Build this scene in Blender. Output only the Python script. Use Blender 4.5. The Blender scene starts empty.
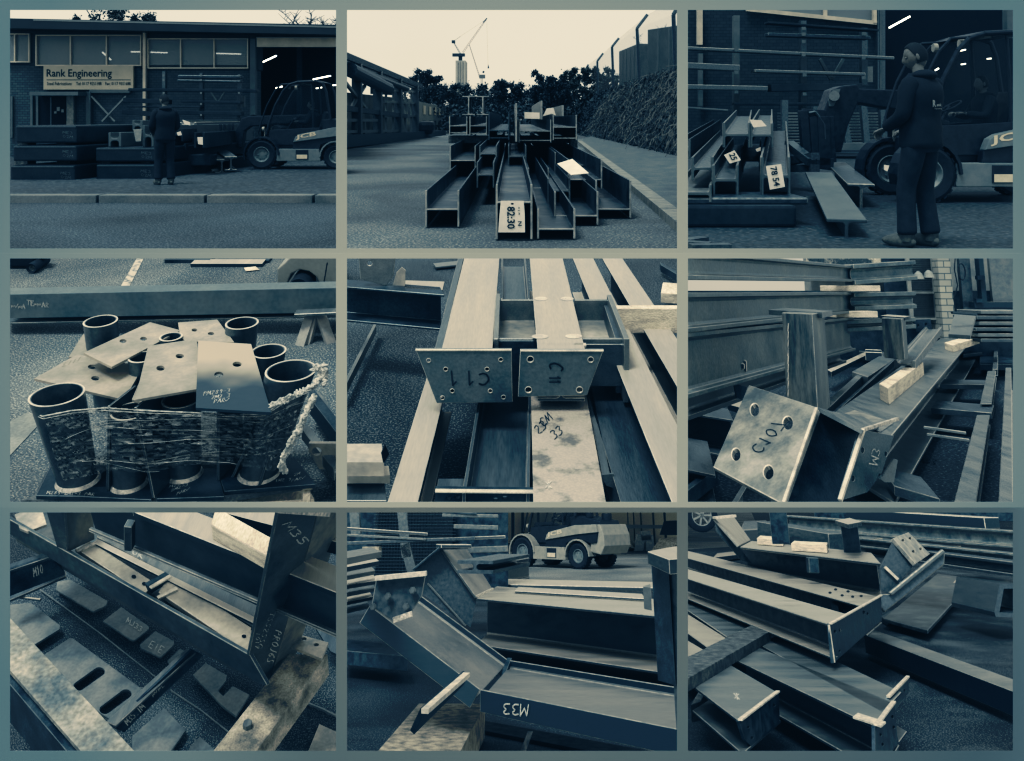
import bpy, bmesh, math, random
from mathutils import Vector, Matrix, Euler
random.seed(7)
R = math.radians
sc = bpy.context.scene
COL = sc.collection
FL, PX, PY = 900.0, 512.0, 118.0          # focal length and principal point of the camera, in pixels
CAM = Vector((0, 0, 1.6))
# ------------------------------------------------------------------ camera, world, sun
cd = bpy.data.cameras.new('camera'); cam = bpy.data.objects.new('camera', cd); COL.objects.link(cam)
cam.location = CAM; cam.rotation_euler = (R(90), 0, 0)
cd.sensor_width = 36; cd.lens = 36 * FL / 1024; cd.shift_y = -(380.5 - PY) / 1024; cd.clip_start = .05; cd.clip_end = 6000
sc.camera = cam
w = bpy.data.worlds.new('World'); sc.world = w; w.use_nodes = True
nt = w.node_tree; N = nt.nodes; L = nt.links; N.clear()
out = N.new('ShaderNodeOutputWorld'); bg = N.new('ShaderNodeBackground'); bg2 = N.new('ShaderNodeBackground'); add = N.new('ShaderNodeAddShader')
sky = N.new('ShaderNodeTexSky'); sky.sky_type = 'NISHITA'; sky.sun_disc = False
SUN_EL, SUN_AZ = 66, -140
sky.sun_elevation = R(SUN_EL); sky.sun_rotation = R(SUN_AZ)
hs = N.new('ShaderNodeHueSaturation'); hs.inputs['Saturation'].default_value = .15
L.new(sky.outputs[0], hs.inputs['Color']); L.new(hs.outputs[0], bg.inputs[0]); bg.inputs[1].default_value = .05
tc = N.new('ShaderNodeTexCoord'); sep = N.new('ShaderNodeSeparateXYZ'); L.new(tc.outputs['Generated'], sep.inputs[0])
rmp = N.new('ShaderNodeMapRange'); rmp.inputs['From Min'].default_value = -.8; rmp.inputs['From Max'].default_value = -.2
L.new(sep.outputs['Z'], rmp.inputs[0])
cr = N.new('ShaderNodeValToRGB'); cr.color_ramp.elements[0].color = (.05, .07, .085, 1); cr.color_ramp.elements[1].color = (.66, .62, .54, 1)
cn = N.new('ShaderNodeTexNoise'); cn.inputs['Scale'].default_value = 3.0; cn.inputs['Detail'].default_value = 4
cmx = N.new('ShaderNodeMixRGB'); cmx.blend_type = 'MULTIPLY'; cmx.inputs[0].default_value = .3
L.new(tc.outputs['Generated'], cn.inputs['Vector'])
L.new(rmp.outputs[0], cr.inputs[0]); L.new(cr.outputs[0], cmx.inputs[1]); L.new(cn.outputs[0], cmx.inputs[2])
L.new(cmx.outputs[0], bg2.inputs[0]); bg2.inputs[1].default_value = .90
L.new(bg.outputs[0], add.inputs[0]); L.new(bg2.outputs[0], add.inputs[1]); L.new(add.outputs[0], out.inputs[0])
sd = bpy.data.lights.new('sun', 'SUN'); sd.energy = 2.2; sd.angle = R(18); sd.color = (1, .96, .9)
so = bpy.data.objects.new('sun', sd); COL.objects.link(so)
az = R(SUN_AZ); el = R(SUN_EL)
sv = Vector((math.sin(az) * math.cos(el), math.cos(az) * math.cos(el), math.sin(el)))
so.rotation_euler = sv.to_track_quat('Z', 'Y').to_euler(); so.location = (0, 0, 30)
sc.view_settings.view_transform = 'Standard'; sc.view_settings.look = 'None'; sc.view_settings.exposure = 0
def lin(v):
    v /= 255.; return v / 12.92 if v <= .04045 else ((v + .055) / 1.055) ** 2.4
# the photographs are blue-and-cream toned prints: one tone curve for the whole picture
sc.view_settings.use_curve_mapping = True
cmp_ = sc.view_settings.curve_mapping
TONE = [(0, 40, 72, 110, 160, 215, 255), ((2, 7, 25, 80, 163, 228, 248), (8, 20, 43, 97, 168, 220, 240), (14, 32, 58, 108, 163, 203, 222))]
for ci in range(3):
    c = cmp_.curves[ci]; pts = list(zip(TONE[0], TONE[1][ci]))
    c.points[0].location = (0, lin(pts[0][1])); c.points[-1].location = (1, lin(pts[-1][1]))
    for a, b in pts[1:-1]: c.points.new(lin(a), lin(b))
    for q in c.points: q.handle_type = 'VECTOR'
cmp_.update()
# ------------------------------------------------------------------ materials
def mat(name, c1, c2=None, scale=6, rough=.6, metal=0., bump=0., stretch=(1, 1, 1), fine=0., spec=.5, lo=.35, hi=.65, fscale=None, emit=None, alpha=None, side=None):
    m = bpy.data.materials.new(name); m.use_nodes = True
    n = m.node_tree.nodes; l = m.node_tree.links; b = n['Principled BSDF']
    c2 = c2 or c1
    tcn = n.new('ShaderNodeTexCoord'); mp = n.new('ShaderNodeMapping'); mp.inputs['Scale'].default_value = stretch
    l.new(tcn.outputs['Object'], mp.inputs[0])
    t = n.new('ShaderNodeTexNoise'); t.inputs['Scale'].default_value = scale; t.inputs['Detail'].default_value = 8; t.inputs['Roughness'].default_value = .62
    l.new(mp.outputs[0], t.inputs['Vector'])
    r = n.new('ShaderNodeValToRGB'); r.color_ramp.elements[0].position = lo; r.color_ramp.elements[1].position = hi
    r.color_ramp.elements[0].color = (*c1, 1); r.color_ramp.elements[1].color = (*c2, 1)
    l.new(t.outputs['Fac'], r.inputs[0]); col = r.outputs[0]
    f = n.new('ShaderNodeTexNoise'); f.inputs['Scale'].default_value = fscale or scale * 14; f.inputs['Detail'].default_value = 3
    l.new(mp.outputs[0], f.inputs['Vector'])
    if fine:
        mr = n.new('ShaderNodeMapRange'); mr.inputs[1].default_value = .3; mr.inputs[2].default_value = .7
        mr.inputs[3].default_value = 1 - fine; mr.inputs[4].default_value = 1 + fine
        l.new(f.outputs['Fac'], mr.inputs[0])
        mm = n.new('ShaderNodeVectorMath'); mm.operation = 'SCALE'; l.new(col, mm.inputs[0]); l.new(mr.outputs[0], mm.inputs['Scale']); col = mm.outputs[0]
    if side:                       # shade put into the colour: upward faces stay pale, flanks are darkened
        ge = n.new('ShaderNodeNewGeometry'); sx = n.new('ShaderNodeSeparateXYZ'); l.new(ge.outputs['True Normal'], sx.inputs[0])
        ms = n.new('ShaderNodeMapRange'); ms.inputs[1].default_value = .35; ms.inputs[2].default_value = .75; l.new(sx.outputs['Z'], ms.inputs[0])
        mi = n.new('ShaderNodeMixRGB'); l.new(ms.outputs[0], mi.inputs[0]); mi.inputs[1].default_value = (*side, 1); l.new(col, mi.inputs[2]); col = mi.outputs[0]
    l.new(col, b.inputs['Base Color'])
    b.inputs['Metallic'].default_value = metal; b.inputs['Specular IOR Level'].default_value = spec
    rr = n.new('ShaderNodeMapRange'); rr.inputs[3].default_value = max(.02, rough - .12); rr.inputs[4].default_value = min(1, rough + .14)
    rr.inputs[1].default_value = .35; rr.inputs[2].default_value = .65
    l.new(t.outputs['Fac'], rr.inputs[0]); l.new(rr.outputs[0], b.inputs['Roughness'])
    if bump:
        bu = n.new('ShaderNodeBump'); bu.inputs['Strength'].default_value = bump; bu.inputs['Distance'].default_value = .01
        l.new(f.outputs['Fac'], bu.inputs['Height']); l.new(bu.outputs[0], b.inputs['Normal'])
    if emit:
        b.inputs['Emission Color'].default_value = (*c1, 1); b.inputs['Emission Strength'].default_value = emit
    if alpha is not None:
        b.inputs['Alpha'].default_value = alpha
    return m
M = {}
M['steel'] = mat('steel', (.065, .092, .11), (.145, .17, .18), 2.6, .4, .4, .15, fine=.14, stretch=(5, .5, 5), lo=.3, hi=.7)
M['steel_dark'] = mat('steel_dark', (.018, .034, .048), (.07, .10, .118), 5, .5, .3, .15, fine=.2)
M['steel_mid'] = mat('steel_mid', (.13, .155, .165), (.23, .245, .24), 2.4, .4, .35, .1, fine=.12, stretch=(5, .5, 5), lo=.3, hi=.7)
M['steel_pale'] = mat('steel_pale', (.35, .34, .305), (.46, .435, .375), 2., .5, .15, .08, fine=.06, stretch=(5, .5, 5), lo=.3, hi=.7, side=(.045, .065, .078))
M['blasted'] = mat('blasted', (.20, .215, .21), (.55, .52, .45), 3, .5, .3, .1, fine=.1)
M['edge'] = mat('edge', (.45, .44, .40), (.75, .71, .62), 12, .45, .2, fine=.15)
M['weld'] = mat('weld', (.30, .30, .28), (.8, .76, .68), 30, .4, .4, .3, fine=.2)
M['timber'] = mat('timber', (.40, .37, .31), (.78, .72, .6), 3, .8, 0, .5, stretch=(2, .6, 8), fine=.25, lo=.3, hi=.55)
M['timber_old'] = mat('timber_old', (.15, .15, .13), (.50, .46, .38), 6, .85, 0, .5, fine=.3)
M['timber_dark'] = mat('timber_dark', (.03, .04, .045), (.16, .17, .165), 6, .85, 0, .5, fine=.3)
M['chalk'] = mat('chalk', (.6, .6, .56), rough=.9)
def skip_strokes(m, s, lo_, hi_):      # chalk and marker catch only part of the surface
    n = m.node_tree.nodes; l = m.node_tree.links; t = n.new('ShaderNodeTexCoord'); x = n.new('ShaderNodeTexNoise'); x.inputs['Scale'].default_value = s; x.inputs['Detail'].default_value = 3; l.new(t.outputs['Object'], x.inputs[0])
    r = n.new('ShaderNodeMapRange'); r.inputs[1].default_value = .4; r.inputs[2].default_value = .6; r.inputs[3].default_value = lo_; r.inputs[4].default_value = hi_; l.new(x.outputs['Fac'], r.inputs[0]); l.new(r.outputs[0], n['Principled BSDF'].inputs['Alpha'])
skip_strokes(M['chalk'], 60, .5, 1.)
M['ink'] = mat('ink', (.022, .032, .04), rough=.8)
M['hole'] = mat('hole', (.006, .01, .013), rough=.9)
M['frame'] = mat('frame_paint', (.42, .425, .385), (.44, .44, .395), .003, .7)
def frame_vignette():              # grey paint with the vignette put into its colour, darker and bluer outwards
    m = M['frame']; n = m.node_tree.nodes; l = m.node_tree.links; b = n['Principled BSDF']; src = b.inputs['Base Color'].links[0].from_socket
    t = n.new('ShaderNodeTexCoord'); mp = n.new('ShaderNodeMapping'); mp.inputs['Location'].default_value = (0, 0, .291); mp.inputs['Scale'].default_value = (1 / FL,) * 3; l.new(t.outputs['Object'], mp.inputs[0])
    le = n.new('ShaderNodeVectorMath'); le.operation = 'LENGTH'
    cx = n.new('ShaderNodeSeparateXYZ'); l.new(mp.outputs[0], cx.inputs[0]); cb = n.new('ShaderNodeCombineXYZ'); l.new(cx.outputs[0], cb.inputs[0]); l.new(cx.outputs[2], cb.inputs[1]); l.new(cb.outputs[0], le.inputs[0])
    r = n.new('ShaderNodeMapRange'); r.inputs[1].default_value = .22; r.inputs[2].default_value = .66; l.new(le.outputs['Value'], r.inputs[0])
    x = n.new('ShaderNodeMixRGB'); l.new(r.outputs[0], x.inputs[0]); l.new(src, x.inputs[1]); x.inputs[2].default_value = (.19, .25, .275, 1); l.new(x.outputs[0], b.inputs['Base Color'])
frame_vignette()
# ------------------------------------------------------------------ set frames
class Set:
    """A set stands on its own ground plane; its local frame is x right, y away, z up, metres."""
    def __init__(s, name, rect, yh, H, ox, oy, k, sc_=1.):
        s.name, s.rect, s.H, s.o, s.k = name, rect, H, (ox, oy), k
        yp = oy + yh / k
        d = math.atan((PY - yp) / FL)                  # tilt of the ground towards the camera
        s.M = Matrix.Translation(CAM) @ Matrix.Rotation(d, 4, 'X') @ Matrix.Scale(sc_, 4) @ Matrix.Translation((0, 0, -H))
        s.Mi = s.M.inverted(); s.cam = Vector((0, 0, H)); s.yp = yp
    def px(s, X, Y): return s.o[0] + X / s.k, s.o[1] + Y / s.k
    def ray(s, X, Y):
        x, y = s.px(X, Y)
        return (s.Mi.to_3x3() @ Vector((x - PX, FL, PY - y))).normalized()
    def G(s, X, Y, z=0.):
        d = s.ray(X, Y); return s.cam + d * ((z - s.H) / d.z)
    def W(s, X, Y, y):
        d = s.ray(X, Y); return s.cam + d * (y / d.y)
    def I(s, X, Y, P, n):
        P = Vector(P)
        d = s.ray(X, Y); return s.cam + d * ((P - s.cam).dot(n) / d.dot(n))
    def toX(s, p):
        q = s.M @ Vector(p) - CAM
        return ((PX + FL * q.x / q.y) - s.o[0]) * s.k, ((PY - FL * q.z / q.y) - s.o[1]) * s.k
    def zat(s, p, Y):
        """height at which the vertical through p meets picture row Y"""
        a = 0.; b = 1.
        A = s.M @ Vector((p[0], p[1], 0)) - CAM; n = s.M.to_3x3() @ Vector((0, 0, 1))
        r = PY - (s.o[1] + Y / s.k)
        return (r * A.y - FL * A.z) / (FL * n.z - r * n.y)
    def upp(s, y):          # metres per authored pixel at local depth y
        return y / FL / s.k
P1 = Set('s1', (10, 10, 336, 248), 338, 4.0, 8, 8, 3.084, 3.5)
P2 = Set('s2', (347, 10, 677, 248), 335, 4.0, 344, 8, 3.048, 3.5)
P3 = Set('s3', (688, 10, 1013, 248), 335, 3.0, 684, 8, 3.048, 4.)
P4 = Set('s4', (10, 259, 336, 502), -900, 2.5, 8, 256, 3.069)
P5 = Set('s5', (347, 259, 677, 502), -619, 1.8, 344, 256, 3.048)
P6 = Set('s6', (688, 259, 1013, 502), 88, 1.5, 684, 256, 3.048, .5)
P7 = Set('s7', (10, 513, 336, 751), -2000, 7.0, 8, 508, 3.069, 1.4)
P8 = Set('s8', (347, 513, 677, 751), 15, 3.6, 344, 508, 3.048, 1.3)
P9 = Set('s9', (688, 513, 1013, 751), -20, 4.0, 684, 508, 3.048, 1.3)
ALL = []
# ------------------------------------------------------------------ mesh building
def smooth01(t): return t * t * (3 - 2 * t)
# rolled steel is rubbed bright along its arrises: the bevelled edge faces take a worn finish
WEAR = dict(steel='worn_edge', steel_dark='worn_edge_dark', steel_mid='worn_edge', crank_steel='worn_edge', lower_steel='worn_edge', long_steel='worn_edge', trough_steel='worn_edge', post_steel='worn_edge', stack_steel='worn_edge', steel_face='edge', plate_bright='edge', flange_worn='worn_edge', inner7='edge', slot_plate='worn_edge_dark', post_dark='worn_edge', web7='worn_edge_dark', girder4='worn_edge', steel_pale='edge', wet_plate='worn_edge_dark', base_dark='worn_edge_dark', fin_steel='worn_edge')
M['worn_edge'] = mat('worn_edge', (.22, .24, .235), (.42, .41, .37), 9, .4, .4, fine=.2)
M['worn_edge_dark'] = mat('worn_edge_dark', (.10, .125, .135), (.2, .22, .22), 9, .4, .4, fine=.2)
class MB:
    def __init__(s): s.v = []; s.f = []
    def add(s, vs, fs):
        o = len(s.v); s.v += [Vector(v) for v in vs]; s.f += [tuple(o + i for i in f) for f in fs]; return s
    def box(s, c, size, rot=None):
        x, y, z = [q / 2 for q in size]; c = Vector(c)
        vs = [Vector((a, b, d)) for a in (-x, x) for b in (-y, y) for d in (-z, z)]
        if rot is not None:
            if not isinstance(rot, Matrix): rot = Matrix.Rotation(rot, 3, 'Z')
            vs = [rot @ v for v in vs]
        return s.add([c + v for v in vs], [(0, 1, 3, 2), (4, 6, 7, 5), (0, 4, 5, 1), (2, 3, 7, 6), (0, 2, 6, 4), (1, 5, 7, 3)])
    def bb(s, p, q):
        p = Vector(p); q = Vector(q); return s.box((p + q) / 2, [abs(q[i] - p[i]) for i in range(3)])
    def prism(s, prof, A, B, up=(0, 0, 1), caps=True, mit=0., mit2=0.):
        A = Vector(A); B = Vector(B); d = (B - A).normalized(); up = Vector(up)
        side = d.cross(up).normalized(); v = side.cross(d)
        n = len(prof)
        vs = [P + side * a + v * b + d * (a * m_) for P, m_ in ((A, mit), (B, mit2)) for a, b in prof]
        fs = [(i, (i + 1) % n, n + (i + 1) % n, n + i) for i in range(n)]
        if caps: fs += [tuple(range(n - 1, -1, -1)), tuple(range(n, 2 * n))]
        return s.add(vs, fs)
    def bar(s, A, B, w, h=None, up=(0, 0, 1)):
        h = h or w
        return s.prism([(-w / 2, -h / 2), (w / 2, -h / 2), (w / 2, h / 2), (-w / 2, h / 2)], A, B, up)
    def tube(s, A, B, r, r2=None, n=12, caps=True):
        A = Vector(A); B = Vector(B); r2 = r if r2 is None else r2; d = (B - A).normalized()
        up = Vector((0, 0, 1)) if abs(d.z) < .9 else Vector((1, 0, 0))
        a = d.cross(up).normalized(); b = a.cross(d)
        vs = [P + (a * math.cos(t) + b * math.sin(t)) * q for P, q in ((A, r), (B, r2)) for t in [2 * math.pi * i / n for i in range(n)]]
        fs = [(i, (i + 1) % n, n + (i + 1) % n, n + i) for i in range(n)]
        if caps: fs += [tuple(range(n - 1, -1, -1)), tuple(range(n, 2 * n))]
        return s.add(vs, fs)
    def path(s, pts, r, n=6):
        for a, b in zip(pts, pts[1:]): s.tube(a, b, r, n=n)
        return s
    def lathe(s, c, axis, prof, n=32):
        """prof: (radius, height along the axis) pairs, closed loop"""
        c = Vector(c); ax = Vector(axis).normalized(); up = Vector((0, 0, 1)) if abs(ax.z) < .9 else Vector((1, 0, 0))
        a = ax.cross(up).normalized(); b = a.cross(ax); m = len(prof)
        vs = [c + ax * h + (a * math.cos(t) + b * math.sin(t)) * r for t in [2 * math.pi * i / n for i in range(n)] for r, h in prof]
        fs = [(i * m + j, i * m + (j + 1) % m, ((i + 1) % n) * m + (j + 1) % m, ((i + 1) % n) * m + j) for i in range(n) for j in range(m)]
        return s.add(vs, fs)
    def quad(s, *p): return s.add(p, [tuple(range(len(p)))])
def mesh_obj(S, name, mb, m, parent=None, bevel=0., smooth=False, base=None):
    vs = mb.v
    if parent is not None: base = parent['_b']; base = Vector(base)
    elif base is None:
        base = Vector(((min(v.x for v in vs) + max(v.x for v in vs)) / 2, (min(v.y for v in vs) + max(v.y for v in vs)) / 2, min(v.z for v in vs)))
    me = bpy.data.meshes.new(name); me.from_pydata([v - base for v in vs], [], mb.f); me.validate()
    bm = bmesh.new(); bm.from_mesh(me)
    bmesh.ops.recalc_face_normals(bm, faces=bm.faces)
    if bevel:
        es = [e for e in bm.edges if len(e.link_faces) == 2 and e.calc_face_angle(0) > .6]
        wear = isinstance(m, str) and m in WEAR
        if wear: bevel = max(bevel, .42 * (base - S.cam).length / FL)
        bmesh.ops.bevel(bm, geom=es, offset=bevel, segments=1 if wear else 2, affect='EDGES', profile=.6, clamp_overlap=True, material=1 if wear else -1)
    bm.to_mesh(me); bm.free()
    if smooth:
        for p in me.polygons: p.use_smooth = True
        try: me.set_sharp_from_angle(angle=R(38))
        except Exception: pass
    me.materials.append(M[m] if isinstance(m, str) else m)
    if isinstance(m, str) and m in WEAR: me.materials.append(M[WEAR[m]])
    o = bpy.data.objects.new(name, me); COL.objects.link(o)
    if parent is not None: o.parent = parent
    else: o.matrix_world = S.M @ Matrix.Translation(base)
    o['_b'] = list(base)
    ALL.append((o, S)); return o
def tag(o, label, cat, group=None):
    o['label'] = label; o['category'] = cat
    if group: o['group'] = group
    return o
def thing(S, name, label, cat, base, group=None):
    o = bpy.data.objects.new(name, None); COL.objects.link(o); o.empty_display_size = .1
    o.matrix_world = S.M @ Matrix.Translation(Vector(base)); o['_b'] = list(base)
    return tag(o, label, cat, group)
def struct(S, name, mb, m, **k):
    o = mesh_obj(S, name, mb, m, **k); o['kind'] = 'structure'; return o
def ground(S, name, m, z=0., x=400, y0=.05, y1=4000):
    mb = MB(); mb.quad((-x, y0, z), (x, y0, z), (x, y1, z), (-x, y1, z)); return struct(S, name, mb, m, base=Vector((0, 0, 0)))
def sub(S, name, pts, z, m):       # a sheet on the ground through authored corners
    mb = MB(); mb.quad(*[S.G(a, b, z) for a, b in pts]); return struct(S, name, mb, m)
# ------------------------------------------------------------------ steel sections
def iprof(w, h, tf, tw, r=None):
    r = r if r is not None else tf * .9
    a, b = w / 2, h
    p = [(-a, 0), (a, 0), (a, tf)]
    p += [(tw / 2 + r, tf), (tw / 2 + r * .3, tf + r * .3), (tw / 2, tf + r), (tw / 2, h - tf - r), (tw / 2 + r * .3, h - tf - r * .3), (tw / 2 + r, h - tf)]
    p += [(a, h - tf), (a, h), (-a, h), (-a, h - tf)]
    p += [(-tw / 2 - r, h - tf), (-tw / 2 - r * .3, h - tf - r * .3), (-tw / 2, h - tf - r), (-tw / 2, tf + r), (-tw / 2 - r * .3, tf + r * .3), (-tw / 2 - r, tf), (-a, tf)]
    return [(x, y - h) for x, y in p]                   # top face at 0
def hprof(w, h, tf, tw):           # web horizontal, flanges upright: overall width w, flange height h, top edge at 0
    q = iprof(h, w, tf, tw)        # (along flange, across)
    return [(b + w / 2, a - h / 2) for a, b in q]
def cprof(w, h, t):                # channel with its web at the left, toes to the right
    return [(-w / 2, 0), (-w / 2, -h), (w / 2, -h), (w / 2, -h + t), (-w / 2 + t, -h + t), (-w / 2 + t, -t), (w / 2, -t), (w / 2, 0)]
def lprof(w, h, t):
    return [(-w / 2, 0), (-w / 2, -h), (-w / 2 + t, -h), (-w / 2 + t, -t), (w / 2, -t), (w / 2, 0)]
def rprof(w, h): return [(-w / 2, 0), (-w / 2, -h), (w / 2, -h), (w / 2, 0)]
def edges3(S, nl, nr, fl, z, zf=None):
    """near-left, near-right and far-left corners of a top face at height z -> axis ends and width"""
    A = S.G(*nl, z); B = S.G(*nr, z); F = S.G(*fl, z if zf is None else zf)
    d = (F - A).normalized(); v = B - A; side = v - d * v.dot(d); w_ = side.length; side.normalize()
    edges3.mit = v.dot(d) / w_
    return A + side * w_ / 2 + d * (v.dot(d) / 2), F + side * w_ / 2 + d * (v.dot(d) / 2), w_, side
def girder(S, nl, nr, fl, z, h, kind='i', tf=None, m='steel', name='steel_girder', parent=None, pname=None, zf=None, sq=False, bev=None, label=None, cat='girder', group=None):
    A, B, w_, side = edges3(S, nl, nr, fl, z, zf)
    t = tf or .055 * max(w_, h)
    pr = dict(i=iprof(w_, h, t, t * .7), h=hprof(w_, h, t, t * .7), c=cprof(w_, h, t), r=rprof(w_, h), l=lprof(w_, h, t))[kind]
    up = side.cross((B - A)).normalized()
    if up.z < 0: up = -up
    mt = 0. if sq else edges3.mit
    if sq: A = A - (B - A).normalized() * (edges3.mit * w_ / 2); B = B - (B - A).normalized() * (edges3.mit * w_ / 2)
    if (B - A).normalized().cross(up).dot(side) < 0: mt = -mt
    mt = max(-3., min(3., mt))
    mb = MB().prism(pr, A, B, up, mit=mt, mit2=mt)
    o = mesh_obj(S, pname or name, mb, m, parent, bevel=t * .12 if bev is None else bev)
    if label: tag(o, label, cat, group)
    return o
def seg(S, A, B, prof, up, m, parent=None, name='section', bev=.002, label=None, cat='girder'):
    o = mesh_obj(S, name, MB().prism(prof, A, B, up), m, parent, bevel=bev)
    if label: tag(o, label, cat)
    return o
def circ(c, rx, ry=None, n=18, a0=0):
    ry = ry or rx
    return [(c[0] + rx * math.cos(2 * math.pi * i / n), c[1] + ry * math.sin(2 * math.pi * i / n)) for i in range(n)]
def poly_mb(loops3, nrm, t):
    """flat plate through outer loop and hole loops (3-D points on one plane), t thick along -nrm"""
    bm = bmesh.new(); es = []
    for lp in loops3:
        vs = [bm.verts.new(p) for p in lp]
        es += [bm.edges.new((vs[i], vs[(i + 1) % len(vs)])) for i in range(len(vs))]
    bmesh.ops.triangle_fill(bm, use_beauty=True, edges=es, normal=nrm)
    bmesh.ops.dissolve_limit(bm, angle_limit=.01, verts=bm.verts, edges=[e for e in bm.edges if len(e.link_faces) == 2]) if len(loops3) == 1 else None
    fs = list(bm.faces)
    if t:
        r = bmesh.ops.extrude_face_region(bm, geom=fs)
        nv = [g for g in r['geom'] if isinstance(g, bmesh.types.BMVert)]
        bmesh.ops.translate(bm, verts=nv, vec=-Vector(nrm).normalized() * t)
    bm.verts.index_update()
    mb = MB(); mb.add([v.co.copy() for v in bm.verts], [tuple(v.index for v in f.verts) for f in bm.faces]); bm.free(); return mb
def facing(S, P, n):
    n = Vector(n).normalized(); return n if (S.cam - Vector(P)).dot(n) > 0 else -n
def plate(S, P, n, pts, holes=(), t=.012, m='steel', name='end_plate', parent=None, bev=0., label=None, cat='plate', group=None):
    """plate on the plane (P, n) whose outline and holes are authored on the photograph"""
    n = facing(S, P, n)
    loops = [[S.I(a, b, P, n) for a, b in pts]]
    for h in holes: loops.append([S.I(a, b, P, n) for a, b in (circ(h[:2], *h[2:]) if not isinstance(h[0], tuple) else h)])
    o = mesh_obj(S, name, poly_mb(loops, n, t), m, parent, bevel=bev)
    if label: tag(o, label, cat, group)
    return o
def blob(S, P, n, pts, m, name, parent=None, off=.003, t=0):
    n = facing(S, P, n); P = Vector(P) + n * off
    return mesh_obj(S, name, poly_mb([[S.I(a, b, P, n) for a, b in pts]], n, t), m, parent)
# handwriting: strokes on a unit cell
GL = {'M': [[(0, 0), (.1, 1), (.45, .3), (.8, 1), (.9, 0)]], '3': [[(.1, .9), (.5, 1), (.8, .8), (.4, .55), (.8, .35), (.6, .05), (.1, .05)]],
      '5': [[(.8, 1), (.2, 1), (.15, .6), (.6, .6), (.8, .3), (.5, 0), (.1, .1)]], 'C': [[(.8, .85), (.5, 1), (.15, .7), (.1, .35), (.4, 0), (.8, .12)]],
      '1': [[(.25, .8), (.5, 1), (.5, 0)]], '0': [[(.5, 1), (.15, .7), (.15, .3), (.5, 0), (.8, .3), (.8, .7), (.5, 1)]], '7': [[(.1, 1), (.8, 1), (.35, 0)]],
      '2': [[(.1, .8), (.5, 1), (.8, .75), (.1, 0), (.85, .02)]], '8': [[(.5, .55), (.2, .78), (.5, 1), (.8, .78), (.5, .55), (.15, .25), (.5, 0), (.85, .25), (.5, .55)]],
      '9': [[(.8, .75), (.5, 1), (.2, .75), (.45, .5), (.8, .75), (.6, 0)]], '-': [[(.15, .5), (.8, .5)]], 'P': [[(.15, 0), (.15, 1), (.75, .85), (.7, .55), (.15, .5)]],
      'A': [[(0, 0), (.45, 1), (.85, 0)], [(.2, .4), (.7, .4)]], 'R': [[(.15, 0), (.15, 1), (.75, .85), (.7, .55), (.15, .5), (.8, 0)]], 'E': [[(.8, 1), (.15, 1), (.15, 0), (.8, 0)], [(.15, .5), (.65, .5)]],
      'S': [[(.8, .9), (.4, 1), (.15, .75), (.75, .35), (.6, .02), (.1, .1)]], 'T': [[(0, 1), (.9, 1)], [(.45, 1), (.45, 0)]], 'I': [[(.45, 1), (.45, 0)]], 'L': [[(.2, 1), (.15, 0), (.8, 0)]],
      '=': [[(.15, .65), (.8, .65)], [(.15, .35), (.8, .35)]], '.': [[(.4, 0), (.5, .08)]], 'x': [[(.1, 0), (.8, .9)], [(.1, .9), (.8, 0)], [(.45, -.1), (.45, 1)]], 'O': [[(.5, 1), (.15, .7), (.15, .3), (.5, 0), (.8, .3), (.8, .7), (.5, 1)]],
      'V': [[(.0, 1), (.4, 0), (.85, 1)]], 'K': [[(.15, 1), (.15, 0)], [(.8, 1), (.15, .5), (.8, 0)]], '6': [[(.75, .95), (.3, .7), (.15, .3), (.5, 0), (.8, .25), (.5, .5), (.2, .35)]], '4': [[(.6, 0), (.6, 1), (.05, .35), (.85, .35)]],
      'J': [[(.7, 1), (.7, .2), (.4, 0), (.1, .15)]], 'B': [[(.15, 0), (.15, 1), (.7, .85), (.65, .58), (.15, .52), (.8, .35), (.7, .05), (.15, 0)]], 'm': [[(0, 0), (.1, .55), (.3, .1), (.45, .55), (.65, .1), (.85, .5)]], 'v': [[(0, .5), (.25, 0), (.9, .9)]],
      ' ': []}
def write(S, P, n, text, at, u, v, lw=2.2, m='chalk', parent=None, jit=.05, name='lettering', off=.003):
    """handwriting on a plane: cell width vector u and height vector v are authored on the photograph"""
    n = facing(S, P, n); P = Vector(P) + n * off; mb = MB(); rnd = random.Random(text)
    for i, ch in enumerate(text):
        for st in GL.get(ch, []):
            if ch in '35C0O2869SRPBJmv':
                for _ in range(2): st = [st[0]] + [((a[0] * w1 + b[0] * (1 - w1)), (a[1] * w1 + b[1] * (1 - w1))) for a, b in zip(st, st[1:]) for w1 in (.75, .25)] + [st[-1]]
            sj = [(a + rnd.uniform(-jit, jit) * .3, b + rnd.uniform(-jit, jit) * .3) for a, b in st] if len(st) > 6 else [(a + rnd.uniform(-jit, jit), b + rnd.uniform(-jit, jit)) for a, b in st]
            q = [(at[0] + u[0] * (i + a) + v[0] * b, at[1] + u[1] * (i + a) + v[1] * b) for a, b in sj]
            q = [S.I(a, b, P, n) for a, b in q]
            hw = lw * .42 * (q[0] - S.cam).length / FL / S.k
            for a, b in zip(q, q[1:]):
                d = (b - a)
                if d.length < 1e-6: continue
                e = d.normalized() * hw * .7; c = d.cross(n).normalized() * hw
                mb.quad(a - e - c, b + e - c, b + e + c, a - e + c)
    return mesh_obj(S, name, mb, m, parent)
def timber(S, nl, nr, fl, z, h, label=None, m='timber', cat='timber', name='timber_baulk', group=None):
    return girder(S, nl, nr, fl, z, h, 'r', m=m, name=name, bev=.004 * max(1, S.H / 2), label=label, cat=cat, group=group)
def vbox(S, X0, Y0, X1, Y1, y, t, mb=None):
    """box whose front face spans the authored rectangle on the upright plane at depth y"""
    mb = mb or MB(); a = S.W(X0, Y0, y); b = S.W(X1, Y1, y)
    return mb.bb((a.x, y, a.z), (b.x, y + t, b.z))
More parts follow.
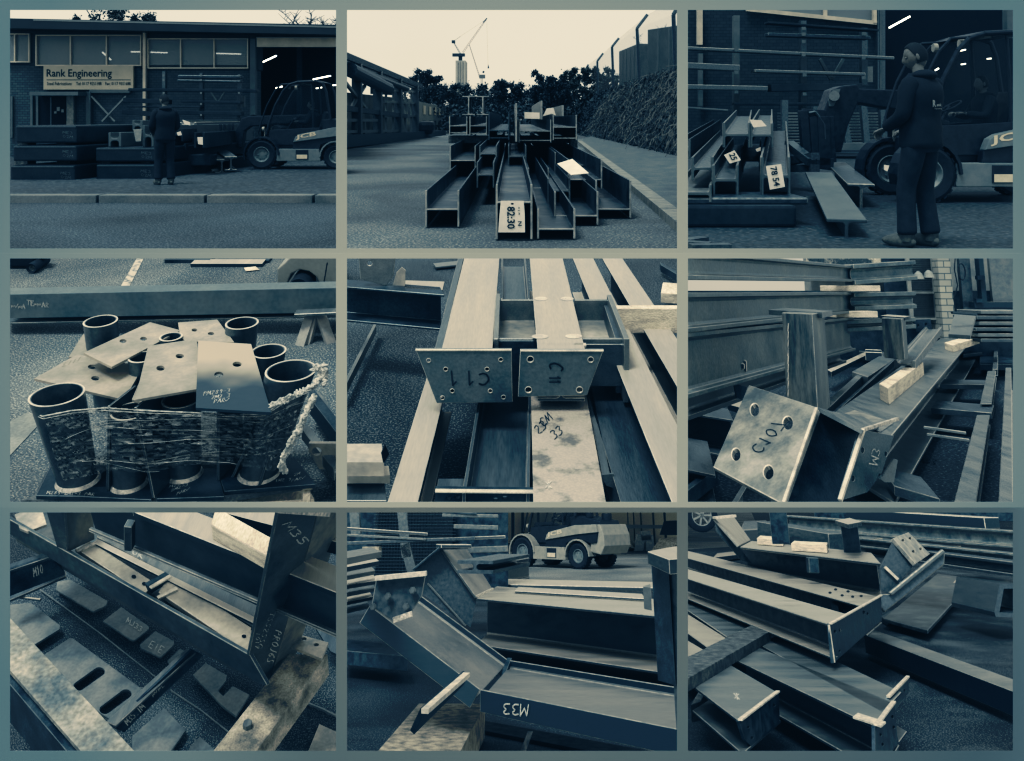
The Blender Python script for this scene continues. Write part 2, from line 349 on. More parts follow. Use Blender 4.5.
# ------------------------------------------------------------------ further helpers
def vgirder(S, a, ya, b, yb, ybot, w, kind='i', m='steel', name='steel_girder', label=None, group=None, parent=None, pname=None, tf=None, cat='girder', bev=.003):
    """girder whose near and far top corners are authored with their distances; ybot is the picture row of its near bottom edge"""
    A = S.W(a[0], a[1], ya); B = S.W(b[0], b[1], yb); h = A.z - S.zat(A, ybot); t = tf or .06 * max(w, h)
    pr = dict(i=iprof(w, h, t, t * .7), h=hprof(w, h, t, t * .7), c=cprof(w, h, t), r=rprof(w, h), l=lprof(w, h, t), cr=[(-x, y) for x, y in cprof(w, h, t)])[kind]
    o = mesh_obj(S, pname or name, MB().prism(pr, A, B), m, parent, bevel=bev)
    if label: tag(o, label, cat, group)
    return o
def vpost(S, plan, yref, ytop, ybot, m='steel', name='post', parent=None, label=None, cat='post', bev=.003, group=None):
    """upright prism: plan = [(X, distance), ...] seen at picture row yref"""
    p = [S.W(X, yref, y) for X, y in plan]; zt = S.zat(p[0], ytop); zb = S.zat(p[0], ybot); n = len(p)
    mb = MB().add([(q.x, q.y, zb) for q in p] + [(q.x, q.y, zt) for q in p],
                  [tuple(range(n)), tuple(range(n, 2 * n))] + [(i, (i + 1) % n, n + (i + 1) % n, n + i) for i in range(n)])
    o = mesh_obj(S, name, mb, m, parent, bevel=bev)
    if label: tag(o, label, cat, group)
    return o
def plane3(a, b, c):
    a, b, c = Vector(a), Vector(b), Vector(c); return a, (b - a).cross(c - a).normalized()
def rod(S, a, ya, b, yb, w, h=None, m='steel', name='rod', parent=None, label=None, cat='bar', bev=.002, group=None):
    o = mesh_obj(S, name, MB().bar(S.W(*a, ya), S.W(*b, yb), w, h), m, parent, bevel=bev)
    if label: tag(o, label, cat, group)
    return o
def vplate(S, y, pts, holes=(), t=.012, **k):      # upright plate facing us at distance y
    return plate(S, (0, y, 0), (0, -1, 0), pts, holes, t, **k)
def hplate(S, z, pts, holes=(), t=.012, **k):      # flat plate, top at height z
    return plate(S, (0, 0, z), (0, 0, 1), pts, holes, t, **k)
def brick(name, c1, c2, cm, s=8):
    m = bpy.data.materials.new(name); m.use_nodes = True; n = m.node_tree.nodes; l = m.node_tree.links; b = n['Principled BSDF']
    t = n.new('ShaderNodeTexCoord'); mp = n.new('ShaderNodeMapping'); mp.inputs['Rotation'].default_value = (R(90), 0, 0); l.new(t.outputs['Object'], mp.inputs[0])
    sx = n.new('ShaderNodeSeparateXYZ'); l.new(t.outputs['Object'], sx.inputs[0])
    ad = n.new('ShaderNodeMath'); l.new(sx.outputs[0], ad.inputs[0]); l.new(sx.outputs[1], ad.inputs[1])
    cb = n.new('ShaderNodeCombineXYZ'); l.new(ad.outputs[0], cb.inputs[0]); l.new(sx.outputs[2], cb.inputs[1])
    br = n.new('ShaderNodeTexBrick'); br.inputs['Scale'].default_value = s; l.new(cb.outputs[0], br.inputs['Vector'])
    br.inputs['Color1'].default_value = (*c1, 1); br.inputs['Color2'].default_value = (*c2, 1); br.inputs['Mortar'].default_value = (*cm, 1)
    br.inputs['Mortar Size'].default_value = .02; l.new(br.outputs[0], b.inputs['Base Color']); b.inputs['Roughness'].default_value = .85
    M[name] = m
def asphalt(name, c1, c2, dot, fs, thr=.6, rough=.8):
    m = mat(name, c1, c2, fs / 60., rough, 0, .4, fine=.5, fscale=fs); n = m.node_tree.nodes; l = m.node_tree.links; b = n['Principled BSDF']
    src = b.inputs['Base Color'].links[0].from_socket
    t = n.new('ShaderNodeTexCoord'); v = n.new('ShaderNodeTexNoise'); v.inputs['Scale'].default_value = fs * 1.3; v.inputs['Detail'].default_value = 1; l.new(t.outputs['Object'], v.inputs['Vector'])
    r = n.new('ShaderNodeMapRange'); r.inputs[1].default_value = thr; r.inputs[2].default_value = thr + .1; l.new(v.outputs['Fac'], r.inputs[0])
    x = n.new('ShaderNodeMixRGB'); l.new(r.outputs[0], x.inputs[0]); l.new(src, x.inputs[1]); x.inputs[2].default_value = (*dot, 1); l.new(x.outputs[0], b.inputs['Base Color'])
    g = n.new('ShaderNodeTexNoise'); g.inputs['Scale'].default_value = fs / 130.; g.inputs['Detail'].default_value = 6; g.inputs['Distortion'].default_value = .8; l.new(t.outputs['Object'], g.inputs['Vector'])
    h = n.new('ShaderNodeMapRange'); h.inputs[1].default_value = .38; h.inputs[2].default_value = .62; h.inputs[3].default_value = .62; h.inputs[4].default_value = 1.25; l.new(g.outputs['Fac'], h.inputs[0])
    k = n.new('ShaderNodeVectorMath'); k.operation = 'SCALE'; l.new(x.outputs[0], k.inputs[0]); l.new(h.outputs[0], k.inputs['Scale']); l.new(k.outputs[0], b.inputs['Base Color'])
    M[name] = m
asphalt('asphalt', (.016, .028, .038), (.05, .066, .075), (.24, .26, .25), 85, .56)
asphalt('asphalt_dark', (.010, .017, .024), (.03, .043, .053), (.15, .17, .175), 30, .58)
asphalt('asphalt_pale', (.15, .17, .175), (.24, .25, .24), (.4, .4, .37), 12, .58)
M['rubber'] = mat('rubber', (.012, .018, .024), (.03, .04, .05), 9, .8)
M['black_paint'] = mat('black_paint', (.008, .014, .02), (.02, .03, .04), 5, .4)
M['grey_paint'] = mat('grey_paint', (.20, .22, .22), (.30, .31, .29), 5, .5, fine=.05)
M['cream'] = mat('cream', (.5, .46, .36), (.6, .56, .45), 6, .7)
M['glass'] = mat('window_glass', (.02, .035, .045), (.03, .05, .06), 2, .12, 0, spec=.8)
M['lamp'] = mat('lamp', (1, .97, .88), emit=5)
M['concrete'] = mat('concrete', (.16, .18, .18), (.30, .31, .29), 4, .85, fine=.15)
brick('brick', (.05, .075, .09), (.10, .125, .13), (.02, .03, .04), 3)
# ------------------------------------------------------------------ lettering, people and forklifts
def font_mb(text, bold=0., sx=1.):
    cu = bpy.data.curves.new('t', 'FONT'); cu.body = text; cu.size = 1; cu.offset = bold; cu.resolution_u = 2
    o = bpy.data.objects.new('t', cu); COL.objects.link(o); bpy.context.view_layer.update()
    me = bpy.data.meshes.new_from_object(o.evaluated_get(bpy.context.evaluated_depsgraph_get()))
    vs = [Vector((v.co.x * sx, v.co.y, 0)) for v in me.vertices]; fs = [tuple(p.vertices) for p in me.polygons]
    bpy.data.objects.remove(o); bpy.data.curves.remove(cu); bpy.data.meshes.remove(me)
    x0 = min(v.x for v in vs); x1 = max(v.x for v in vs); y0 = min(v.y for v in vs); y1 = max(v.y for v in vs)
    return [Vector(((v.x - x0) / (x1 - x0), (v.y - y0) / (y1 - y0), 0)) for v in vs], fs
def letters(S, text, A, U, V, m, parent, name='lettering', bold=0.):
    """text filling the parallelogram A, A+U, A+V"""
    vs, fs = font_mb(text, bold); A = Vector(A); U = Vector(U); V = Vector(V)
    return mesh_obj(S, name, MB().add([A + U * v.x + V * v.y for v in vs], fs), m, parent)
def skin(chains, lev=2):
    """chains: lists of (x, y, z, rx[, ry]); a point repeated in several chains joins them"""
    idx = {}; pts = []; es = []
    for ch in chains:
        pr = None
        for p in ch:
            k = tuple(round(c, 4) for c in p[:3])
            if k not in idx: idx[k] = len(pts); pts.append(p)
            if pr is not None and pr != idx[k]: es.append((pr, idx[k]))
            pr = idx[k]
    me = bpy.data.meshes.new('s'); me.from_pydata([p[:3] for p in pts], es, [])
    o = bpy.data.objects.new('s', me); COL.objects.link(o)
    md = o.modifiers.new('k', 'SKIN'); md.use_smooth_shade = True
    for i, p in enumerate(pts):
        sv_ = me.skin_vertices[0].data[i]; sv_.radius = (p[3], p[4] if len(p) > 4 else p[3]); sv_.use_root = i == 0
    sb = o.modifiers.new('b', 'SUBSURF'); sb.levels = lev; sb.render_levels = lev
    bpy.context.view_layer.update()
    m2 = bpy.data.meshes.new_from_object(o.evaluated_get(bpy.context.evaluated_depsgraph_get()))
    r = ([v.co.copy() for v in m2.vertices], [tuple(p.vertices) for p in m2.polygons])
    bpy.data.objects.remove(o); bpy.data.meshes.remove(me); bpy.data.meshes.remove(m2); return r
def ball(mb, c, r, n=16, mfn=None):
    c = Vector(c); vs = []; fs = []
    for i in range(n + 1):
        for j in range(n * 2):
            a = math.pi * i / n; b = math.pi * j / n
            p = Vector((math.sin(a) * math.cos(b) * r[0], math.sin(a) * math.sin(b) * r[1], math.cos(a) * r[2]))
            if mfn: p = mfn(p)
            vs.append(c + p)
    w_ = n * 2
    for i in range(n):
        for j in range(w_): fs.append((i * w_ + j, i * w_ + (j + 1) % w_, (i + 1) * w_ + (j + 1) % w_, (i + 1) * w_ + j))
    return mb.add(vs, fs)
M['skin'] = mat('skin', (.11, .115, .11), (.16, .16, .15), 20, .6)
M['hair'] = mat('hair', (.010, .015, .018), (.026, .031, .034), 60, .8, fine=.4)
M['hoodie'] = mat('hoodie', (.010, .016, .022), (.022, .03, .038), 7, .9, fine=.2)
M['trousers'] = mat('trousers', (.012, .02, .028), (.03, .04, .05), 7, .9, fine=.2)
M['boots'] = mat('boots', (.06, .07, .07), (.12, .13, .12), 12, .7)
def person(S, loc, yaw, sc_, label, pose, extra=None, group=None):
    T = Matrix.Translation(Vector(loc)) @ Matrix.Rotation(yaw, 4, 'Z') @ Matrix.Scale(sc_, 4)
    t = thing(S, 'person', label, 'person', loc, group)
    def put(name, vf, m, sm=True):
        mb = MB().add([T @ Vector(v) for v in vf[0]], vf[1]); return mesh_obj(S, name, mb, m, t, smooth=sm)
    J = pose
    hx, hy, hz = J['head']; nk = J['neck']; ch_ = J['chest']; sp = J['spine']; pv = J['pelvis']
    # body: one continuous figure under the clothes, with head, face and hands
    body = [[(*pv, .09, .08), (*sp, .08, .07), (*ch_, .09, .07), (*nk, .052), (nk[0] * .5 + hx * .5, hy * .5, (nk[2] + hz) / 2, .052), (hx, hy, hz, .06)]]
    for s in (0, 1):
        body.append([(*ch_, .09, .07)] + [(*J['sh'][s], .045), (*J['el'][s], .042), (*J['wr'][s], .028)])
        body.append([(*pv, .09, .08)] + [(*J['hip'][s], .07), (*J['kn'][s], .056), (*J['an'][s], .038)])
    vs, fs = skin(body); mb = MB().add(vs, fs)
    hd = J.get('look', 0.); tilt = J.get('tilt', .2)
    RH = Matrix.Rotation(hd, 3, 'Z') @ Matrix.Rotation(tilt, 3, 'Y')
    def face(p):
        q = p.copy(); z = q.z / .12
        if q.x > 0:
            q.y *= 1 - .22 * max(0, -z); q.x *= 1 - .12 * max(0, z)
            if abs(q.y) < .02 and -.35 < z < .25: q.x += .024 * (1 - abs(z + .1) / .4) * (1 - abs(q.y) / .02)      # nose
            if .0 < z < .3 and .018 < abs(q.y) < .05: q.x -= .010                                               # eye sockets
            if -.62 < z < -.45 and abs(q.y) < .03: q.x += .006                                                  # mouth
            if z < -.75: q.x += .008
        else: q.z *= .97
        return RH @ q
    ball(mb, (hx, hy, hz), (.098, .076, .122), 20, face)
    for s in (-1, 1):
        e = Vector((hx, hy, hz)) + RH @ Vector((-.005, s * .076, -.005)); ball(mb, e, (.018, .01, .032), 6, lambda p: RH @ p)
        ey = Vector((hx, hy, hz)) + RH @ Vector((.080, s * .031, .012)); ball(mb, ey, (.010, .012, .009), 6)
    for s in (0, 1):                                    # palms, four unequal fingers and a thumb
        w_ = Vector(J['wr'][s]); e = Vector(J['el'][s]); d = (w_ - e).normalized(); sd = d.cross(Vector((0, 0, 1)))
        sd = sd.normalized() if sd.length > .2 else Vector((0, 1, 0)); dn = sd.cross(d).normalized()
        dn = dn if dn.z < 0 else -dn
        pc = w_ + d * .045; fr = Matrix((d, sd, dn)).transposed()
        ball(mb, pc, (.055, .042, .020), 8, lambda p: fr @ p)
        for k, (off, ln) in enumerate(((-.030, .066), (-.011, .078), (.009, .073), (.028, .056))):
            a = pc + d * .035 + sd * off; b = a + (d * .8 + dn * .6).normalized() * ln * .5; c = b + (d * .2 + dn).normalized() * ln * .5
            mb.tube(a, b, .010, .009, 8).tube(b, c, .009, .006, 8)
        a = pc - d * .01 - sd * .035; b = a + (d * .6 - sd * .7 + dn * .2).normalized() * .035; c = b + (d + dn * .5).normalized() * .03
        mb.tube(a, b, .012, .010, 8).tube(b, c, .010, .007, 8)
    put('body', (mb.v, mb.f), 'skin')
    # hair
    hb = MB()
    def hairf(p):
        q = p.copy(); z = q.z / .125
        if z < .72 and q.x > .012 + .05 * max(0, z): q.x = .012 + .05 * max(0, z)
        if z < -.5: q.z = -.5 * .125
        return RH @ q
    ball(hb, (hx - .002, hy, hz + .004), (.1035, .0805, .1255), 18, hairf); put('hair', (hb.v, hb.f), 'hair')
    # hooded top, trousers, boots
    def rings(rs, n=28):
        vs = []; fs = []
        for cx, cy, cz, rx_, ry_ in rs:
            for i in range(n):
                a_ = 2 * math.pi * i / n; c_, s_ = math.cos(a_), math.sin(a_); e_ = .82      # slightly squared ellipse, soft folds
                f_ = 1 + .018 * math.sin(a_ * 5 + cz * 31) + .014 * math.sin(a_ * 3 - cz * 47)
                vs.append(Vector((cx + rx_ * f_ * math.copysign(abs(c_) ** e_, c_), cy + ry_ * f_ * math.copysign(abs(s_) ** e_, s_), cz)))
        for k_ in range(len(rs) - 1):
            for i in range(n): fs.append((k_ * n + i, k_ * n + (i + 1) % n, (k_ + 1) * n + (i + 1) % n, (k_ + 1) * n + i))
        fs += [tuple(range(n)), tuple(range((len(rs) - 1) * n, len(rs) * n))]
        return vs, fs
    pvv, spv, chv, nkv = Vector(pv), Vector(sp), Vector(ch_), Vector(nk)
    def at_(z):
        P_ = [pvv, spv, chv, nkv]
        if z <= pvv.z: return pvv
        for u_, v_ in zip(P_, P_[1:]):
            if z <= v_.z: return u_.lerp(v_, (z - u_.z) / (v_.z - u_.z))
        return nkv
    rs = []
    for dz, rx_, ry_ in ((-.09, .150, .185), (-.075, .158, .192), (-.04, .160, .195), (.03, .152, .188), (.08, .158, .19), (.14, .150, .18), (.20, .152, .185), (.27, .158, .195), (.34, .160, .205), (.40, .158, .212), (.45, .145, .205), (.49, .122, .165), (.53, .098, .115), (.56, .075, .085)):
        c_ = at_(pvv.z + dz); rs.append((c_.x, c_.y, pvv.z + dz, rx_, ry_))
    tm = MB().add(*rings(rs))
    for s in (0, 1):
        wr = Vector(J['wr'][s]); el = Vector(J['el'][s]); sh = Vector(J['sh'][s]); wq = el.lerp(wr, .92)
        tm.add(*skin([[(*(sh * .8 + chv * .2), .085), (*sh, .088), (*sh.lerp(el, .35), .08), (*sh.lerp(el, .7), .07), (*el, .07), (*el.lerp(wr, .4), .062), (*el.lerp(wr, .75), .056), (*wq, .05)]]))
    top = (tm.v, tm.f)
    put('hooded_top', top, 'hoodie')
    hm = MB(); ball(hm, (nk[0] - .055, nk[1], nk[2] - .02), (.095, .125, .05), 12); put('hood', (hm.v, hm.f), 'hoodie')
    rs = []
    for dz, rx_, ry_ in ((-.13, .115, .155), (-.09, .132, .17), (-.03, .135, .172), (.05, .13, .168)): rs.append((pvv.x, pvv.y, pvv.z + dz, rx_, ry_))
    tm = MB().add(*rings(rs))
    for s in (0, 1):
        h = Vector(J['hip'][s]); k = Vector(J['kn'][s]); a = Vector(J['an'][s])
        tm.add(*skin([[(h.x, h.y * .9, h.z + .06, .105), (*h.lerp(k, .12), .112), (*h.lerp(k, .5), .102), (*h.lerp(k, .85), .088), (*k, .088), (*k.lerp(a, .25), .085), (*k.lerp(a, .6), .084), (*k.lerp(a, .85), .088), (*a.lerp(k, .03), .092)]]))
    tr = (tm.v, tm.f)
    put('trousers', tr, 'trousers')
    for s in (0, 1):
        a = Vector(J['an'][s]); f = Vector(J['toe'][s]); fd = (f - a); fd.z = 0; fd.normalize(); up_ = Vector((0, 0, 1)); sd = up_.cross(fd)
        fr = Matrix((fd, sd, up_)).transposed(); b = MB()
        z0 = a.z - .085
        def shoe(p):
            q = p.copy(); q.z = max(q.z, -.045); q.z *= 1 - .35 * max(0, q.x / .15); return fr @ q
        ball(b, (a.x + fd.x * .075, a.y + fd.y * .075, z0 + .045), (.155, .052, .07), 12, shoe); b.tube((a.x, a.y, z0 + .05), (a.x, a.y, z0 + .16), .058, .062, 12)
        put('boot', (b.v, b.f), 'boots')
    if extra: extra(t, T)
    return t
def stand(lean=0., look=0., tilt=.35, arms='hold'):
    J = dict(pelvis=(0, 0, .96), spine=(.01, 0, 1.15), chest=(0, 0, 1.36), neck=(.02, 0, 1.52), head=(.055, 0, 1.665), look=look, tilt=tilt)
    J['sh'] = [(-.01, -.185, 1.43), (-.01, .185, 1.43)]
    J['el'] = [(.02, -.245, 1.14), (.02, .245, 1.14)]
    J['wr'] = [(.25, -.14, 1.02), (.25, .16, 1.03)] if arms == 'hold' else [(.1, -.25, .9), (.1, .25, .9)]
    J['hip'] = [(0, -.09, .90), (0, .09, .90)]; J['kn'] = [(.03, -.10, .50), (.08, .10, .50)]
    J['an'] = [(-.03, -.11, .085), (.06, .11, .085)]; J['toe'] = [(.13, -.13, .0), (.22, .13, .0)]
    return J
def seated():
    J = dict(pelvis=(0, 0, .5), spine=(.0, 0, .68), chest=(-.01, 0, .90), neck=(.01, 0, 1.06), head=(.04, 0, 1.2), look=0, tilt=.1)
    J['sh'] = [(.0, -.185, .97), (.0, .185, .97)]; J['el'] = [(.12, -.26, .72), (.12, .26, .72)]; J['wr'] = [(.36, -.14, .76), (.36, .14, .76)]
    J['hip'] = [(.02, -.09, .46), (.02, .09, .46)]; J['kn'] = [(.42, -.12, .46), (.42, .12, .46)]
    J['an'] = [(.50, -.13, .085), (.50, .13, .085)]; J['toe'] = [(.7, -.14, 0), (.7, .14, 0)]
    return J
M['fl_panel'] = mat('forklift_panel', (.13, .165, .175), (.19, .21, .21), 3, .45, fine=.06)
M['fl_body'] = mat('forklift_body', (.012, .02, .028), (.03, .04, .05), 5, .5)
M['fl_cream'] = mat('forklift_cream', (.24, .25, .23), (.33, .325, .29), 3, .5, fine=.06)
M['cab_glass'] = mat('cab_glass', (.02, .035, .045), rough=.1, alpha=.25, spec=.5)
def wheel_part(t, T, S, c, r, w_, yd):
    """wheel on a lateral axle: tyre with tread blocks, dished rim and hub"""
    def tr(mb): mb.v = [T @ v for v in mb.v]; return mb
    a = MB().lathe(c, (0, 1, 0), [(r * .56, -w_ / 2 * .8), (r * .86, -w_ / 2), (r * .97, -w_ * .42), (r, -w_ * .2), (r, w_ * .2), (r * .97, w_ * .42), (r * .86, w_ / 2), (r * .56, w_ / 2 * .8)], 36)
    wh = mesh_obj(S, 'wheel', tr(a), 'rubber', t, smooth=True); wh['_b'] = t['_b']
    rm = MB()
    rm.lathe(c, (0, 1, 0), [(r * .57, -w_ * .36), (r * .5, -w_ * .40), (r * .40, -w_ * .2), (r * .14, -w_ * .25), (0.001, -w_ * .25), (0.001, w_ * .25), (r * .14, w_ * .25), (r * .40, w_ * .2), (r * .5, w_ * .40), (r * .57, w_ * .36)], 28)
    for i in range(6):
        q = 2 * math.pi * i / 6; p = Vector(c) + Vector((math.cos(q) * r * .27, 0, math.sin(q) * r * .27)); rm.tube(p - Vector((0, w_ * .3, 0)), p + Vector((0, w_ * .3, 0)), r * .035, n=6)
    mesh_obj(S, 'rim', tr(rm), 'fl_panel', wh, smooth=True)
    tb = MB()
    for i in range(22):
        q = 2 * math.pi * i / 22
        for s in (-1, 1):
            p = Vector(c) + Vector((math.cos(q + s * .07) * r * 1.0, s * w_ * .26, math.sin(q + s * .07) * r * 1.0))
            tb.box(p, (r * .16, w_ * .38, r * .05), Matrix.Rotation(-q - math.pi / 2, 3, 'Y'))
    mesh_obj(S, 'tread', tr(tb), 'rubber', wh)
def forklift(S, loc, yaw, sc_, label, group=None, pale=False, boom=True, driver=True, dlabel='', forks=True, zs=1.):
    T = Matrix.Translation(Vector(loc)) @ Matrix.Rotation(yaw, 4, 'Z') @ Matrix.Scale(sc_, 4) @ Matrix.Diagonal((1, 1, zs, 1))
    t = thing(S, 'forklift', label, 'forklift', loc, group)
    pan = 'fl_cream' if pale else 'fl_panel'
    def tr(mb): mb.v = [T @ v for v in mb.v]; return mb
    def put(n, mb, m, bev=.012, sm=False, par=None): return mesh_obj(S, n, tr(mb), m, par or t, bevel=bev * sc_, smooth=sm)
    def ext(pts, y0, y1, mb=None):
        mb = mb or MB(); n = len(pts)
        return mb.add([(x, y0, z) for x, z in pts] + [(x, y1, z) for x, z in pts], [tuple(range(n)), tuple(range(n, 2 * n))] + [(i, (i + 1) % n, n + (i + 1) % n, n + i) for i in range(n)])
    for x, r, w_ in ((.98, .36, .26), (-.82, .30, .24)):
        for s in (-1, 1): wheel_part(t, T, S, (x, s * (.60 if x > 0 else .56), r), r, w_, s)
    put('chassis', ext([(-1.1, .3), (-1.1, .55), (.95, .55), (.95, .3), (.5, .2), (-.4, .2)], -.44, .44), 'fl_body')
    for s in (-1, 1):
        put('sill', ext([(.62, .20), (.62, .50), (-.42, .50), (-.46, .20)], s * .50, s * .70), pan)
        pl = put('number_plate', ext([(.14, .25), (.14, .47), (-.16, .47), (-.16, .25)], s * .701, s * .712), 'fl_body', 0)
        put('plate_panel', ext([(.12, .26), (.12, .36), (-.14, .36), (-.14, .26)], s * .713, s * .718), 'cream', 0, par=pl)
        q = math.pi
        arc = [(.98 + math.cos(a) * .44, .36 + math.sin(a) * .44) for a in [q * i / 10 for i in range(-1, 11)]]
        arc += [(.98 + math.cos(a) * .40, .36 + math.sin(a) * .40) for a in [q * i / 10 for i in range(10, -2, -1)]]
        put('mudguard', ext(arc, s * .46, s * .74), pan if pale else 'fl_body', .004)
        arc = [(-.82 + math.cos(a) * .40, .30 + math.sin(a) * .40) for a in [q * i / 10 for i in range(0, 11)]]
        arc += [(-.82 + math.cos(a) * .36, .30 + math.sin(a) * .36) for a in [q * i / 10 for i in range(10, -1, -1)]]
        put('mudguard', ext(arc, s * .42, s * .71), pan, .004)
        # the sloping side panel with the maker's letters
        pts = [(.22, .66), (.16, .80), (.05, .86), (-.75, 1.02), (-1.42, 1.04), (-1.46, .86), (-.80, .80)]
        sp = put('side_panel', ext(pts, s * .52, s * .68), pan)
        A = Vector((.08, s * .684, .725)); U = Vector((-.52, 0, .05)); V = Vector((0, 0, .13))
        if s < 0: A = A + U; U = -U; A.z -= .0
        # seen from outside the letters must read forwards
        if s > 0: vs, fs = font_mb('JCB', .03)
        else: vs, fs = font_mb('JCB', .03)
        if s > 0: base, uu = Vector((.15, .685, .725)), Vector((-.50, 0, -.0))
        else: base, uu = Vector((-.42, -.685, .73)), Vector((.50, 0, 0))
        mb = MB().add([base + uu * v.x + V * v.y + Vector((0, 0, (.09 * v.x if s > 0 else .09 * (1 - v.x)) - .02)) for v in vs], fs)
        mesh_obj(S, 'lettering', tr(mb), 'cream', sp)
        put('battery_box', ext([(.24, .50), (.22, .66), (-.80, .80), (-1.44, .86), (-1.40, .62), (-1.2, .60), (-.82, .72), (-.45, .60), (-.42, .50)], s * .50, s * .64), 'fl_body')
    put('counterweight', ext([(-1.50, .34), (-1.62, .55), (-1.60, .80), (-1.5, 1.04), (-1.18, 1.04), (-1.18, .40)], -.60, .60), pan, .03)
    put('engine_cover', ext([(-.45, .9), (-.45, 1.22), (-.75, 1.24), (-1.40, 1.12), (-1.45, .98)], -.42, .46), 'fl_body', .03)
    for s in (-1, 1):
        put('door', ext([(.80, .58), (.86, .84), (.84, .96), (-.40, 1.02), (-.42, .60)], s * .47, s * .50), 'fl_body')
        put('side_glass', MB().quad(*[Vector((x, s * .49, z)) for x, z in ((.82, .97), (.84, 1.15), (.70, 1.55), (.50, 1.92), (.34, 2.08), (.14, 2.12), (-.3, 2.14), (-.46, 2.08), (-.54, 1.9), (-.62, 1.24), (-.42, 1.02))]), 'cab_glass', 0)
    put('exhaust', MB().tube((-.9, .2, 1.2), (-.9, .2, 1.42), .10, n=16).tube((-1.2, -.15, 1.12), (-1.2, -.15, 1.3), .13, n=16), 'fl_body', .01)
    put('cab_floor', ext([(.95, .5), (.95, .80), (.80, .86), (.7, .60), (-.45, .60), (-.45, .5)], -.46, .46), 'fl_body')
    # curved cab posts and roof
    for s in (-1, 1):
        f = [(.92, .84), (.84, 1.15), (.70, 1.55), (.50, 1.92), (.34, 2.08), (.14, 2.14)]
        mb = MB().path([Vector((x, s * .50, z)) for x, z in f], .032, 8)
        mb.path([Vector((x, s * .50, z)) for x, z in [(.14, 2.14), (-.3, 2.16), (-.48, 2.10), (-.56, 1.9), (-.66, 1.24)]], .034, 8)
        put('cab_post', mb, 'fl_body', 0, True)
        put('cab_post', MB().path([Vector((x, s * .47, z)) for x, z in [(-.18, 2.12), (-.22, 1.6), (-.24, .62)]], .022, 8), 'fl_body', 0, True)
        put('cab_post', MB().path([Vector((x + .22, s * .44, z)) for x, z in f[:-1]] + [Vector((.2, s * .46, 2.1))], .02, 8), 'fl_body', 0, True)
    put('roof', ext([(.32, 2.10), (.14, 2.17), (-.3, 2.19), (-.46, 2.13), (-.3, 2.15), (.14, 2.13)], -.5, .5), 'fl_body', 0)
    mb = MB()
    for s in (-1, 1): put('cab_lamp', MB().bb((.1, s * .3 - .12, 2.09), (.0, s * .3 + .12, 2.12)), 'fl_cream', 0); put('work_lamp', MB().tube((.36, s * .38, 2.02), (.42, s * .38, 2.02), .06, n=12), 'fl_cream', 0)
    put('windscreen', MB().quad(*[Vector(p) for p in ((.90, -.48, .86), (.90, .48, .86), (.68, .48, 1.58), (.68, -.48, 1.58))]), 'cab_glass', 0)
    put('seat', ext([(.12, .62), (.12, .84), (.1, .9), (-.28, .88), (-.44, 1.42), (-.52, 1.40), (-.40, .62)], -.24, .24), 'fl_body', .03)
    put('steering_wheel', MB().lathe((.34, 0, 1.22), (.55, 0, 1), [(.14 + .012 * math.cos(a), .012 * math.sin(a)) for a in [math.pi / 3 * i for i in range(6)]], 24).tube((.36, 0, 1.22), (.62, 0, .8), .022), 'fl_body', 0, True)
    put('dashboard', ext([(.58, .6), (.56, 1.02), (.76, 1.08), (.86, .84)], -.42, .42), 'fl_body')
    for s in (-.4, .4): put('head_lamp', MB().tube((.98, s, .98), (1.04, s, .98), .06, n=12).tube((.98, s, .8), (.98, s, .98), .02), 'fl_cream', 0)
    if boom:
        b = MB(); ext([(-.5, 1.15), (-.5, 1.36), (1.55, 1.30), (1.72, 1.24), (1.92, .86), (1.96, .5), (1.72, .5), (1.66, .92), (1.5, 1.04), (.9, 1.1)], -.42, -.16, b)
        put('boom', b, 'fl_body', .02)
        put('boom_cap', ext([(1.38, 1.16), (1.50, 1.25), (1.60, 1.20), (1.58, 1.08), (1.44, 1.06)], -.43, -.422), 'fl_panel', 0)
        mb = MB()
        for z in (.32, .66): mb.bb((2.0, -.55, z), (2.06, .55, z + .09))
        for y in (-.5, -.2, .2, .5): mb.bb((2.02, y - .03, .3), (2.07, y + .03, 1.1))
        mb.bb((1.94, -.40, .42), (2.02, -.16, .74))
        put('carriage', mb, 'fl_body', .006)
        for y in (-.32, .32):
            put('fork', MB().bb((2.07, y - .05, .18), (2.12, y + .05, .8)).bb((2.12, y - .05, .18), (3.1 if forks else 2.5, y + .05, .225)), 'fl_body', .006)
    if driver:
        dl = T @ Vector((-.12, 0, .44))
        person(S, dl, yaw, sc_ * .95, dlabel, seated())
    return t
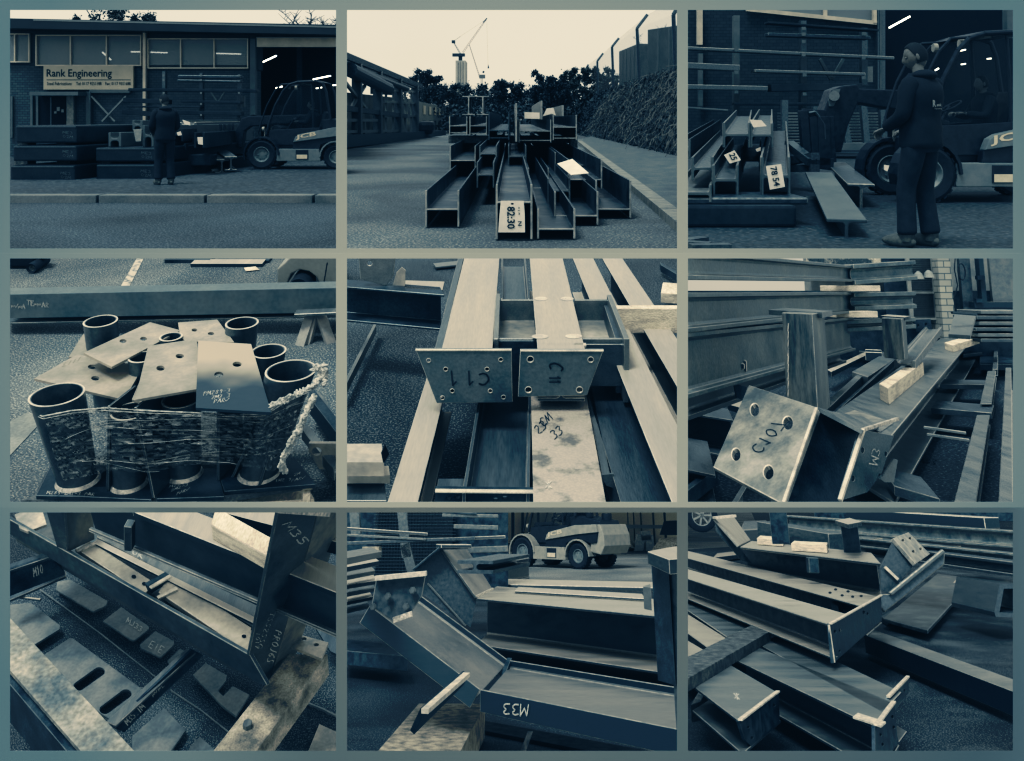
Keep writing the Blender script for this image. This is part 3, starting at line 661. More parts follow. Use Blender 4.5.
# ================================================================== trees and small plants
M['leaf_dark'] = mat('leaf_dark', (.02, .034, .042), (.07, .09, .098), .5, .8, lo=.4, hi=.6)
M['leaf_mid'] = mat('leaf_mid', (.025, .04, .045), (.08, .095, .09), .5, .8, lo=.4, hi=.6)
M['twig'] = mat('twig', (.05, .06, .065), (.22, .22, .20), 1.5, .8)
M['bark'] = mat('bark', (.03, .04, .045), (.07, .08, .08), 2, .9)
def tree(S, base, h, rx, label, seed, n=900, leaf=.35, m='leaf_dark', bare=False, group='trees along the end of the road', low=.25):
    q = random.Random(seed); base = Vector(base); t = thing(S, 'tree', label, 'tree', base, group)
    mb = MB(); top = base + Vector((0, 0, h * .8)); mb.tube(base, base + Vector((0, 0, h * .45)), rx * .09, rx * .06, 8); mb.tube(base + Vector((0, 0, h * .45)), top, rx * .06, rx * .02, 7)
    tips = []
    for i in range(13):
        a = q.uniform(0, 6.28); z = q.uniform(.3, .75) * h; r = rx * q.uniform(.5, .95)
        p = base + Vector((0, 0, z)); e = base + Vector((math.cos(a) * r, math.sin(a) * r, min(h * .97, z + h * q.uniform(.1, .3)))); mb.tube(p, e, rx * .03, rx * .008, 5); tips.append(e)
        for j in range(7 if bare else 2):
            s_ = p.lerp(e, q.uniform(.4, 1)); f = s_ + Vector((q.uniform(-1, 1), q.uniform(-1, 1), q.uniform(.1, 1))) * rx * .38; mb.tube(s_, f, rx * .014, rx * .006, 4)
            if bare:
                for k in range(9): g_ = s_.lerp(f, q.uniform(.3, 1)); mb.tube(g_, g_ + Vector((q.uniform(-1, 1), q.uniform(-1, 1), q.uniform(.1, 1))) * rx * .18, rx * .008, rx * .004, 3)
    mesh_obj(S, 'trunk', mb, 'bark', t)
    if bare: return t
    cl = [(base + Vector((q.gauss(0, rx * .42), q.gauss(0, rx * .3), h * q.uniform(low, .95)))) for _ in range(16)] + [e for e in tips]
    mb = MB()
    for i in range(n):
        c = cl[q.randrange(len(cl))]; zz = (c.z - base.z) / h; rr = rx * (.36 if zz < .7 else .22)
        p = c + Vector((q.gauss(0, rr * .5), q.gauss(0, rr * .5), q.gauss(0, rr * .5)))
        a = Vector((q.uniform(-1, 1), q.uniform(-1, 1), q.uniform(-1, 1))).normalized(); b = a.cross(Vector((q.uniform(-1, 1), q.uniform(-1, 1), q.uniform(-1, 1)))).normalized(); s_ = leaf * q.uniform(.5, 1.3)
        mb.quad(p - a * s_ - b * s_ * .5, p + a * s_ * .2 - b * s_ * .8, p + a * s_ + b * s_ * .2, p - a * s_ * .2 + b * s_ * .7)
    o = mesh_obj(S, 'crown', mb, m, t); o['_open'] = 1
    return t
# ================================================================== bay 2 (top middle): beam pile on the road, crane and bank beyond
def bay2():
    S = P2; UP = Vector((0, 0, 1)); FR = (0, -1, 0)
    ground(S, 'road', M['road2'], y1=6000, x=6000)
    gy = lambda Y: S.G(500, Y, 0).y
    # pavement and kerb at the right, low kerb at the left
    pa = [S.G(a, b, 0) for a, b in ((712, 408), (1090, 712))]
    z = .32
    pts = [S.G(718, 405, z), S.G(1090, 690, z), Vector((18, 66, z)), Vector((17, 190, z))]
    mb = MB(); n = len(pts); mb.add([Vector((p.x, p.y, zz)) for zz in (0, z) for p in pts], [(0, 1, 2, 3), (4, 5, 6, 7)] + [(i, (i + 1) % 4, 4 + (i + 1) % 4, 4 + i) for i in range(4)])
    struct(S, 'pavement', mb, 'pave2')
    a, b = pts[0], pts[1]; d = (b - a); L_ = d.length; d.normalize(); s_ = 0; mb = MB()
    while s_ < L_: mb.bar(a + d * (s_ + .05) + Vector((0, 0, -.14)), a + d * min(L_, s_ + 4.4) + Vector((0, 0, -.14)), .7, .36); s_ += 4.5
    struct(S, 'kerb', mb, 'kerb2')
    mb = MB(); a = S.G(-60, 418, 0); b = S.G(318, 382, 0); mb.bar(a, b, 1.2, .9); mb.bar(a + Vector((-3, 2, 0)), b + Vector((-3, 4, 0)), 4, .5)
    struct(S, 'kerb_edge', mb, 'concrete')
    # bank on the right
    mb = MB(); P = []
    cols = [(-40, 0), (0, 0), (20, 0)]
    nx, nz = 80, 14; q = random.Random(5)
    for i in range(nx + 1):
        u = i / nx; y = 62 + (290 - 62) * u; X0 = 1180 - (1180 - 735) * (1 - (1 - u) ** 1.9) if False else None
        foot = S.G(0, 0, 0)
        px0 = S.W(505 + (10973 / 1) * 0, 335, y)
        xf = .0
        xf = pts[3].x + (pts[2].x - pts[3].x) * ((pts[3].y - y) / (pts[3].y - pts[2].y))
        for j in range(nz + 1):
            v = j / nz; P.append(Vector((16. + v * 6.5 + q.uniform(-.3, .3), y, v * 10.9 + .4 * math.sin(i * .9 + j) * v * (1 - v) + q.uniform(-.25, .25))))
    mb.add(P, [(i * (nz + 1) + j, (i + 1) * (nz + 1) + j, (i + 1) * (nz + 1) + j + 1, i * (nz + 1) + j + 1) for i in range(nx) for j in range(nz)])
    o = struct(S, 'bank', mb, 'bank2'); o['_open'] = 1
    def foot(y): return 16.
    mb = MB()
    for i in range(15000):
        u = q.random() ** 1.3; y = 66 + 200 * u; v = q.random(); p = Vector((foot(y) + v * 6.5 - .2, y, v * 10.8 + q.uniform(-.2, .35)))
        a = Vector((q.uniform(-1, 1), q.uniform(-1, 1), q.uniform(-1, 1))).normalized(); b = a.cross(Vector((q.uniform(-1, 1), q.uniform(-1, 1), q.uniform(-1, 1)))).normalized(); s_ = q.uniform(.10, .26) * (.6 + y / 160)
        mb.quad(p - a * s_, p - b * s_ * .6, p + a * s_, p + b * s_ * .6)
    o = mesh_obj(S, 'undergrowth', mb, 'leaf_dark'); o['kind'] = 'stuff'; o['_open'] = 1; tag(o, 'dark undergrowth covering the bank below the railway fence', 'undergrowth')
    mb = MB()
    for i in range(1100):
        u = q.random() ** 1.8; y = 74 + 120 * u; v = q.uniform(.1, .98); p = Vector((foot(y) + v * 6.5 - .5, y, v * 10.8 + .4)); d = Vector((-q.uniform(-.3, 1.1), q.uniform(-.9, .7), -q.uniform(.2, 1.2)))
        pp = [p]; l_ = q.uniform(.7, 1.6)
        for k in range(5): pp.append(pp[-1] + d * l_ * .55); d = Vector((d.x * .8 + q.uniform(-.35, .35), d.y + q.uniform(-.3, .3), d.z - .12 + q.uniform(-.3, .3)))
        pp = [w_ for w_ in pp if w_.z > .05]
        if len(pp) > 1: mb.path(pp, .022 + .022 * q.random(), 4)
    o = mesh_obj(S, 'brambles', mb, 'twig'); o['kind'] = 'stuff'; o['_open'] = 1; tag(o, 'tangle of pale bare bramble stems hanging down the bank', 'brambles')
    # fence on top of the bank: cranked posts, mesh panels
    t = thing(S, 'security_fence', 'tall mesh fence with cranked post tops running along the bank', 'fence', Vector((foot(60) + 9, 60, 9.4)))
    posts = [((735, 262), (733, 192), (745, 172), 271), ((775, 248), (772, 162), (790, 138), 230), ((822, 232), (817, 118), (838, 92), 195), ((902, 205), (893, 62), (925, 20), 155), ((1012, 190), (1004, 20), (1040, -40), 121)]
    tops = []
    for a, b, c, y in posts:
        A = S.W(*a, y); B = S.W(*b, y); C = S.W(*c, y); A.z -= 2
        mesh_obj(S, 'post', MB().path([A, B, C], .30, 6), 'steel_dark', t); tops.append((A, B, C))
    A, B, C = tops[-1]; tops.append((A + Vector((0, -30, 0)), B + Vector((0, -30, 0)), C + Vector((0, -30, 0))))
    for (A, B, C), (A2, B2, C2) in zip(tops, tops[1:]):
        o = mesh_obj(S, 'mesh_panel', MB().quad(A, A2, B2, B).quad(B, B2, C2, C), 'fence_mesh', t); o['_open'] = 1
    # railway wagons behind the fence
    for lab, x0, x1, yt0, yt1, yb, d in (('dark railway wagon behind the fence at the right edge', 925, 1100, 66, 40, 215, 150), ('lower railway wagon behind the fence, left of the one at the edge', 838, 896, 132, 108, 240, 195)):
        a = S.W(x0, yt0, d + 14); b = S.W(x1, yt1, d - 2); zb = S.zat(S.W((x0 + x1) / 2, 200, d), yb)
        t = thing(S, 'railway_wagon', lab, 'wagon', Vector((a.x, a.y, zb)))
        up_ = [(a.x, a.y), (b.x, b.y), (b.x + 5, b.y + 2), (a.x + 5, a.y + 2)]
        mb = MB().add([Vector((x, y, zz)) for zz in (zb, min(a.z, b.z) if False else None) if zz is not None for x, y in up_], [])
        mb = MB().add([Vector((x, y, zb)) for x, y in up_] + [Vector((x, y, (a.z if i in (0, 3) else b.z))) for i, (x, y) in enumerate(up_)], [(0, 1, 2, 3), (4, 5, 6, 7)] + [(i, (i + 1) % 4, 4 + (i + 1) % 4, 4 + i) for i in range(4)])
        mesh_obj(S, 'body', mb, 'wagon', t, bevel=.15)
        mb = MB()
        for k in range(1, 5):
            p = Vector((a.x, a.y, zb)).lerp(Vector((b.x, b.y, zb)), k / 5); zt = a.z + (b.z - a.z) * k / 5; mb.bb(p + Vector((-.15, -.25, .3)), Vector((p.x + .15, p.y, zt - .4)))
        mesh_obj(S, 'rib', mb, 'steel', t)
    # crane and its tower
    t = thing(S, 'tower_core', 'tall pale concrete core rising above the trees under the crane', 'tower', S.G(356, 345, 0))
    yc = 620.
    mesh_obj(S, 'core', vbox(S, 340, 160, 370, 345, yc, 26), 'core2', t)
    mb = MB()
    for X in (346, 353, 361): vbox(S, X, 162, X + 1.6, 345, yc - .7, .5, mb)
    mesh_obj(S, 'rib', mb, 'grey_paint', t)
    t = thing(S, 'tower_crane', 'luffing tower crane with raised lattice jib standing on the concrete core', 'crane', S.W(352, 160, yc + 8))
    y = yc + 8; r = S.upp(y)
    def lattice(a, b, w0, w1, n, name, m):
        A = S.W(*a, y); B = S.W(*b, y); d = (B - A).normalized(); s = Vector((-d.z, 0, d.x)); mb = MB(); pr = None
        for i in range(n + 1):
            f = i / n; w_ = (w0 + (w1 - w0) * f) * r; c = A.lerp(B, f); p = [c - s * w_, c + s * w_]
            if pr: mb.tube(pr[0], p[0], .5 * r, n=5).tube(pr[1], p[1], .5 * r, n=5).tube(pr[0], p[1], .3 * r, n=4).tube(pr[1], p[0], .3 * r, n=4)
            pr = p
        mesh_obj(S, name, mb, m, t)
    lattice((362, 136), (432, 36), 2.4, 1.6, 16, 'jib', 'crane_paint'); lattice((355, 140), (332, 101), 1.6, 1.2, 7, 'counter_jib', 'steel')
    mesh_obj(S, 'machinery', vbox(S, 330, 138, 368, 147, y - 2, 5), 'steel_dark', t)
    mesh_obj(S, 'counterweight', vbox(S, 328, 98, 338, 106, y - 2, 5), 'steel_dark', t); mesh_obj(S, 'mast', vbox(S, 349, 146, 360, 160, y - 1, 4), 'steel_dark', t)
    mesh_obj(S, 'jib_head', MB().bar(S.W(424, 44, y), S.W(436, 31, y), 3 * r), 'steel_dark', t)
    mesh_obj(S, 'stay', MB().tube(S.W(334, 100, y), S.W(431, 36, y), .22 * r, n=4).tube(S.W(334, 102, y), S.W(356, 86, y), .3 * r, n=4), 'steel_mid', t)
    h = mesh_obj(S, 'hook_block', MB().tube(S.W(440, 184, y), S.W(440, 178, y), 2.6 * r, 1.8 * r, 8).tube(S.W(440, 178, y), S.W(439, 172, y), 1.4 * r, .6 * r, 8), 'steel_dark', t)
    mesh_obj(S, 'hoist_rope', MB().tube(S.W(435, 34, y), S.W(439, 172, y), .2 * r, n=4), 'steel_mid', t)
    t = thing(S, 'tower_crane', 'smaller distant crane with thin leaning jib right of the concrete core', 'crane', S.W(420, 235, yc + 30)); y = yc + 30
    lattice((414, 212), (382, 112), 1.5, .7, 16, 'jib', 'crane_paint'); lattice((420, 240), (420, 205), 2.8, 2.8, 6, 'mast', 'steel_mid')
    mesh_obj(S, 'machinery', vbox(S, 412, 203, 430, 214, y - 2, 5), 'steel_mid', t); mesh_obj(S, 'counterweight', MB().tube(S.W(424, 198, y), S.W(426, 192, y), 3 * r, n=8), 'steel_dark', t)
    # trees
    spec = [(175, 215, 30, 1, 0), (230, 205, 42, 1, 0), (255, 190, 40, 0, 0), (300, 240, 40, 0, 0), (355, 235, 42, 0, 0), (400, 240, 42, 0, 0), (445, 236, 44, 0, 0), (490, 225, 40, 0, 0), (520, 262, 36, 0, 1),
            (560, 228, 46, 0, 0), (612, 190, 46, 0, 0), (655, 215, 44, 0, 0), (700, 195, 44, 0, 1), (735, 175, 40, 1, 1), (800, 178, 42, 0, 1), (930, 60, 46, 1, 0)]
    names = ['bare tree above the end of the rack building', 'dense tree rising behind the end of the rack building', 'tall dense tree left of the crane tower', 'low dark tree just left of the crane tower', 'dark tree in front of the foot of the concrete tower',
             'dark tree just right of the concrete tower', 'dark rounded tree below the hanging hook', 'dark tree above the left end of the beam pile', 'low tree where the sky dips lowest over the road', 'dark tree right of the dip in the skyline', 'tallest dark tree over the right of the beam pile',
             'dark tree between the tallest one and the fence', 'tree beside the near end of the fence', 'thin-topped tree against the first fence post', 'tree behind the mesh between the second and third fence posts', 'tall bare-topped tree behind the railway wagons']
    for i, ((X, Yt, w_, kind, mm), nm) in enumerate(zip(spec, names)):
        y = 250 + (i * 37) % 50 - (40 if X > 560 else 0); b = S.G(X, 343, 0) * 0; y = y + 60 if X > 780 else y; b = S.W(X, 335, y); b.z = 0; h = S.zat(b, Yt); rx = w_ * S.upp(y) * 1.05
        tree(S, b, h, rx, nm, 20 + i, n=4200, leaf=.34, m='leaf_mid' if mm else 'leaf_dark', bare=(i in (0, 15)), low=.05)
    mb = MB()
    for i in range(7000):
        X = q.uniform(190, 760); y = q.uniform(225, 300); p = S.W(X, 335, y); p.z = q.uniform(0, 7.5) * (1 if X < 560 else 1.3)
        a = Vector((q.uniform(-1, 1), q.uniform(-1, 1), q.uniform(-1, 1))).normalized(); b = a.cross(Vector((q.uniform(-1, 1), q.uniform(-1, 1), q.uniform(-1, 1)))).normalized(); s_ = q.uniform(.25, .7)
        mb.quad(p - a * s_, p - b * s_ * .6, p + a * s_, p + b * s_ * .6)
    o = mesh_obj(S, 'hedge_foliage', mb, 'leaf_dark'); o['kind'] = 'stuff'; o['_open'] = 1; tag(o, 'dark mass of low foliage closing the end of the road', 'foliage')
    # building far left
    t = thing(S, 'terrace_building', 'low distant building with windows between the rack building and the beam pile', 'building', S.G(280, 385, 0))
    y = 205
    mesh_obj(S, 'wall', MB().add([S.W(228, 284, 190), S.W(330, 306, 300), S.W(330, 372, 300), S.W(228, 392, 190)] + [S.W(228, 284, 190) + Vector((-12, 0, 0)), S.W(330, 306, 300) + Vector((-12, 0, 0)), S.W(330, 372, 300) + Vector((-12, 0, 0)), S.W(228, 392, 190) + Vector((-12, 0, 0))], [(0, 1, 2, 3), (7, 6, 5, 4), (0, 1, 5, 4), (3, 2, 6, 7)]), 'concrete', t)
    for k in range(7):
        f = .08 + k * .13; a = S.W(228, 284, 190).lerp(S.W(330, 306, 300), f); b = S.W(228, 392, 190).lerp(S.W(330, 372, 300), f); dr = (S.W(330, 306, 300) - S.W(228, 284, 190)).normalized() * 6
        for v0, v1 in ((.1, .36), (.55, .95)):
            p = a.lerp(b, v0); p2 = a.lerp(b, v1); mb = MB(); w0 = Vector((.12, 0, 0)); mb.quad(p + w0, p + dr + w0, p2 + dr + w0, p2 + w0); mesh_obj(S, 'window', mb, 'cream' if v0 < .2 else 'steel_dark', t)
    tag(mesh_obj(S, 'parked_car', vbox(S, 226, 345, 272, 384, 180, 6), 'black_paint', bevel=.8), 'dark parked vehicle below the distant building', 'car')
    # rack building on the left
    t = thing(S, 'storage_rack', 'long open rack building along the left of the road, with long roof rail and braces', 'rack', S.G(8, 430, 0))
    xa = S.G(8, 428, 0); xb = S.G(235, 396, 0)
    def R3(X, Y, off=0.):      # point on the rack's long plane
        P0 = Vector((xa.x + off, xa.y, 0)); n = (xb - xa).cross(UP).normalized(); return S.I(X, Y, P0, n)
    def rb(name, a, b, w_, m='steel_dark', off=0., h=None): return mesh_obj(S, name, MB().bar(R3(*a, off), R3(*b, off), w_, h or w_), m, t)
    rb('roof_rail', (-60, 122), (232, 240), 1.0, 'steel_dark', h=.9)
    rb('roof_rail', (-60, 138), (232, 248), .5, 'steel', h=.5)
    for X, yt, yb in ((40, 170, 420), (103, 192, 412), (165, 215, 404), (216, 234, 398)): rb('post', (X, yt), (X, yb), 1.3, 'steel', h=1.0)
    rb('arm', (-40, 300), (188, 330), .7, 'steel_pale'); rb('arm', (-40, 342), (100, 342), .4, 'steel_mid'); rb('arm', (-40, 378), (190, 374), .4, 'steel_mid')
    rb('arm', (-40, 408), (300, 384), 1.6, 'steel_dark', h=1.6)
    rb('brace', (0, 222), (70, 310), .4, 'steel_mid'); rb('brace', (18, 310), (64, 236), .4, 'steel_mid')
    mb = MB().tube(R3(18, 188, .5), R3(135, 246, .5), 1.0, n=14).tube(R3(60, 196, .5), R3(190, 246, .5), .5, n=10); mesh_obj(S, 'stored_pipe', mb, 'steel_dark', t)
    for X in (38, 62, 128, 150, 186, 205): rb('stud', (X, 340 if X < 110 else 250), (X, 408), .35, 'steel_mid')
    for a in (250, 285, 330): rb('shelf', (120, a), (225, a + 6 if a < 290 else a - 2), .4, 'steel_mid')
    mesh_obj(S, 'back_wall', MB().quad(R3(-60, 250, -3), R3(222, 280, -3), R3(222, 398, -3), R3(-60, 430, -3)), 'rack_back', t)['_open'] = 1
    for i, q_ in enumerate(((80, 232, 152, 262), (196, 246, 214, 262))): mesh_obj(S, 'light_panel', MB().quad(R3(q_[0], q_[1], -2.9), R3(q_[2], q_[1] + 8, -2.9), R3(q_[2], q_[3] + 4, -2.9), R3(q_[0], q_[3], -2.9)), 'steel_pale', t)
    # the beam pile: H sections with upright flanges, ends towards us
    ends = [(247, 352, 556, 612, 668, 30.5, 470, 'near beam at the left edge of the pile, its end nearest the road edge', 0), (462, 575, 538, 590, 706, 29.5, 417, 'long middle beam with the 82 30 tag hung in its end', 1),
            (588, 706, 612, 672, 704, 30., 540, 'beam directly right of the 82 30 tag', 2), (640, 776, 560, 632, 662, 34., 500, 'beam low in the pile, second from the right edge', 3), (766, 876, 526, 612, 640, 36., 490, 'beam at the right edge of the pile, lowest', 4),
            (682, 788, 462, 522, 552, 40., 430, 'beam on the right carrying the loose paper tag', 5), (322, 402, 420, 464, 502, 50., 400, 'beam above the left edge beam, in shadow', 6), (560, 625, 488, 548, 568, 44., 420, 'short-looking beam deep between the middle beams', 7),
            (642, 735, 440, 478, 505, 50., 420, 'beam behind the one with the loose paper', 8)]
    for x0, x1, yt, yw, yb, y, far, lab, k in ends:
        y = 4.0 / ((yb + 4 - 335) / 3.048 / 900) if yb > 560 else y
        a = S.W(x0, yt, y); b = S.W(x1, yb, y); w_ = b.x - a.x; h = a.z - b.z; zw = S.W(x0, yw, y).z; tf = .075; tw = .06
        cx = (a.x + b.x) / 2; zt = a.z
        t = thing(S, 'steel_beam', lab, 'beam', Vector((cx, y, b.z)), 'H beams piled on the road')
        pr = [(-w_ / 2, 0), (-w_ / 2 + tf, 0), (-w_ / 2 + tf, zw - zt), (w_ / 2 - tf, zw - zt), (w_ / 2 - tf, 0), (w_ / 2, 0), (w_ / 2, -h), (w_ / 2 - tf, -h), (w_ / 2 - tf, zw - zt - tw), (-w_ / 2 + tf, zw - zt - tw), (-w_ / 2 + tf, -h), (-w_ / 2, -h)]
        L_ = 120 - y
        mesh_obj(S, 'section', MB().prism(pr, (cx, y + .12, zt), (cx, y + L_ * (1.0 if k != 6 else .5), zt)), 'pile_steel', t, bevel=.02)
        mesh_obj(S, 'sawn_end', MB().prism([(u * .998, v * .998) for u, v in pr], (cx, y, zt), (cx, y + .12, zt)), 'pile_edge', t, bevel=.02)
    for x0, x1, yt, yw, yb, y, lab in ((404, 458, 470, 512, 548, 41., 'dark beam between the left edge beam and the middle beam'), (412, 466, 420, 440, 470, 47., 'upper dark beam behind the gap left of the middle beam'), (500, 556, 420, 452, 486, 52., 'dark beam seen deep down the middle of the pile'), (620, 690, 520, 560, 596, 38., 'dark beam wedged between the right-hand beams')):  # beams added to fill gaps that are only dark shade
        a = S.W(x0, yt, y); b = S.W(x1, yb, y); t = thing(S, 'steel_beam', lab, 'beam', Vector(((a.x + b.x) / 2, y, b.z)), 'H beams piled on the road')  # added beam, fills a gap that is only dark shade
        pr = hprof(b.x - a.x, a.z - b.z, .07, .06); mesh_obj(S, 'section', MB().prism(pr, ((a.x + b.x) / 2, y + .1, a.z), ((a.x + b.x) / 2, 100, a.z)), 'pile_steel', t); mesh_obj(S, 'sawn_end', MB().prism(pr, ((a.x + b.x) / 2, y, a.z), ((a.x + b.x) / 2, y + .1, a.z)), 'steel_mid', t)
    rows = [(320, 376, 330, 358, 386, 62, 0), (382, 436, 330, 358, 388, 62, 0), (440, 504, 316, 372, 402, 60, 1), (532, 632, 340, 374, 410, 58, 0), (636, 710, 325, 362, 403, 58, 0)]
    names = ['leftmost beam end of the upper row', 'second beam end of the upper row, below the upright I beams', 'dark wide beam end in the middle of the upper row', 'broad beam end of the upper row carrying the small white tag', 'right-hand beam end of the upper row']
    for (x0, x1, yt, yw, yb, y, dk), lab in zip(rows, names):
        a = S.W(x0, yt, y); b = S.W(x1, yb, y); w_ = b.x - a.x; h = a.z - b.z; zw = S.W(x0, yw, y).z; zt = a.z; tf = .08; tw = .06; cx = (a.x + b.x) / 2
        pr = [(-w_ / 2, 0), (-w_ / 2 + tf, 0), (-w_ / 2 + tf, zw - zt), (w_ / 2 - tf, zw - zt), (w_ / 2 - tf, 0), (w_ / 2, 0), (w_ / 2, -h), (w_ / 2 - tf, -h), (w_ / 2 - tf, zw - zt - tw), (-w_ / 2 + tf, zw - zt - tw), (-w_ / 2 + tf, -h), (-w_ / 2, -h)]
        t = thing(S, 'steel_beam', lab, 'beam', Vector((cx, y, b.z)), 'H beams piled on the road')
        mesh_obj(S, 'section', MB().prism(pr, (cx, y + .15, zt), (cx, y + 60, zt)), 'steel_dark' if dk else 'pile_steel', t); mesh_obj(S, 'sawn_end', MB().prism(pr, (cx, y, zt), (cx, y + .15, zt)), 'pile_edge' if not dk else 'steel', t)
        mesh_obj(S, 'lower_flange', MB().bb((cx - w_ / 2 + tf, y + .1, b.z + .1), (cx + w_ / 2 - tf, y + .3, b.z + .17)), 'pile_edge' if not dk else 'steel', t)
    for X, lab in ((380, 'left of the two upright I beams on top of the pile'), (423, 'right of the two upright I beams on top of the pile')):
        a = S.W(X - 19, 268, 66); b = S.W(X + 19, 326, 66); w_ = b.x - a.x; h = a.z - b.z
        t = thing(S, 'steel_beam', lab, 'beam', Vector(((a.x + b.x) / 2, 66, b.z)), 'H beams piled on the road')
        mesh_obj(S, 'section', MB().prism(iprof(w_, h, .08, .1), ((a.x + b.x) / 2, 66, a.z), ((a.x + b.x) / 2, 70, a.z)), 'pile_steel', t)
        mesh_obj(S, 'sawn_end', MB().prism(iprof(w_, h, .08, .1), ((a.x + b.x) / 2, 65.9, a.z), ((a.x + b.x) / 2, 66, a.z)), 'pile_edge', t)
    for (x0, y0, x1, y1, y, lab) in ((522, 290, 528, 408, 56, 'thin upright flange end beside the broad beam'), (600, 282, 605, 340, 64, 'upright flange end behind the small white tag'), (664, 296, 670, 330, 64, 'upright flange end above the right-hand beam end')):
        a = S.W(x0, y0, y); b = S.W(x1, y1, y); tag(mesh_obj(S, 'steel_flange', MB().bb((a.x, y, b.z), (b.x, y + 30, a.z)), 'pile_edge'), lab, 'flange')
    # timber bearers under the upper row
    tag(mesh_obj(S, 'timber_bearer', vbox(S, 318, 390, 712, 412, 63, 1.6), 'timber_dark', bevel=.05), 'dark timber bearer under the upper row of beams', 'bearer')
    tag(mesh_obj(S, 'timber_bearer', vbox(S, 690, 400, 712, 432, 62, 1.6), 'timber_dark', bevel=.05), 'small timber block under the right end of the upper row', 'bearer')
    # tags
    y = S.G(500, 710, 0).y - .05
    t = thing(S, 'paper_tag', 'white tag printed 82 30 hanging in the end of the middle beam', 'tag', S.W(510, 685, y))
    pp = [(478, 588), (548, 588), (551, 630), (552, 684), (470, 684), (473, 640)]; y -= .05
    plate(S, (0, y, 0), FR, pp, [(513, 597, 5, 3)], .02, 'paper', parent=t, name='sheet')
    for tx, A, U, V, m_ in (('82:30', (497, 605), (0, 68), (24, 0), 'ink'), ('N', (530, 650), (0, 14), (12, 0), 'ink'), ('6 J R', (530, 606), (0, 26), (6, 0), 'ink')):
        a = S.W(A[0], A[1], y - .02); u = S.W(A[0] + U[0], A[1] + U[1], y - .02) - a; v = S.W(A[0] + V[0], A[1] + V[1], y - .02) - a
        letters(S, tx, a, u, v, m_, t, bold=.02)
    a = S.G(655, 462, 0); zf = S.W(700, 522, 4.0 / ((556 - 335) / 3.048 / 900)).z
    t = thing(S, 'paper_tag', 'loose white paper lying on the beam at the right', 'paper', S.W(700, 490, 39))
    P, n = plane3(S.W(652, 472, 39.2), S.W(694, 508, 37.2), S.W(745, 503, 37.2)); plate(S, P, n, [(650, 474), (692, 508), (746, 503), (696, 460)], t=.03, m='paper', parent=t, name='sheet')
    t = thing(S, 'paper_tag', 'small white tag standing on the broad upper beam', 'tag', S.W(570, 338, 59)); vplate(S, 57.5, [(550, 317), (596, 319), (596, 338), (550, 337)], t=.05, m='paper', parent=t, name='sheet')
    t = thing(S, 'paper_tag', 'crumpled white tag behind the right-hand upper beam', 'tag', S.W(625, 330, 61)); vplate(S, 61, [(606, 330), (618, 306), (638, 304), (646, 328), (634, 322)], t=.05, m='paper', parent=t, name='sheet')
asphalt('road2', (.05, .068, .078), (.10, .115, .12), (.26, .27, .26), 9, .56)
M['pave2'] = mat('pave2', (.06, .08, .09), (.13, .145, .145), 1.2, .85, fine=.3)
M['kerb2'] = mat('kerb2', (.14, .16, .165), (.26, .27, .25), 2, .85, fine=.2)
M['bank2'] = mat('bank2', (.012, .02, .026), (.04, .05, .055), 1, .9, fine=.4)
M['wagon'] = mat('wagon', (.02, .035, .046), (.065, .085, .095), .4, .6, fine=.1)
M['core2'] = mat('core2', (.36, .37, .35), (.46, .46, .42), .1, .9)
M['crane_paint'] = mat('crane_paint', (.30, .28, .26), (.42, .38, .34), .2, .6)
M['rack_back'] = mat('rack_back', (.06, .08, .09), (.30, .31, .29), .25, .8)
M['pile_steel'] = mat('pile_steel', (.014, .028, .038), (.055, .076, .09), .6, .42, .35, .1, fine=.15)
M['pile_edge'] = mat('pile_edge', (.22, .235, .23), (.42, .42, .39), 3, .5, .3)
M['paper'] = mat('paper', (.62, .60, .54), (.78, .75, .68), 2, .8)
def fence_mesh():
    m = bpy.data.materials.new('fence_mesh'); m.use_nodes = True; n = m.node_tree.nodes; l = m.node_tree.links; b = n['Principled BSDF']
    b.inputs['Base Color'].default_value = (.20, .22, .22, 1); b.inputs['Alpha'].default_value = .26; b.inputs['Roughness'].default_value = .8; M['fence_mesh'] = m
fence_mesh()
bay2()
# ================================================================== bays 1 and 3: the works yard
asphalt('yard1', (.028, .042, .052), (.05, .065, .075), (.10, .12, .125), 4, .58)
asphalt('road1', (.018, .031, .041), (.034, .049, .059), (.15, .17, .175), 11, .55)
M['kerb1'] = mat('kerb1', (.11, .13, .135), (.19, .20, .195), .8, .85, fine=.15)
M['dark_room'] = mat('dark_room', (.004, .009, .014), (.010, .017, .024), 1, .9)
M['fascia'] = mat('fascia', (.016, .028, .036), (.035, .05, .058), .6, .6)
M['win_frame'] = mat('win_frame', (.38, .37, .32), (.50, .47, .40), 1, .6)
M['beam1'] = mat('beam1', (.012, .024, .034), (.038, .054, .064), .5, .45, .3, fine=.15)
M['pane'] = mat('pane', (.17, .21, .225), (.23, .255, .26), .2, .35, spec=.6, alpha=.72)
brick('brick1', (.055, .08, .094), (.085, .108, .118), (.03, .045, .055), 1.1)
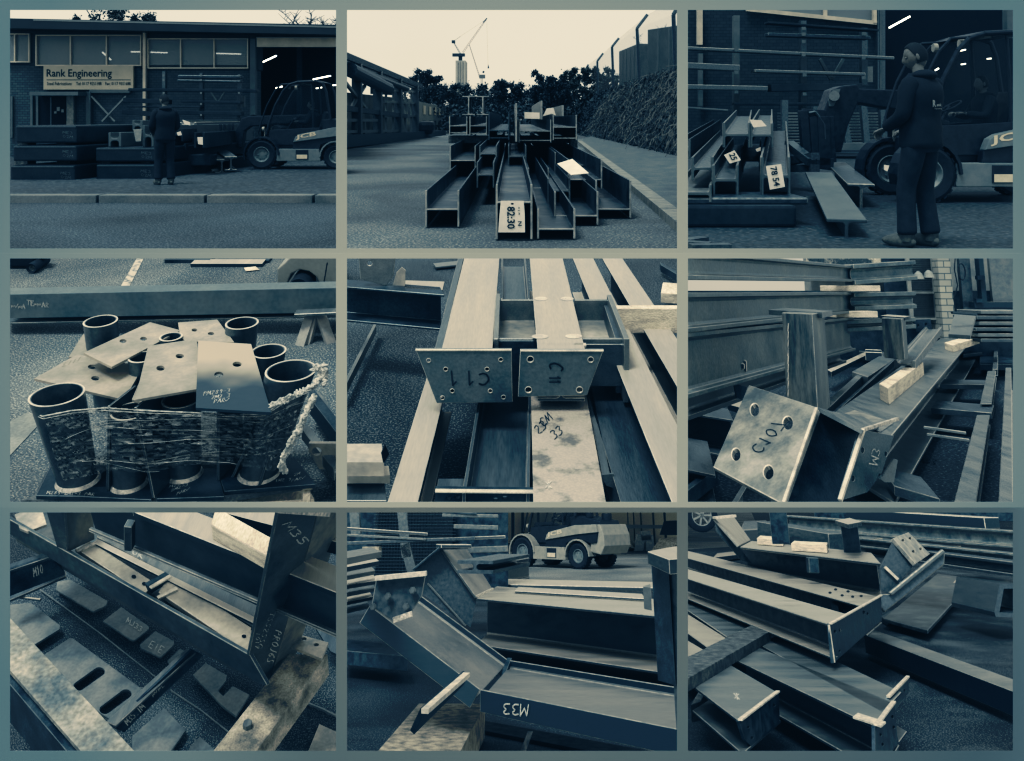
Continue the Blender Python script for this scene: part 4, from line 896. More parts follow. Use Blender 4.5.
def bay1():
    S = P1; UP = Vector((0, 0, 1)); FR = (0, -1, 0); YF = 84.
    ground(S, 'road', M['road1'], y1=43, x=60)
    mb = MB(); mb.bb((-60, 43, -.5), (60, 120, .34)); struct(S, 'yard', mb, 'yard1')
    mb = MB(); xs = [-60 + i * 5.07 for i in range(24)]
    for x in xs: mb.bb((x + .05, 42.2, -.3), (x + 5.0, 43.1, .36))
    struct(S, 'kerb', mb, 'kerb1', bevel=.04)
    # building
    t = thing(S, 'works_building', 'long low brick works with strip windows, sign board and open loading bay', 'building', S.W(300, 470, YF))
    V = lambda name, q, y, th, m, par=None, bev=0.: mesh_obj(S, name, vbox(S, *q, y, th), m, par or t, bevel=bev)
    V('wall', (-60, 176, 762, 490), YF, 2, 'brick1')
    V('wall', (-60, 58, 86, 84), YF, 2, 'fascia'); V('wall', (66, 80, 84, 178), YF, 2, 'fascia'); V('wall', (84, 58, 770, 96), YF + .05, 1.9, 'fascia'); V('wall', (410, 90, 430, 190), YF, 2, 'fascia'); V('wall', (740, 90, 768, 190), YF, 2, 'fascia')
    mb = MB(); z = lambda X, Y, y=YF: S.W(X, Y, y)
    a = z(-60, 40, 82.6); b = z(1060, 62, 82.6); mesh_obj(S, 'roof', MB().bar(a + Vector((0, .9, -.25)), b + Vector((0, .9, -.25)), 3.6, .9), 'fascia', t)
    mesh_obj(S, 'gutter', MB().bar(z(80, 37, 81.8), z(1060, 60, 81.8), .25, .16), 'steel_mid', t); mesh_obj(S, 'gutter', MB().bar(z(-60, 60, 83), z(1060, 78, 83), .3, .3), 'steel', t)
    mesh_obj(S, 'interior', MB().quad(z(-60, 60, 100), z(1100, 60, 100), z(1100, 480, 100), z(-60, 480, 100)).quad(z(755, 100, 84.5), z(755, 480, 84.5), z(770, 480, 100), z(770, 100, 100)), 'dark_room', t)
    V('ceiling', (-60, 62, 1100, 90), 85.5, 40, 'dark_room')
    # windows
    def win(x0, y0, x1, y1, divs, tilt=0):
        w_ = V('window', (x0, y0, x1, y1), YF - .05, .2, 'win_frame') if False else None
        mb = MB(); f = 4
        vbox(S, x0, y0, x1, y0 + f, YF - .25, .5, mb); vbox(S, x0, y1 - f, x1, y1, YF - .3, .55, mb); vbox(S, x0, y0 + f, x0 + f, y1 - f, YF - .25, .5, mb); vbox(S, x1 - f, y0 + f, x1, y1 - f, YF - .25, .5, mb)
        for d in divs: vbox(S, d - 2, y0 + f, d + 2, y1 - f, YF - .22, .44, mb)
        w_ = mesh_obj(S, 'window', mb, 'win_frame', t)
        e = [x0] + list(divs) + [x1]
        for p, q in zip(e, e[1:]): mesh_obj(S, 'pane', vbox(S, p + 2, y0 + f, q - 2, y1 - f, YF, .08), 'pane', w_)
    win(-60, 78, 66, 168, [20]); win(84, 82, 411, 179, [192, 303]); win(429, 93, 741, 187, [532, 635])
    for i, (a, b) in enumerate((((291, 136), (317, 160)), ((380, 135), (408, 135)), ((434, 136), (491, 138)), ((640, 140), (718, 142)), ((783, 168), (828, 147)), ((826, 247), (846, 242)), ((941, 220), (995, 209)), ((950, 248), (968, 245)), ((993, 239), (1030, 236)))):
        y = 84.6 if i < 4 else 92
        o = tag(mesh_obj(S, 'strip_light', MB().bar(S.W(*a, y), S.W(*b, y), .22 if i < 4 else .2, .1), 'lamp'), ['slanting strip light behind the middle of the first window group', 'strip light at the right end of the first window group', 'strip light at the left end of the second window group', 'strip light in the right pane of the second window group', 'nearest strip light inside the loading bay, slanting',
              'small strip light above the cab in the loading bay', 'long strip light deep in the loading bay at the right', 'short strip light below the long one in the loading bay', 'strip light at the right edge of the loading bay'][i], 'light', 'strip lights in the works')
    # pilasters, lintel, porch
    V('downpipe', (415, 60, 424, 360), YF - .5, .4, 'win_frame'); V('pilaster', (746, 94, 763, 330), YF - .4, .6, 'grey1'); V('lintel', (766, 90, 1100, 120), YF - .3, .6, 'win_frame')
    V('canopy', (66, 258, 216, 270), YF - 2.2, 2.2, 'grey1'); V('doorway', (92, 272, 178, 400), YF - .06, .1, 'dark_room'); V('door_post', (68, 270, 76, 400), YF - .3, .3, 'grey1'); V('door_post', (86, 270, 93, 400), YF - .2, .2, 'grey1'); V('mullion', (130, 274, 134, 400), YF - .1, .05, 'steel'); V('pier', (180, 268, 202, 400), YF - .4, .4, 'concrete')
    for q in ((150, 305, 160, 318), (142, 318, 150, 326), (164, 312, 172, 322)): V('notice', q, YF - .14, .05, 'steel_mid')
    V('panel_frame', (240, 258, 254, 400), YF - .5, .4, 'grey1'); V('panel_top', (250, 252, 375, 262), YF - .45, .4, 'grey1'); V('pier', (8, 272, 14, 400), YF - .2, .2, 'grey1')
    mesh_obj(S, 'cross_brace', MB().bar(z(258, 272, 83.6), z(330, 350, 83.6), .16).bar(z(364, 272, 83.5), z(290, 350, 83.5), .16), 'steel_mid', t)
    V('bay_post', (890, 120, 904, 480), 97, .5, 'steel_dark')
    # sign
    t2 = thing(S, 'sign_board', 'cream sign board reading Rank Engineering under the strip windows', 'sign', S.W(248, 252, YF - .5))
    mesh_obj(S, 'board', vbox(S, 109, 179, 386, 252, YF - .45, .3), 'sign_cream', t2, bevel=.02); ys = YF - .47
    def sl(tx, x0, yb, x1, yt, bold=0.): a = S.W(x0, yb, ys); letters(S, tx, a, S.W(x1, yb, ys) - a, S.W(x0, yt, ys) - a, 'ink', t2, bold=bold)
    sl('Rank Engineering', 119, 219, 320, 189, .012); sl('Steel Fabrications', 120, 238, 196, 228, .01); sl('Tel: 0117 9551188', 210, 238, 288, 228, .01); sl('Fax: 0117 9351688', 300, 238, 378, 228, .01)
    mesh_obj(S, 'rule', vbox(S, 119, 220.6, 378, 222, ys - .01, .02), 'ink', t2)
    # serifs for the main line
    mb = MB()
    for X in (121, 128, 134, 186, 189): vbox(S, X - 3, 212, X + 4, 213.4, ys - .02, .02, mb)
    # cantilever rack
    t3 = thing(S, 'storage_rack', 'cantilever rack of long steel lengths against the works wall', 'rack', S.W(560, 400, 80)); YR = 80
    for X, a in ((480, 195), (595, 200), (712, 205)): mesh_obj(S, 'post', vbox(S, X - 5, a, X + 5, 440, YR, .5), 'steel', t3)
    bars = [((530, 212), (722, 214), 9, 'steel_dark'), ((528, 224), (722, 228), 6, 'steel_dark'), ((378, 252), (770, 256), 9, 'beam1'), ((362, 284), (500, 290), 14, 'beam1'), ((540, 288), (722, 292), 8, 'beam1'), ((358, 320), (480, 330), 14, 'beam1'), ((500, 322), (724, 326), 12, 'beam1'), ((372, 304), (600, 306), 5, 'beam1')]
    for i, (a, b, w_, m) in enumerate(bars):
        tag(mesh_obj(S, 'stock_bar', MB().bar(S.W(*a, YR - 1), S.W(*b, YR - 1), 1., w_ * S.upp(YR)), m, bevel=.04), ['highest', 'second highest', 'third, longest', 'fourth, at the left', 'fourth, at the right', 'fifth, at the left', 'fifth, at the right', 'thin'][i] + ' length of steel on the cantilever rack', 'bar', 'steel lengths on the cantilever rack')
    for X, Y in ((480, 208), (480, 222), (595, 208), (595, 222), (595, 262), (595, 296), (712, 208), (480, 262), (595, 330), (712, 262)): mesh_obj(S, 'cleat', vbox(S, X - 3, Y - 3, X + 3, Y + 3, YR - 1.7, .1), 'steel_mid', t3)
    mesh_obj(S, 'cross_brace', MB().bar(S.W(625, 258, YR + .5), S.W(646, 290, YR + .5), .12).bar(S.W(668, 258, YR + .5), S.W(648, 290, YR + .5), .12), 'steel_mid', t3); mesh_obj(S, 'meter_box', vbox(S, 706, 272, 728, 306, YR + .8, .4), 'steel_mid', t3)
    # slatted stack behind the fork carriage
    t4 = thing(S, 'slat_stack', 'stack of slatted flats on a pale skid behind the forklift boom', 'stack', S.W(700, 435, 78)); mb = MB()
    for i in range(6): vbox(S, 655, 362 + i * 11, 745, 367 + i * 11, 78, 1.4, mb)
    mesh_obj(S, 'slat', mb, 'steel', t4); mesh_obj(S, 'skid', vbox(S, 650, 428, 760, 438, 77.5, 2), 'grey1', t4)
    # box stacks
    def boxbeam(x0, yt, x1, yb, y, L_, dx, lab, g):
        tt = thing(S, 'steel_box_beam', lab, 'beam', S.W((x0 + x1) / 2, yb, y), g); a = S.W(x0, yt, y); b = S.W(x1, yb, y)
        mesh_obj(S, 'section', MB().add([Vector((a.x, y, b.z)), Vector((b.x, y, b.z)), Vector((b.x, y, a.z)), Vector((a.x, y, a.z)), Vector((a.x + dx, y + L_, b.z)), Vector((b.x + dx, y + L_, b.z)), Vector((b.x + dx, y + L_, a.z)), Vector((a.x + dx, y + L_, a.z))], [(0, 1, 2, 3), (7, 6, 5, 4), (0, 1, 5, 4), (1, 2, 6, 5), (2, 3, 7, 6), (3, 0, 4, 7)]), 'beam1', tt, bevel=.09)
        c = S.W(x1 - 40, (yt + yb) / 2, y); write(S, (0, y, 0), FR, 'ME3', (x1 - 44, (yt + yb) / 2 - 2), (11, 1), (0, -8), 1.2, 'steel_mid', tt); write(S, (0, y, 0), FR, 'O2M', (x1 - 44, (yt + yb) / 2 + 10), (11, 1), (0, -8), 1.2, 'steel_mid', tt)
        tt2 = mesh_obj(S, 'edge_strip', MB().bb((a.x + .05, y - .03, a.z - .12), (b.x - .05, y, a.z - .04)), 'steel', tt)
    boxbeam(24, 362, 212, 416, 54.5, 22, 2.6, 'topmost of the three dark box beams at the left', 'box beams stacked at the left'); boxbeam(16, 424, 212, 472, 53.8, 20, 2.4, 'middle one of the three dark box beams at the left', 'box beams stacked at the left'); boxbeam(8, 485, 206, 544, 53.2, 20, 2.4, 'lowest of the three dark box beams at the left', 'box beams stacked at the left')
    boxbeam(270, 430, 455, 474, 54.4, 16, 2, 'upper dark box beam below the I beams', 'pair of box beams in the middle'); boxbeam(272, 482, 453, 534, 54, 16, 2, 'lower dark box beam below the I beams', 'pair of box beams in the middle')
    for i, q in enumerate(((30, 416, 60, 424), (150, 416, 180, 424), (20, 472, 60, 485), (150, 472, 190, 485), (290, 474, 320, 482), (410, 474, 440, 482), (20, 544, 190, 552), (290, 534, 440, 542))):
        tag(mesh_obj(S, 'timber_packer', vbox(S, *q, 55, 1), 'timber_dark'), 'dark timber packer ' + ['left, under the topmost left box beam', 'right, under the topmost left box beam', 'left, under the middle left box beam', 'right, under the middle left box beam', 'left, between the two middle box beams', 'right, between the two middle box beams', 'on the ground below the left box beams', 'on the ground below the middle box beams'][i], 'packer')
    tag(mesh_obj(S, 'timber_baulk', vbox(S, 216, 440, 262, 462, 60, 4), 'steel', bevel=.05), 'grey block end between the two box stacks, upper', 'block'); tag(mesh_obj(S, 'timber_baulk', vbox(S, 214, 476, 268, 532, 58, 4), 'steel_mid' if False else 'steel', bevel=.05), 'broad grey block between the two box stacks, lower', 'block')
    # I beams on the middle stack
    for i, (x0, yt, x1, yb, y) in enumerate(((308, 384, 350, 428, 55.5), (382, 346, 416, 378, 60), (414, 362, 450, 428, 55.5), (352, 398, 384, 428, 58))):
        a = S.W(x0, yt, y); b = S.W(x1, yb, y); w_ = b.x - a.x; h = a.z - b.z
        tag(mesh_obj(S, 'steel_beam', MB().prism(hprof(w_, h, .16, .14), ((a.x + b.x) / 2, y, a.z), ((a.x + b.x) / 2 + 1.5, y + 16, a.z)), 'grey1' if i < 3 else 'beam1', bevel=.03), ['left H beam on the middle box beams', 'uppermost H beam on the middle stack, the tag hanging from it', 'right H beam on the middle box beams', 'dark H beam set back between the others'][i], 'beam', 'H beams on the middle stack')
    t5 = thing(S, 'paper_tag', 'pale tag hanging from the uppermost H beam', 'tag', S.W(400, 410, 55)); vplate(S, 55.2, [(386, 374), (412, 372), (410, 411), (394, 412)], t=.05, m='grey_paint', parent=t5, name='sheet')
    # bundle right of the man
    for i, (x0, yt, x1, yb, y) in enumerate(((506, 372, 540, 412, 58), (530, 352, 580, 372, 62), (506, 418, 548, 440, 58), (574, 384, 606, 432, 57), (548, 400, 574, 440, 60))):
        a = S.W(x0, yt, y); b = S.W(x1, yb, y); w_ = b.x - a.x; h = a.z - b.z
        tag(mesh_obj(S, 'steel_beam', MB().prism(hprof(w_, h, .14, .12), ((a.x + b.x) / 2, y, a.z), ((a.x + b.x) / 2 - 1.5, y + 16, a.z)), 'beam1' if i != 1 else 'steel', bevel=.03), ['left H beam in the bundle right of the man', 'uppermost H beam in the bundle right of the man', 'lower left H beam in the bundle right of the man', 'right H beam of the bundle with the bright tag', 'small H beam inside the bundle right of the man'][i], 'beam', 'H beams right of the man')
    tag(mesh_obj(S, 'timber_bearer', vbox(S, 506, 452, 622, 486, 58.5, 1.5), 'beam1', bevel=.05), 'dark bearer under the bundle right of the man', 'bearer')
    for lab, p in (('small bright tag on the top of the bundle right of the man', [(538, 345), (560, 352), (562, 362), (544, 358)]), ('bright tag in the end of the right H beam of the bundle', [(584, 398), (600, 398), (601, 422), (586, 420)]), ('small pale tag low in the bundle right of the man', [(520, 384), (532, 380), (536, 392), (524, 394)])):
        t5 = thing(S, 'paper_tag', lab, 'tag', S.W(*p[0], 56.8)); vplate(S, 56.6, p, t=.05, m='paper', parent=t5, name='sheet')
    # beam held by the forks
    a = S.W(668, 492, 60); b = S.W(622, 440, 67)
    for i, (a, b, w_) in enumerate((((660, 488), (612, 440), .95), ((688, 480), (640, 436), .8))):
        A = S.W(a[0], a[1] - 22, 60); B = S.W(b[0], b[1] - 12, 67); tag(mesh_obj(S, 'steel_beam', MB().prism(iprof(w_, 1.0, .14, .1), A, B), 'steel_mid' if i == 0 else 'steel', bevel=.03), ['left', 'right'][i] + ' one of two beams slung low before the forks', 'beam', 'beams slung before the forks')
    # man and forklift
    yp = S.G(480, 545, .34).y
    person(S, S.G(484, 545, .34), R(125), 2.77, 'man in dark hooded top and trousers standing before the beam stacks, turned away', stand(look=.5))
    s_ = 2.9; yw = S.G(785, 497, .34).y; c = S.W(785, 400, yw)
    forklift(S, Vector((c.x + .98 * s_, yw + .6 * s_, .34)), R(180), s_, 'dark forklift with lettered side panel reaching left in front of the loading bay', driver=True, dlabel='driver seated in the dark forklift before the loading bay', forks=False)
    # trees above the roof
    for X, Yt, w_, bare, lab, sd_ in ((300, -45, 95, False, 'leafy tree showing above the roof left of centre', 3), (240, 22, 60, False, 'low leafy tree top left of the taller one above the roof', 4), (405, 10, 66, False, 'loose leafy tree top above the roof right of the tall one', 5), (930, -20, 130, True, 'bare winter tree above the roof at the right', 6)):
        b = S.W(X, 338, 125); b.z = 0; h = S.zat(b, Yt); tree(S, b, h, w_ * S.upp(125), lab, sd_, n=5000, leaf=.17, m='leaf_mid', bare=bare, group='trees behind the works', low=.55)
M['grey1'] = mat('grey1', (.08, .105, .115), (.13, .15, .155), .8, .6)
M['sign_cream'] = mat('sign_cream', (.34, .33, .27), (.42, .40, .33), .5, .7)
bay1()
# ------------------------------------------------------------------ bay 3 (top right): man watching the forklift lift beams
def bay3():
    S = P3; UP = Vector((0, 0, 1)); FR = (0, -1, 0); YF = 80.
    ground(S, 'yard', M['yard3'], y1=130, x=100)
    V = lambda name, q, y, th, m, par, bev=0.: mesh_obj(S, name, vbox(S, *q, y, th), m, par, bevel=bev)
    t = thing(S, 'works_building', 'brick works wall with strip window, pale pier and dark loading bay behind the forklift', 'building', S.W(300, 440, YF))
    V('wall', (-60, -60, 590, 470), YF, 2, 'brick3', t)
    V('pilaster', (590, -60, 614, 250), YF - .6, .8, 'steel', t); V('pilaster', (598, -60, 602, 250), YF - .7, .2, 'grey1', t); V('pilaster', (985, -60, 1060, 90), YF - .4, .8, 'grey1', t)
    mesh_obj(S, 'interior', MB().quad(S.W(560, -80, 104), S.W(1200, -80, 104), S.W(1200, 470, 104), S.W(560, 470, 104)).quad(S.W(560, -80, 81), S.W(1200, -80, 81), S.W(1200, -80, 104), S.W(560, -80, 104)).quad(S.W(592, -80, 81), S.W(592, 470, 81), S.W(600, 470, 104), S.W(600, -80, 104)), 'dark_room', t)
    mb = MB(); mb.bar(S.W(190, 4, YF - .4), S.W(586, 46, YF - .4), .35, .35); mb.bar(S.W(580, -40, YF - .45), S.W(580, 46, YF - .45), .4, .3); mb.bar(S.W(430, -40, YF - .42), S.W(430, 26, YF - .42), .3, .3)
    w_ = mesh_obj(S, 'window', mb, 'win_frame', t); mesh_obj(S, 'pane', MB().quad(S.W(190, -60, YF - .2), S.W(580, -60, YF - .2), S.W(580, 44, YF - .2), S.W(190, 2, YF - .2)), 'pane', w_)
    V('downpipe', (40, -60, 57, 112), YF - .8, .4, 'win_frame', t); V('downpipe', (44, 138, 58, 300), YF - .8, .4, 'grey1', t)
    for i, (a, b, y) in enumerate((((626, 60), (688, 26), 88), ((836, 132), (858, 127), 96), ((766, 190), (776, 184), 96), ((845, 172), (858, 170), 96), ((924, 155), (936, 154), 96))):
        tag(mesh_obj(S, 'strip_light', MB().bar(S.W(*a, y), S.W(*b, y), .25 if i == 0 else .16, .12), 'lamp'), ['long slanting strip light inside the loading bay', 'small light seen through the cab top', 'small light beside the man\'s head', 'small light in the cab above the driver', 'small light behind the driver'][i], 'light', 'lights inside the loading bay')
    # rack
    YR = 74; t = thing(S, 'storage_rack', 'cantilever rack with cleated posts and long steel lengths on the brick wall', 'rack', S.W(300, 400, YR))
    for x0, a, b, m in ((152, 22, 330, 'grey1'), (356, 38, 400, 'steel'), (542, 60, 235, 'steel')): mesh_obj(S, 'post', vbox(S, x0, a, x0 + 18, b, YR + .5, .6), m, t)
    bars = [((250, 46), (585, 70), 6, 'beam1'), ((250, 82), (560, 92), 10, 'steel_dark'), ((-20, 122), (632, 154), 9, 'steel'), ((-20, 175), (165, 184), 18, 'steel'), ((210, 192), (545, 203), 9, 'steel'), ((-20, 240), (250, 246), 14, 'steel'), ((260, 244), (535, 240), 22, 'beam1'), ((-20, 302), (130, 312), 6, 'grey1'), ((150, 292), (440, 292), 8, 'beam1')]
    for i, (a, b, w_, m) in enumerate(bars):
        tag(mesh_obj(S, 'stock_bar', MB().bar(S.W(*a, YR - 1), S.W(*b, YR - 1), 1.2, w_ * S.upp(YR)), m, bevel=.04), ['topmost thin length under the window', 'dark length below the topmost', 'longest length crossing the whole rack', 'thick short length at the left edge', 'straight length in the middle of the rack', 'lower length at the left', 'broad dark length behind the boom', 'pale thin length low at the left edge', 'dark length just above the beam pile'][i] + ', on the rack', 'bar', 'steel lengths on the wall rack')
    for X, Y in ((160, 35), (160, 128), (160, 196), (160, 256), (365, 62), (365, 80), (365, 102), (365, 142), (368, 204), (368, 262), (548, 78), (548, 152), (548, 212)): mesh_obj(S, 'cleat', vbox(S, X - 6, Y - 5, X + 6, Y + 5, YR - 1.8, .15), 'grey1', t)
    mesh_obj(S, 'cross_brace', MB().bar(S.W(414, 155, YR + 1), S.W(448, 218, YR + 1), .25).bar(S.W(486, 155, YR + 1), S.W(450, 218, YR + 1), .25), 'grey1', t); mesh_obj(S, 'meter_box', vbox(S, 545, 178, 576, 226, YR + 2, .4), 'steel_mid', t)
    # slatted stack
    t = thing(S, 'slat_stack', 'stack of slatted flats with uprights on a pale skid behind the boom', 'stack', S.W(450, 435, 68)); mb = MB()
    for i in range(11): vbox(S, 308, 318 + i * 9, 600, 322.5 + i * 9, 68, 2, mb)
    mesh_obj(S, 'slat', mb, 'steel_mid', t); mb = MB()
    for a, b in (((306, 280), (306, 420)), ((400, 300), (408, 420)), ((545, 290), (556, 415)), ((604, 310), (608, 400)), ((480, 300), (500, 415))): mb.bar(S.W(*a, 67), S.W(*b, 67), .45)
    mesh_obj(S, 'upright', mb, 'steel', t); mesh_obj(S, 'skid', vbox(S, 470, 412, 616, 434, 66, 3), 'grey_paint' if False else 'grey1', t)
    # beam pile at the left
    def hb(x0, yt, x1, yb, y, far, m, lab, zw=.5):
        """H beam end: near rectangle, and the picture point its left top edge runs to"""
        a = S.W(x0, yt, y); b = S.W(x1, yb, y); w_ = b.x - a.x; h = a.z - b.z; F = S.W(far[0], far[1], y + 22); F2 = a + (F - a)
        tt = thing(S, 'steel_beam', lab, 'beam', Vector((a.x, y, b.z)), 'H beams in the pile at the left')
        mesh_obj(S, 'section', MB().prism(hprof(w_, h, .06, .07), Vector(((a.x + b.x) / 2, y + .1, a.z)), Vector(((a.x + b.x) / 2, y + .1, a.z)) + (F - a)), m, tt, bevel=.015)
        mesh_obj(S, 'sawn_end', MB().prism(hprof(w_, h, .06, .07), Vector(((a.x + b.x) / 2, y - .02, a.z)), Vector(((a.x + b.x) / 2, y + .1, a.z))), 'grey1', tt)
    hb(120, 350, 202, 425, 30, (160, 310), 'steel', 'upper left H beam of the stack, below its paper tag'); hb(203, 352, 272, 425, 30, (230, 308), 'steel', 'upper right H beam of the stack, next to the tag')
    hb(24, 455, 90, 525, 27, (110, 372), 'steel', 'H beam at the left edge of the pile, middle height'); hb(88, 480, 166, 570, 26, (150, 395), 'steel', 'lower H beam with the small tag on it'); hb(236, 455, 324, 572, 26, (265, 345), 'steel', 'steep H beam with the big 78 54 tag in its end')
    hb(-30, 540, 84, 592, 25, (40, 470), 'steel_mid', 'flat-lying H beam in the lower left corner'); hb(-20, 400, 20, 460, 29, (90, 340), 'beam1', 'dark H beam at the far left edge'); hb(176, 430, 236, 500, 33, (200, 395), 'beam1', 'dark H beam deep inside the pile')
    girder(S, (-40, 440), (-40, 425), (106, 375), .9, .3, 'i', m='steel_mid', label='long grey beam slanting at the left edge of the pile') if False else None
    tag(mesh_obj(S, 'timber_bearer', vbox(S, -40, 578, 380, 600, 25, 2), 'steel_dark', bevel=.05), 'upper dark bearer under the beam pile', 'bearer')
    tag(mesh_obj(S, 'timber_baulk', vbox(S, -40, 602, 344, 668, 24.6, 2.4), 'beam1', bevel=.08), 'big dark baulk under the beam pile in front', 'baulk')
    tag(mesh_obj(S, 'trestle', MB().bar(S.W(100, 668, 25), S.W(92, 705, 25), .5, .4).bar(S.W(94, 704, 24.8), S.W(68, 730, 24.2), .2).bar(S.W(96, 704, 24.8), S.W(130, 730, 24.2), .2), 'steel_dark'), 'dark trestle foot under the baulk at the bottom left', 'trestle')
    for i, (a, b) in enumerate((((10, 718), (80, 722)), ((20, 728), (140, 726)), ((4, 712), (60, 704)))):
        tag(mesh_obj(S, 'steel_offcut', MB().bar(S.G(a[0], a[1] , .1), S.G(b[0], b[1], .1), .3, .12), 'steel'), ['first', 'second', 'third'][i] + ' thin offcut on the ground in the bottom left corner', 'offcut')
    def ptag(lab, pts, y, txt=None, A=None, U=None, Vv=None, P=None):
        tt = thing(S, 'paper_tag', lab, 'tag', S.W(*pts[0], y)); Pn = P or (Vector((0, y, 0)), Vector((0, -1, 0)))
        plate(S, *Pn, pts, t=.02, m='paper', parent=tt, name='sheet')
        if txt:
            n = facing(S, *Pn)
            I = lambda q: S.I(*q, Vector(Pn[0]) + n * .02, n); a = I(A); letters(S, txt, a, I((A[0] + U[0], A[1] + U[1])) - a, I((A[0] + Vv[0], A[1] + Vv[1])) - a, 'ink', tt, bold=.02)
    ptag('big white tag printed 78 54 in the end of the steep H beam', [(250, 482), (296, 476), (308, 545), (262, 554)], 25.8, '78 54', (262, 486), (12, 58), (20, -4))
    ptag('small tilted white tag with marks on the lower H beam', [(122, 448), (154, 434), (174, 464), (140, 474)], 26.2, '25', (136, 446), (10, 20), (18, -6))
    ptag('white tag on top of the upper H beams', [(200, 340), (236, 342), (252, 360), (212, 364)], 29.6); ptag('tiny white scrap in the dark of the pile', [(218, 430), (234, 424), (234, 436), (222, 438)], 30)
    # beams slung from the forks
    for i, (a, b, z0, z1, w_, m) in enumerate((((466, 668), (388, 500), 22.6, 34, .95, 'steel3'), ((540, 560), (440, 470), 30, 40, .85, 'steel'))):
        A = S.W(a[0] + (30 if i == 0 else 0), a[1] - 24, z0); B = S.W(b[0] + 22, b[1], z1)
        tag(mesh_obj(S, 'steel_beam', MB().prism(iprof(w_, 1.0, .09, .08), A, B), m, bevel=.02), ['near pale-topped beam slung below the fork carriage', 'far dark beam slung below the fork carriage'][i], 'beam')
    for i, (a, b) in enumerate((((312, 490), (400, 488)), ((312, 470), (400, 452)), ((320, 415), (390, 470)))):
        tag(mesh_obj(S, 'fork_arm', MB().bar(S.W(*a, 38), S.W(*b, 36), .4, .3), 'steel'), ['lowest', 'middle', 'slanting'][i] + ' bar between the beam pile and the fork carriage', 'bar')
    # forklift
    s_ = 2.66; yw = S.G(740, 592, 0).y; c = S.W(740, 500, yw)
    base = Vector((c.x + .96 * s_, yw + .6 * s_, 0))
    forklift(S, base, R(180), s_, zs=1.06, label= 'dark forklift facing left with lettered side panel, cropped by the right edge', boom=False, driver=True, dlabel='driver in dark clothes and cap seated in the forklift cab')
    # boom and carriage reaching left: authored on the photograph
    t = thing(S, 'boom_carriage', 'dark lifting boom bent down to the fork carriage, reaching left from the forklift', 'boom', S.W(430, 480, 38))
    yb = 38.
    mesh_obj(S, 'boom', poly_mb([[S.W(X, Y, yb) for X, Y in ((660, 250), (535, 246), (530, 232), (480, 238), (450, 250), (432, 300), (420, 330), (428, 440), (480, 440), (500, 360), (530, 290), (660, 312))]], Vector((0, -1, 0)), 1.0), 'fl_body', t, bevel=.06)
    mesh_obj(S, 'boom_cap', poly_mb([[S.W(X, Y, yb - .05) for X, Y in ((440, 280), (455, 250), (478, 246), (470, 272), (456, 300), (442, 300))]], Vector((0, -1, 0)), .05), 'grey1', t, bevel=.01)
    mesh_obj(S, 'pivot', MB().tube(S.W(458, 268, yb - .2), S.W(458, 268, yb), .22, n=14), 'steel_mid', t)
    mb = MB()
    for a, b, w_ in (((362, 312), (372, 440), .35), ((392, 330), (402, 470), .4), ((420, 330), (425, 480), .5), ((360, 318), (430, 322), .3), ((372, 400), (440, 410), .3), ((400, 470), (450, 476), .5), ((440, 330), (448, 470), .35)): mb.bar(S.W(*a, yb - .5), S.W(*b, yb - .5), w_)
    mesh_obj(S, 'carriage', mb, 'fl_body', t, bevel=.03)
    mesh_obj(S, 'hose', MB().path([S.W(X, Y, yb - .7) for X, Y in ((380, 320), (400, 316), (415, 336), (428, 356), (430, 400))], .06), 'steel', t)
    # the man
    yp = S.G(700, 726, 0).y; k = 2.68
    def logo(tt, T):
        top = [o for o in tt.children if o.name.startswith('hooded_top')][0]; from mathutils.bvhtree import BVHTree
        bv = BVHTree.FromPolygons([v.co + Vector(tt['_b']) for v in top.data.vertices], [tuple(p.vertices) for p in top.data.polygons])
        def hit(X, Y):
            h = bv.ray_cast(S.cam, S.ray(X, Y)); return h[0] if h[0] else None
        for tx, (x0, y0, x1, y1), bo in (('R', (756, 302, 767, 280), .05), ('ank', (768, 300, 784, 290), .04), ('Engineering', (762, 310, 784, 304), .02)):
            vs, fs = font_mb(tx, bo); out_ = []
            for v in vs:
                h = hit(x0 + (x1 - x0) * v.x, y0 + (y1 - y0) * v.y)
                out_.append((h if h else S.W(x0 + (x1 - x0) * v.x, y0 + (y1 - y0) * v.y, yp)) + (S.cam - Vector((0, yp, 3))).normalized() * .03)
            mesh_obj(S, 'lettering', MB().add(out_, fs), 'grey_paint', tt)
    J = stand(look=.75, tilt=.3)
    person(S, S.G(722, 728, 0) + Vector((0, 0, 0)), R(124), 2.66, 'man in dark hooded top standing with his back half turned, looking down to the left', J, extra=logo)
    t = thing(S, 'work_glove', 'small pale tool held low in front of the standing man', 'tool', S.W(615, 490, yp)); vplate(S, yp - .5, [(612, 478), (626, 480), (620, 498), (612, 494)], t=.05, m='paper', parent=t, name='tool')
M['steel3'] = mat('steel3', (.09, .115, .125), (.15, .175, .18), .4, .5, .3, fine=.05)
brick('brick3', (.03, .048, .06), (.05, .07, .08), (.016, .028, .036), .9)
asphalt('yard3', (.022, .038, .048), (.042, .058, .068), (.09, .105, .11), 5, .58)
bay3()
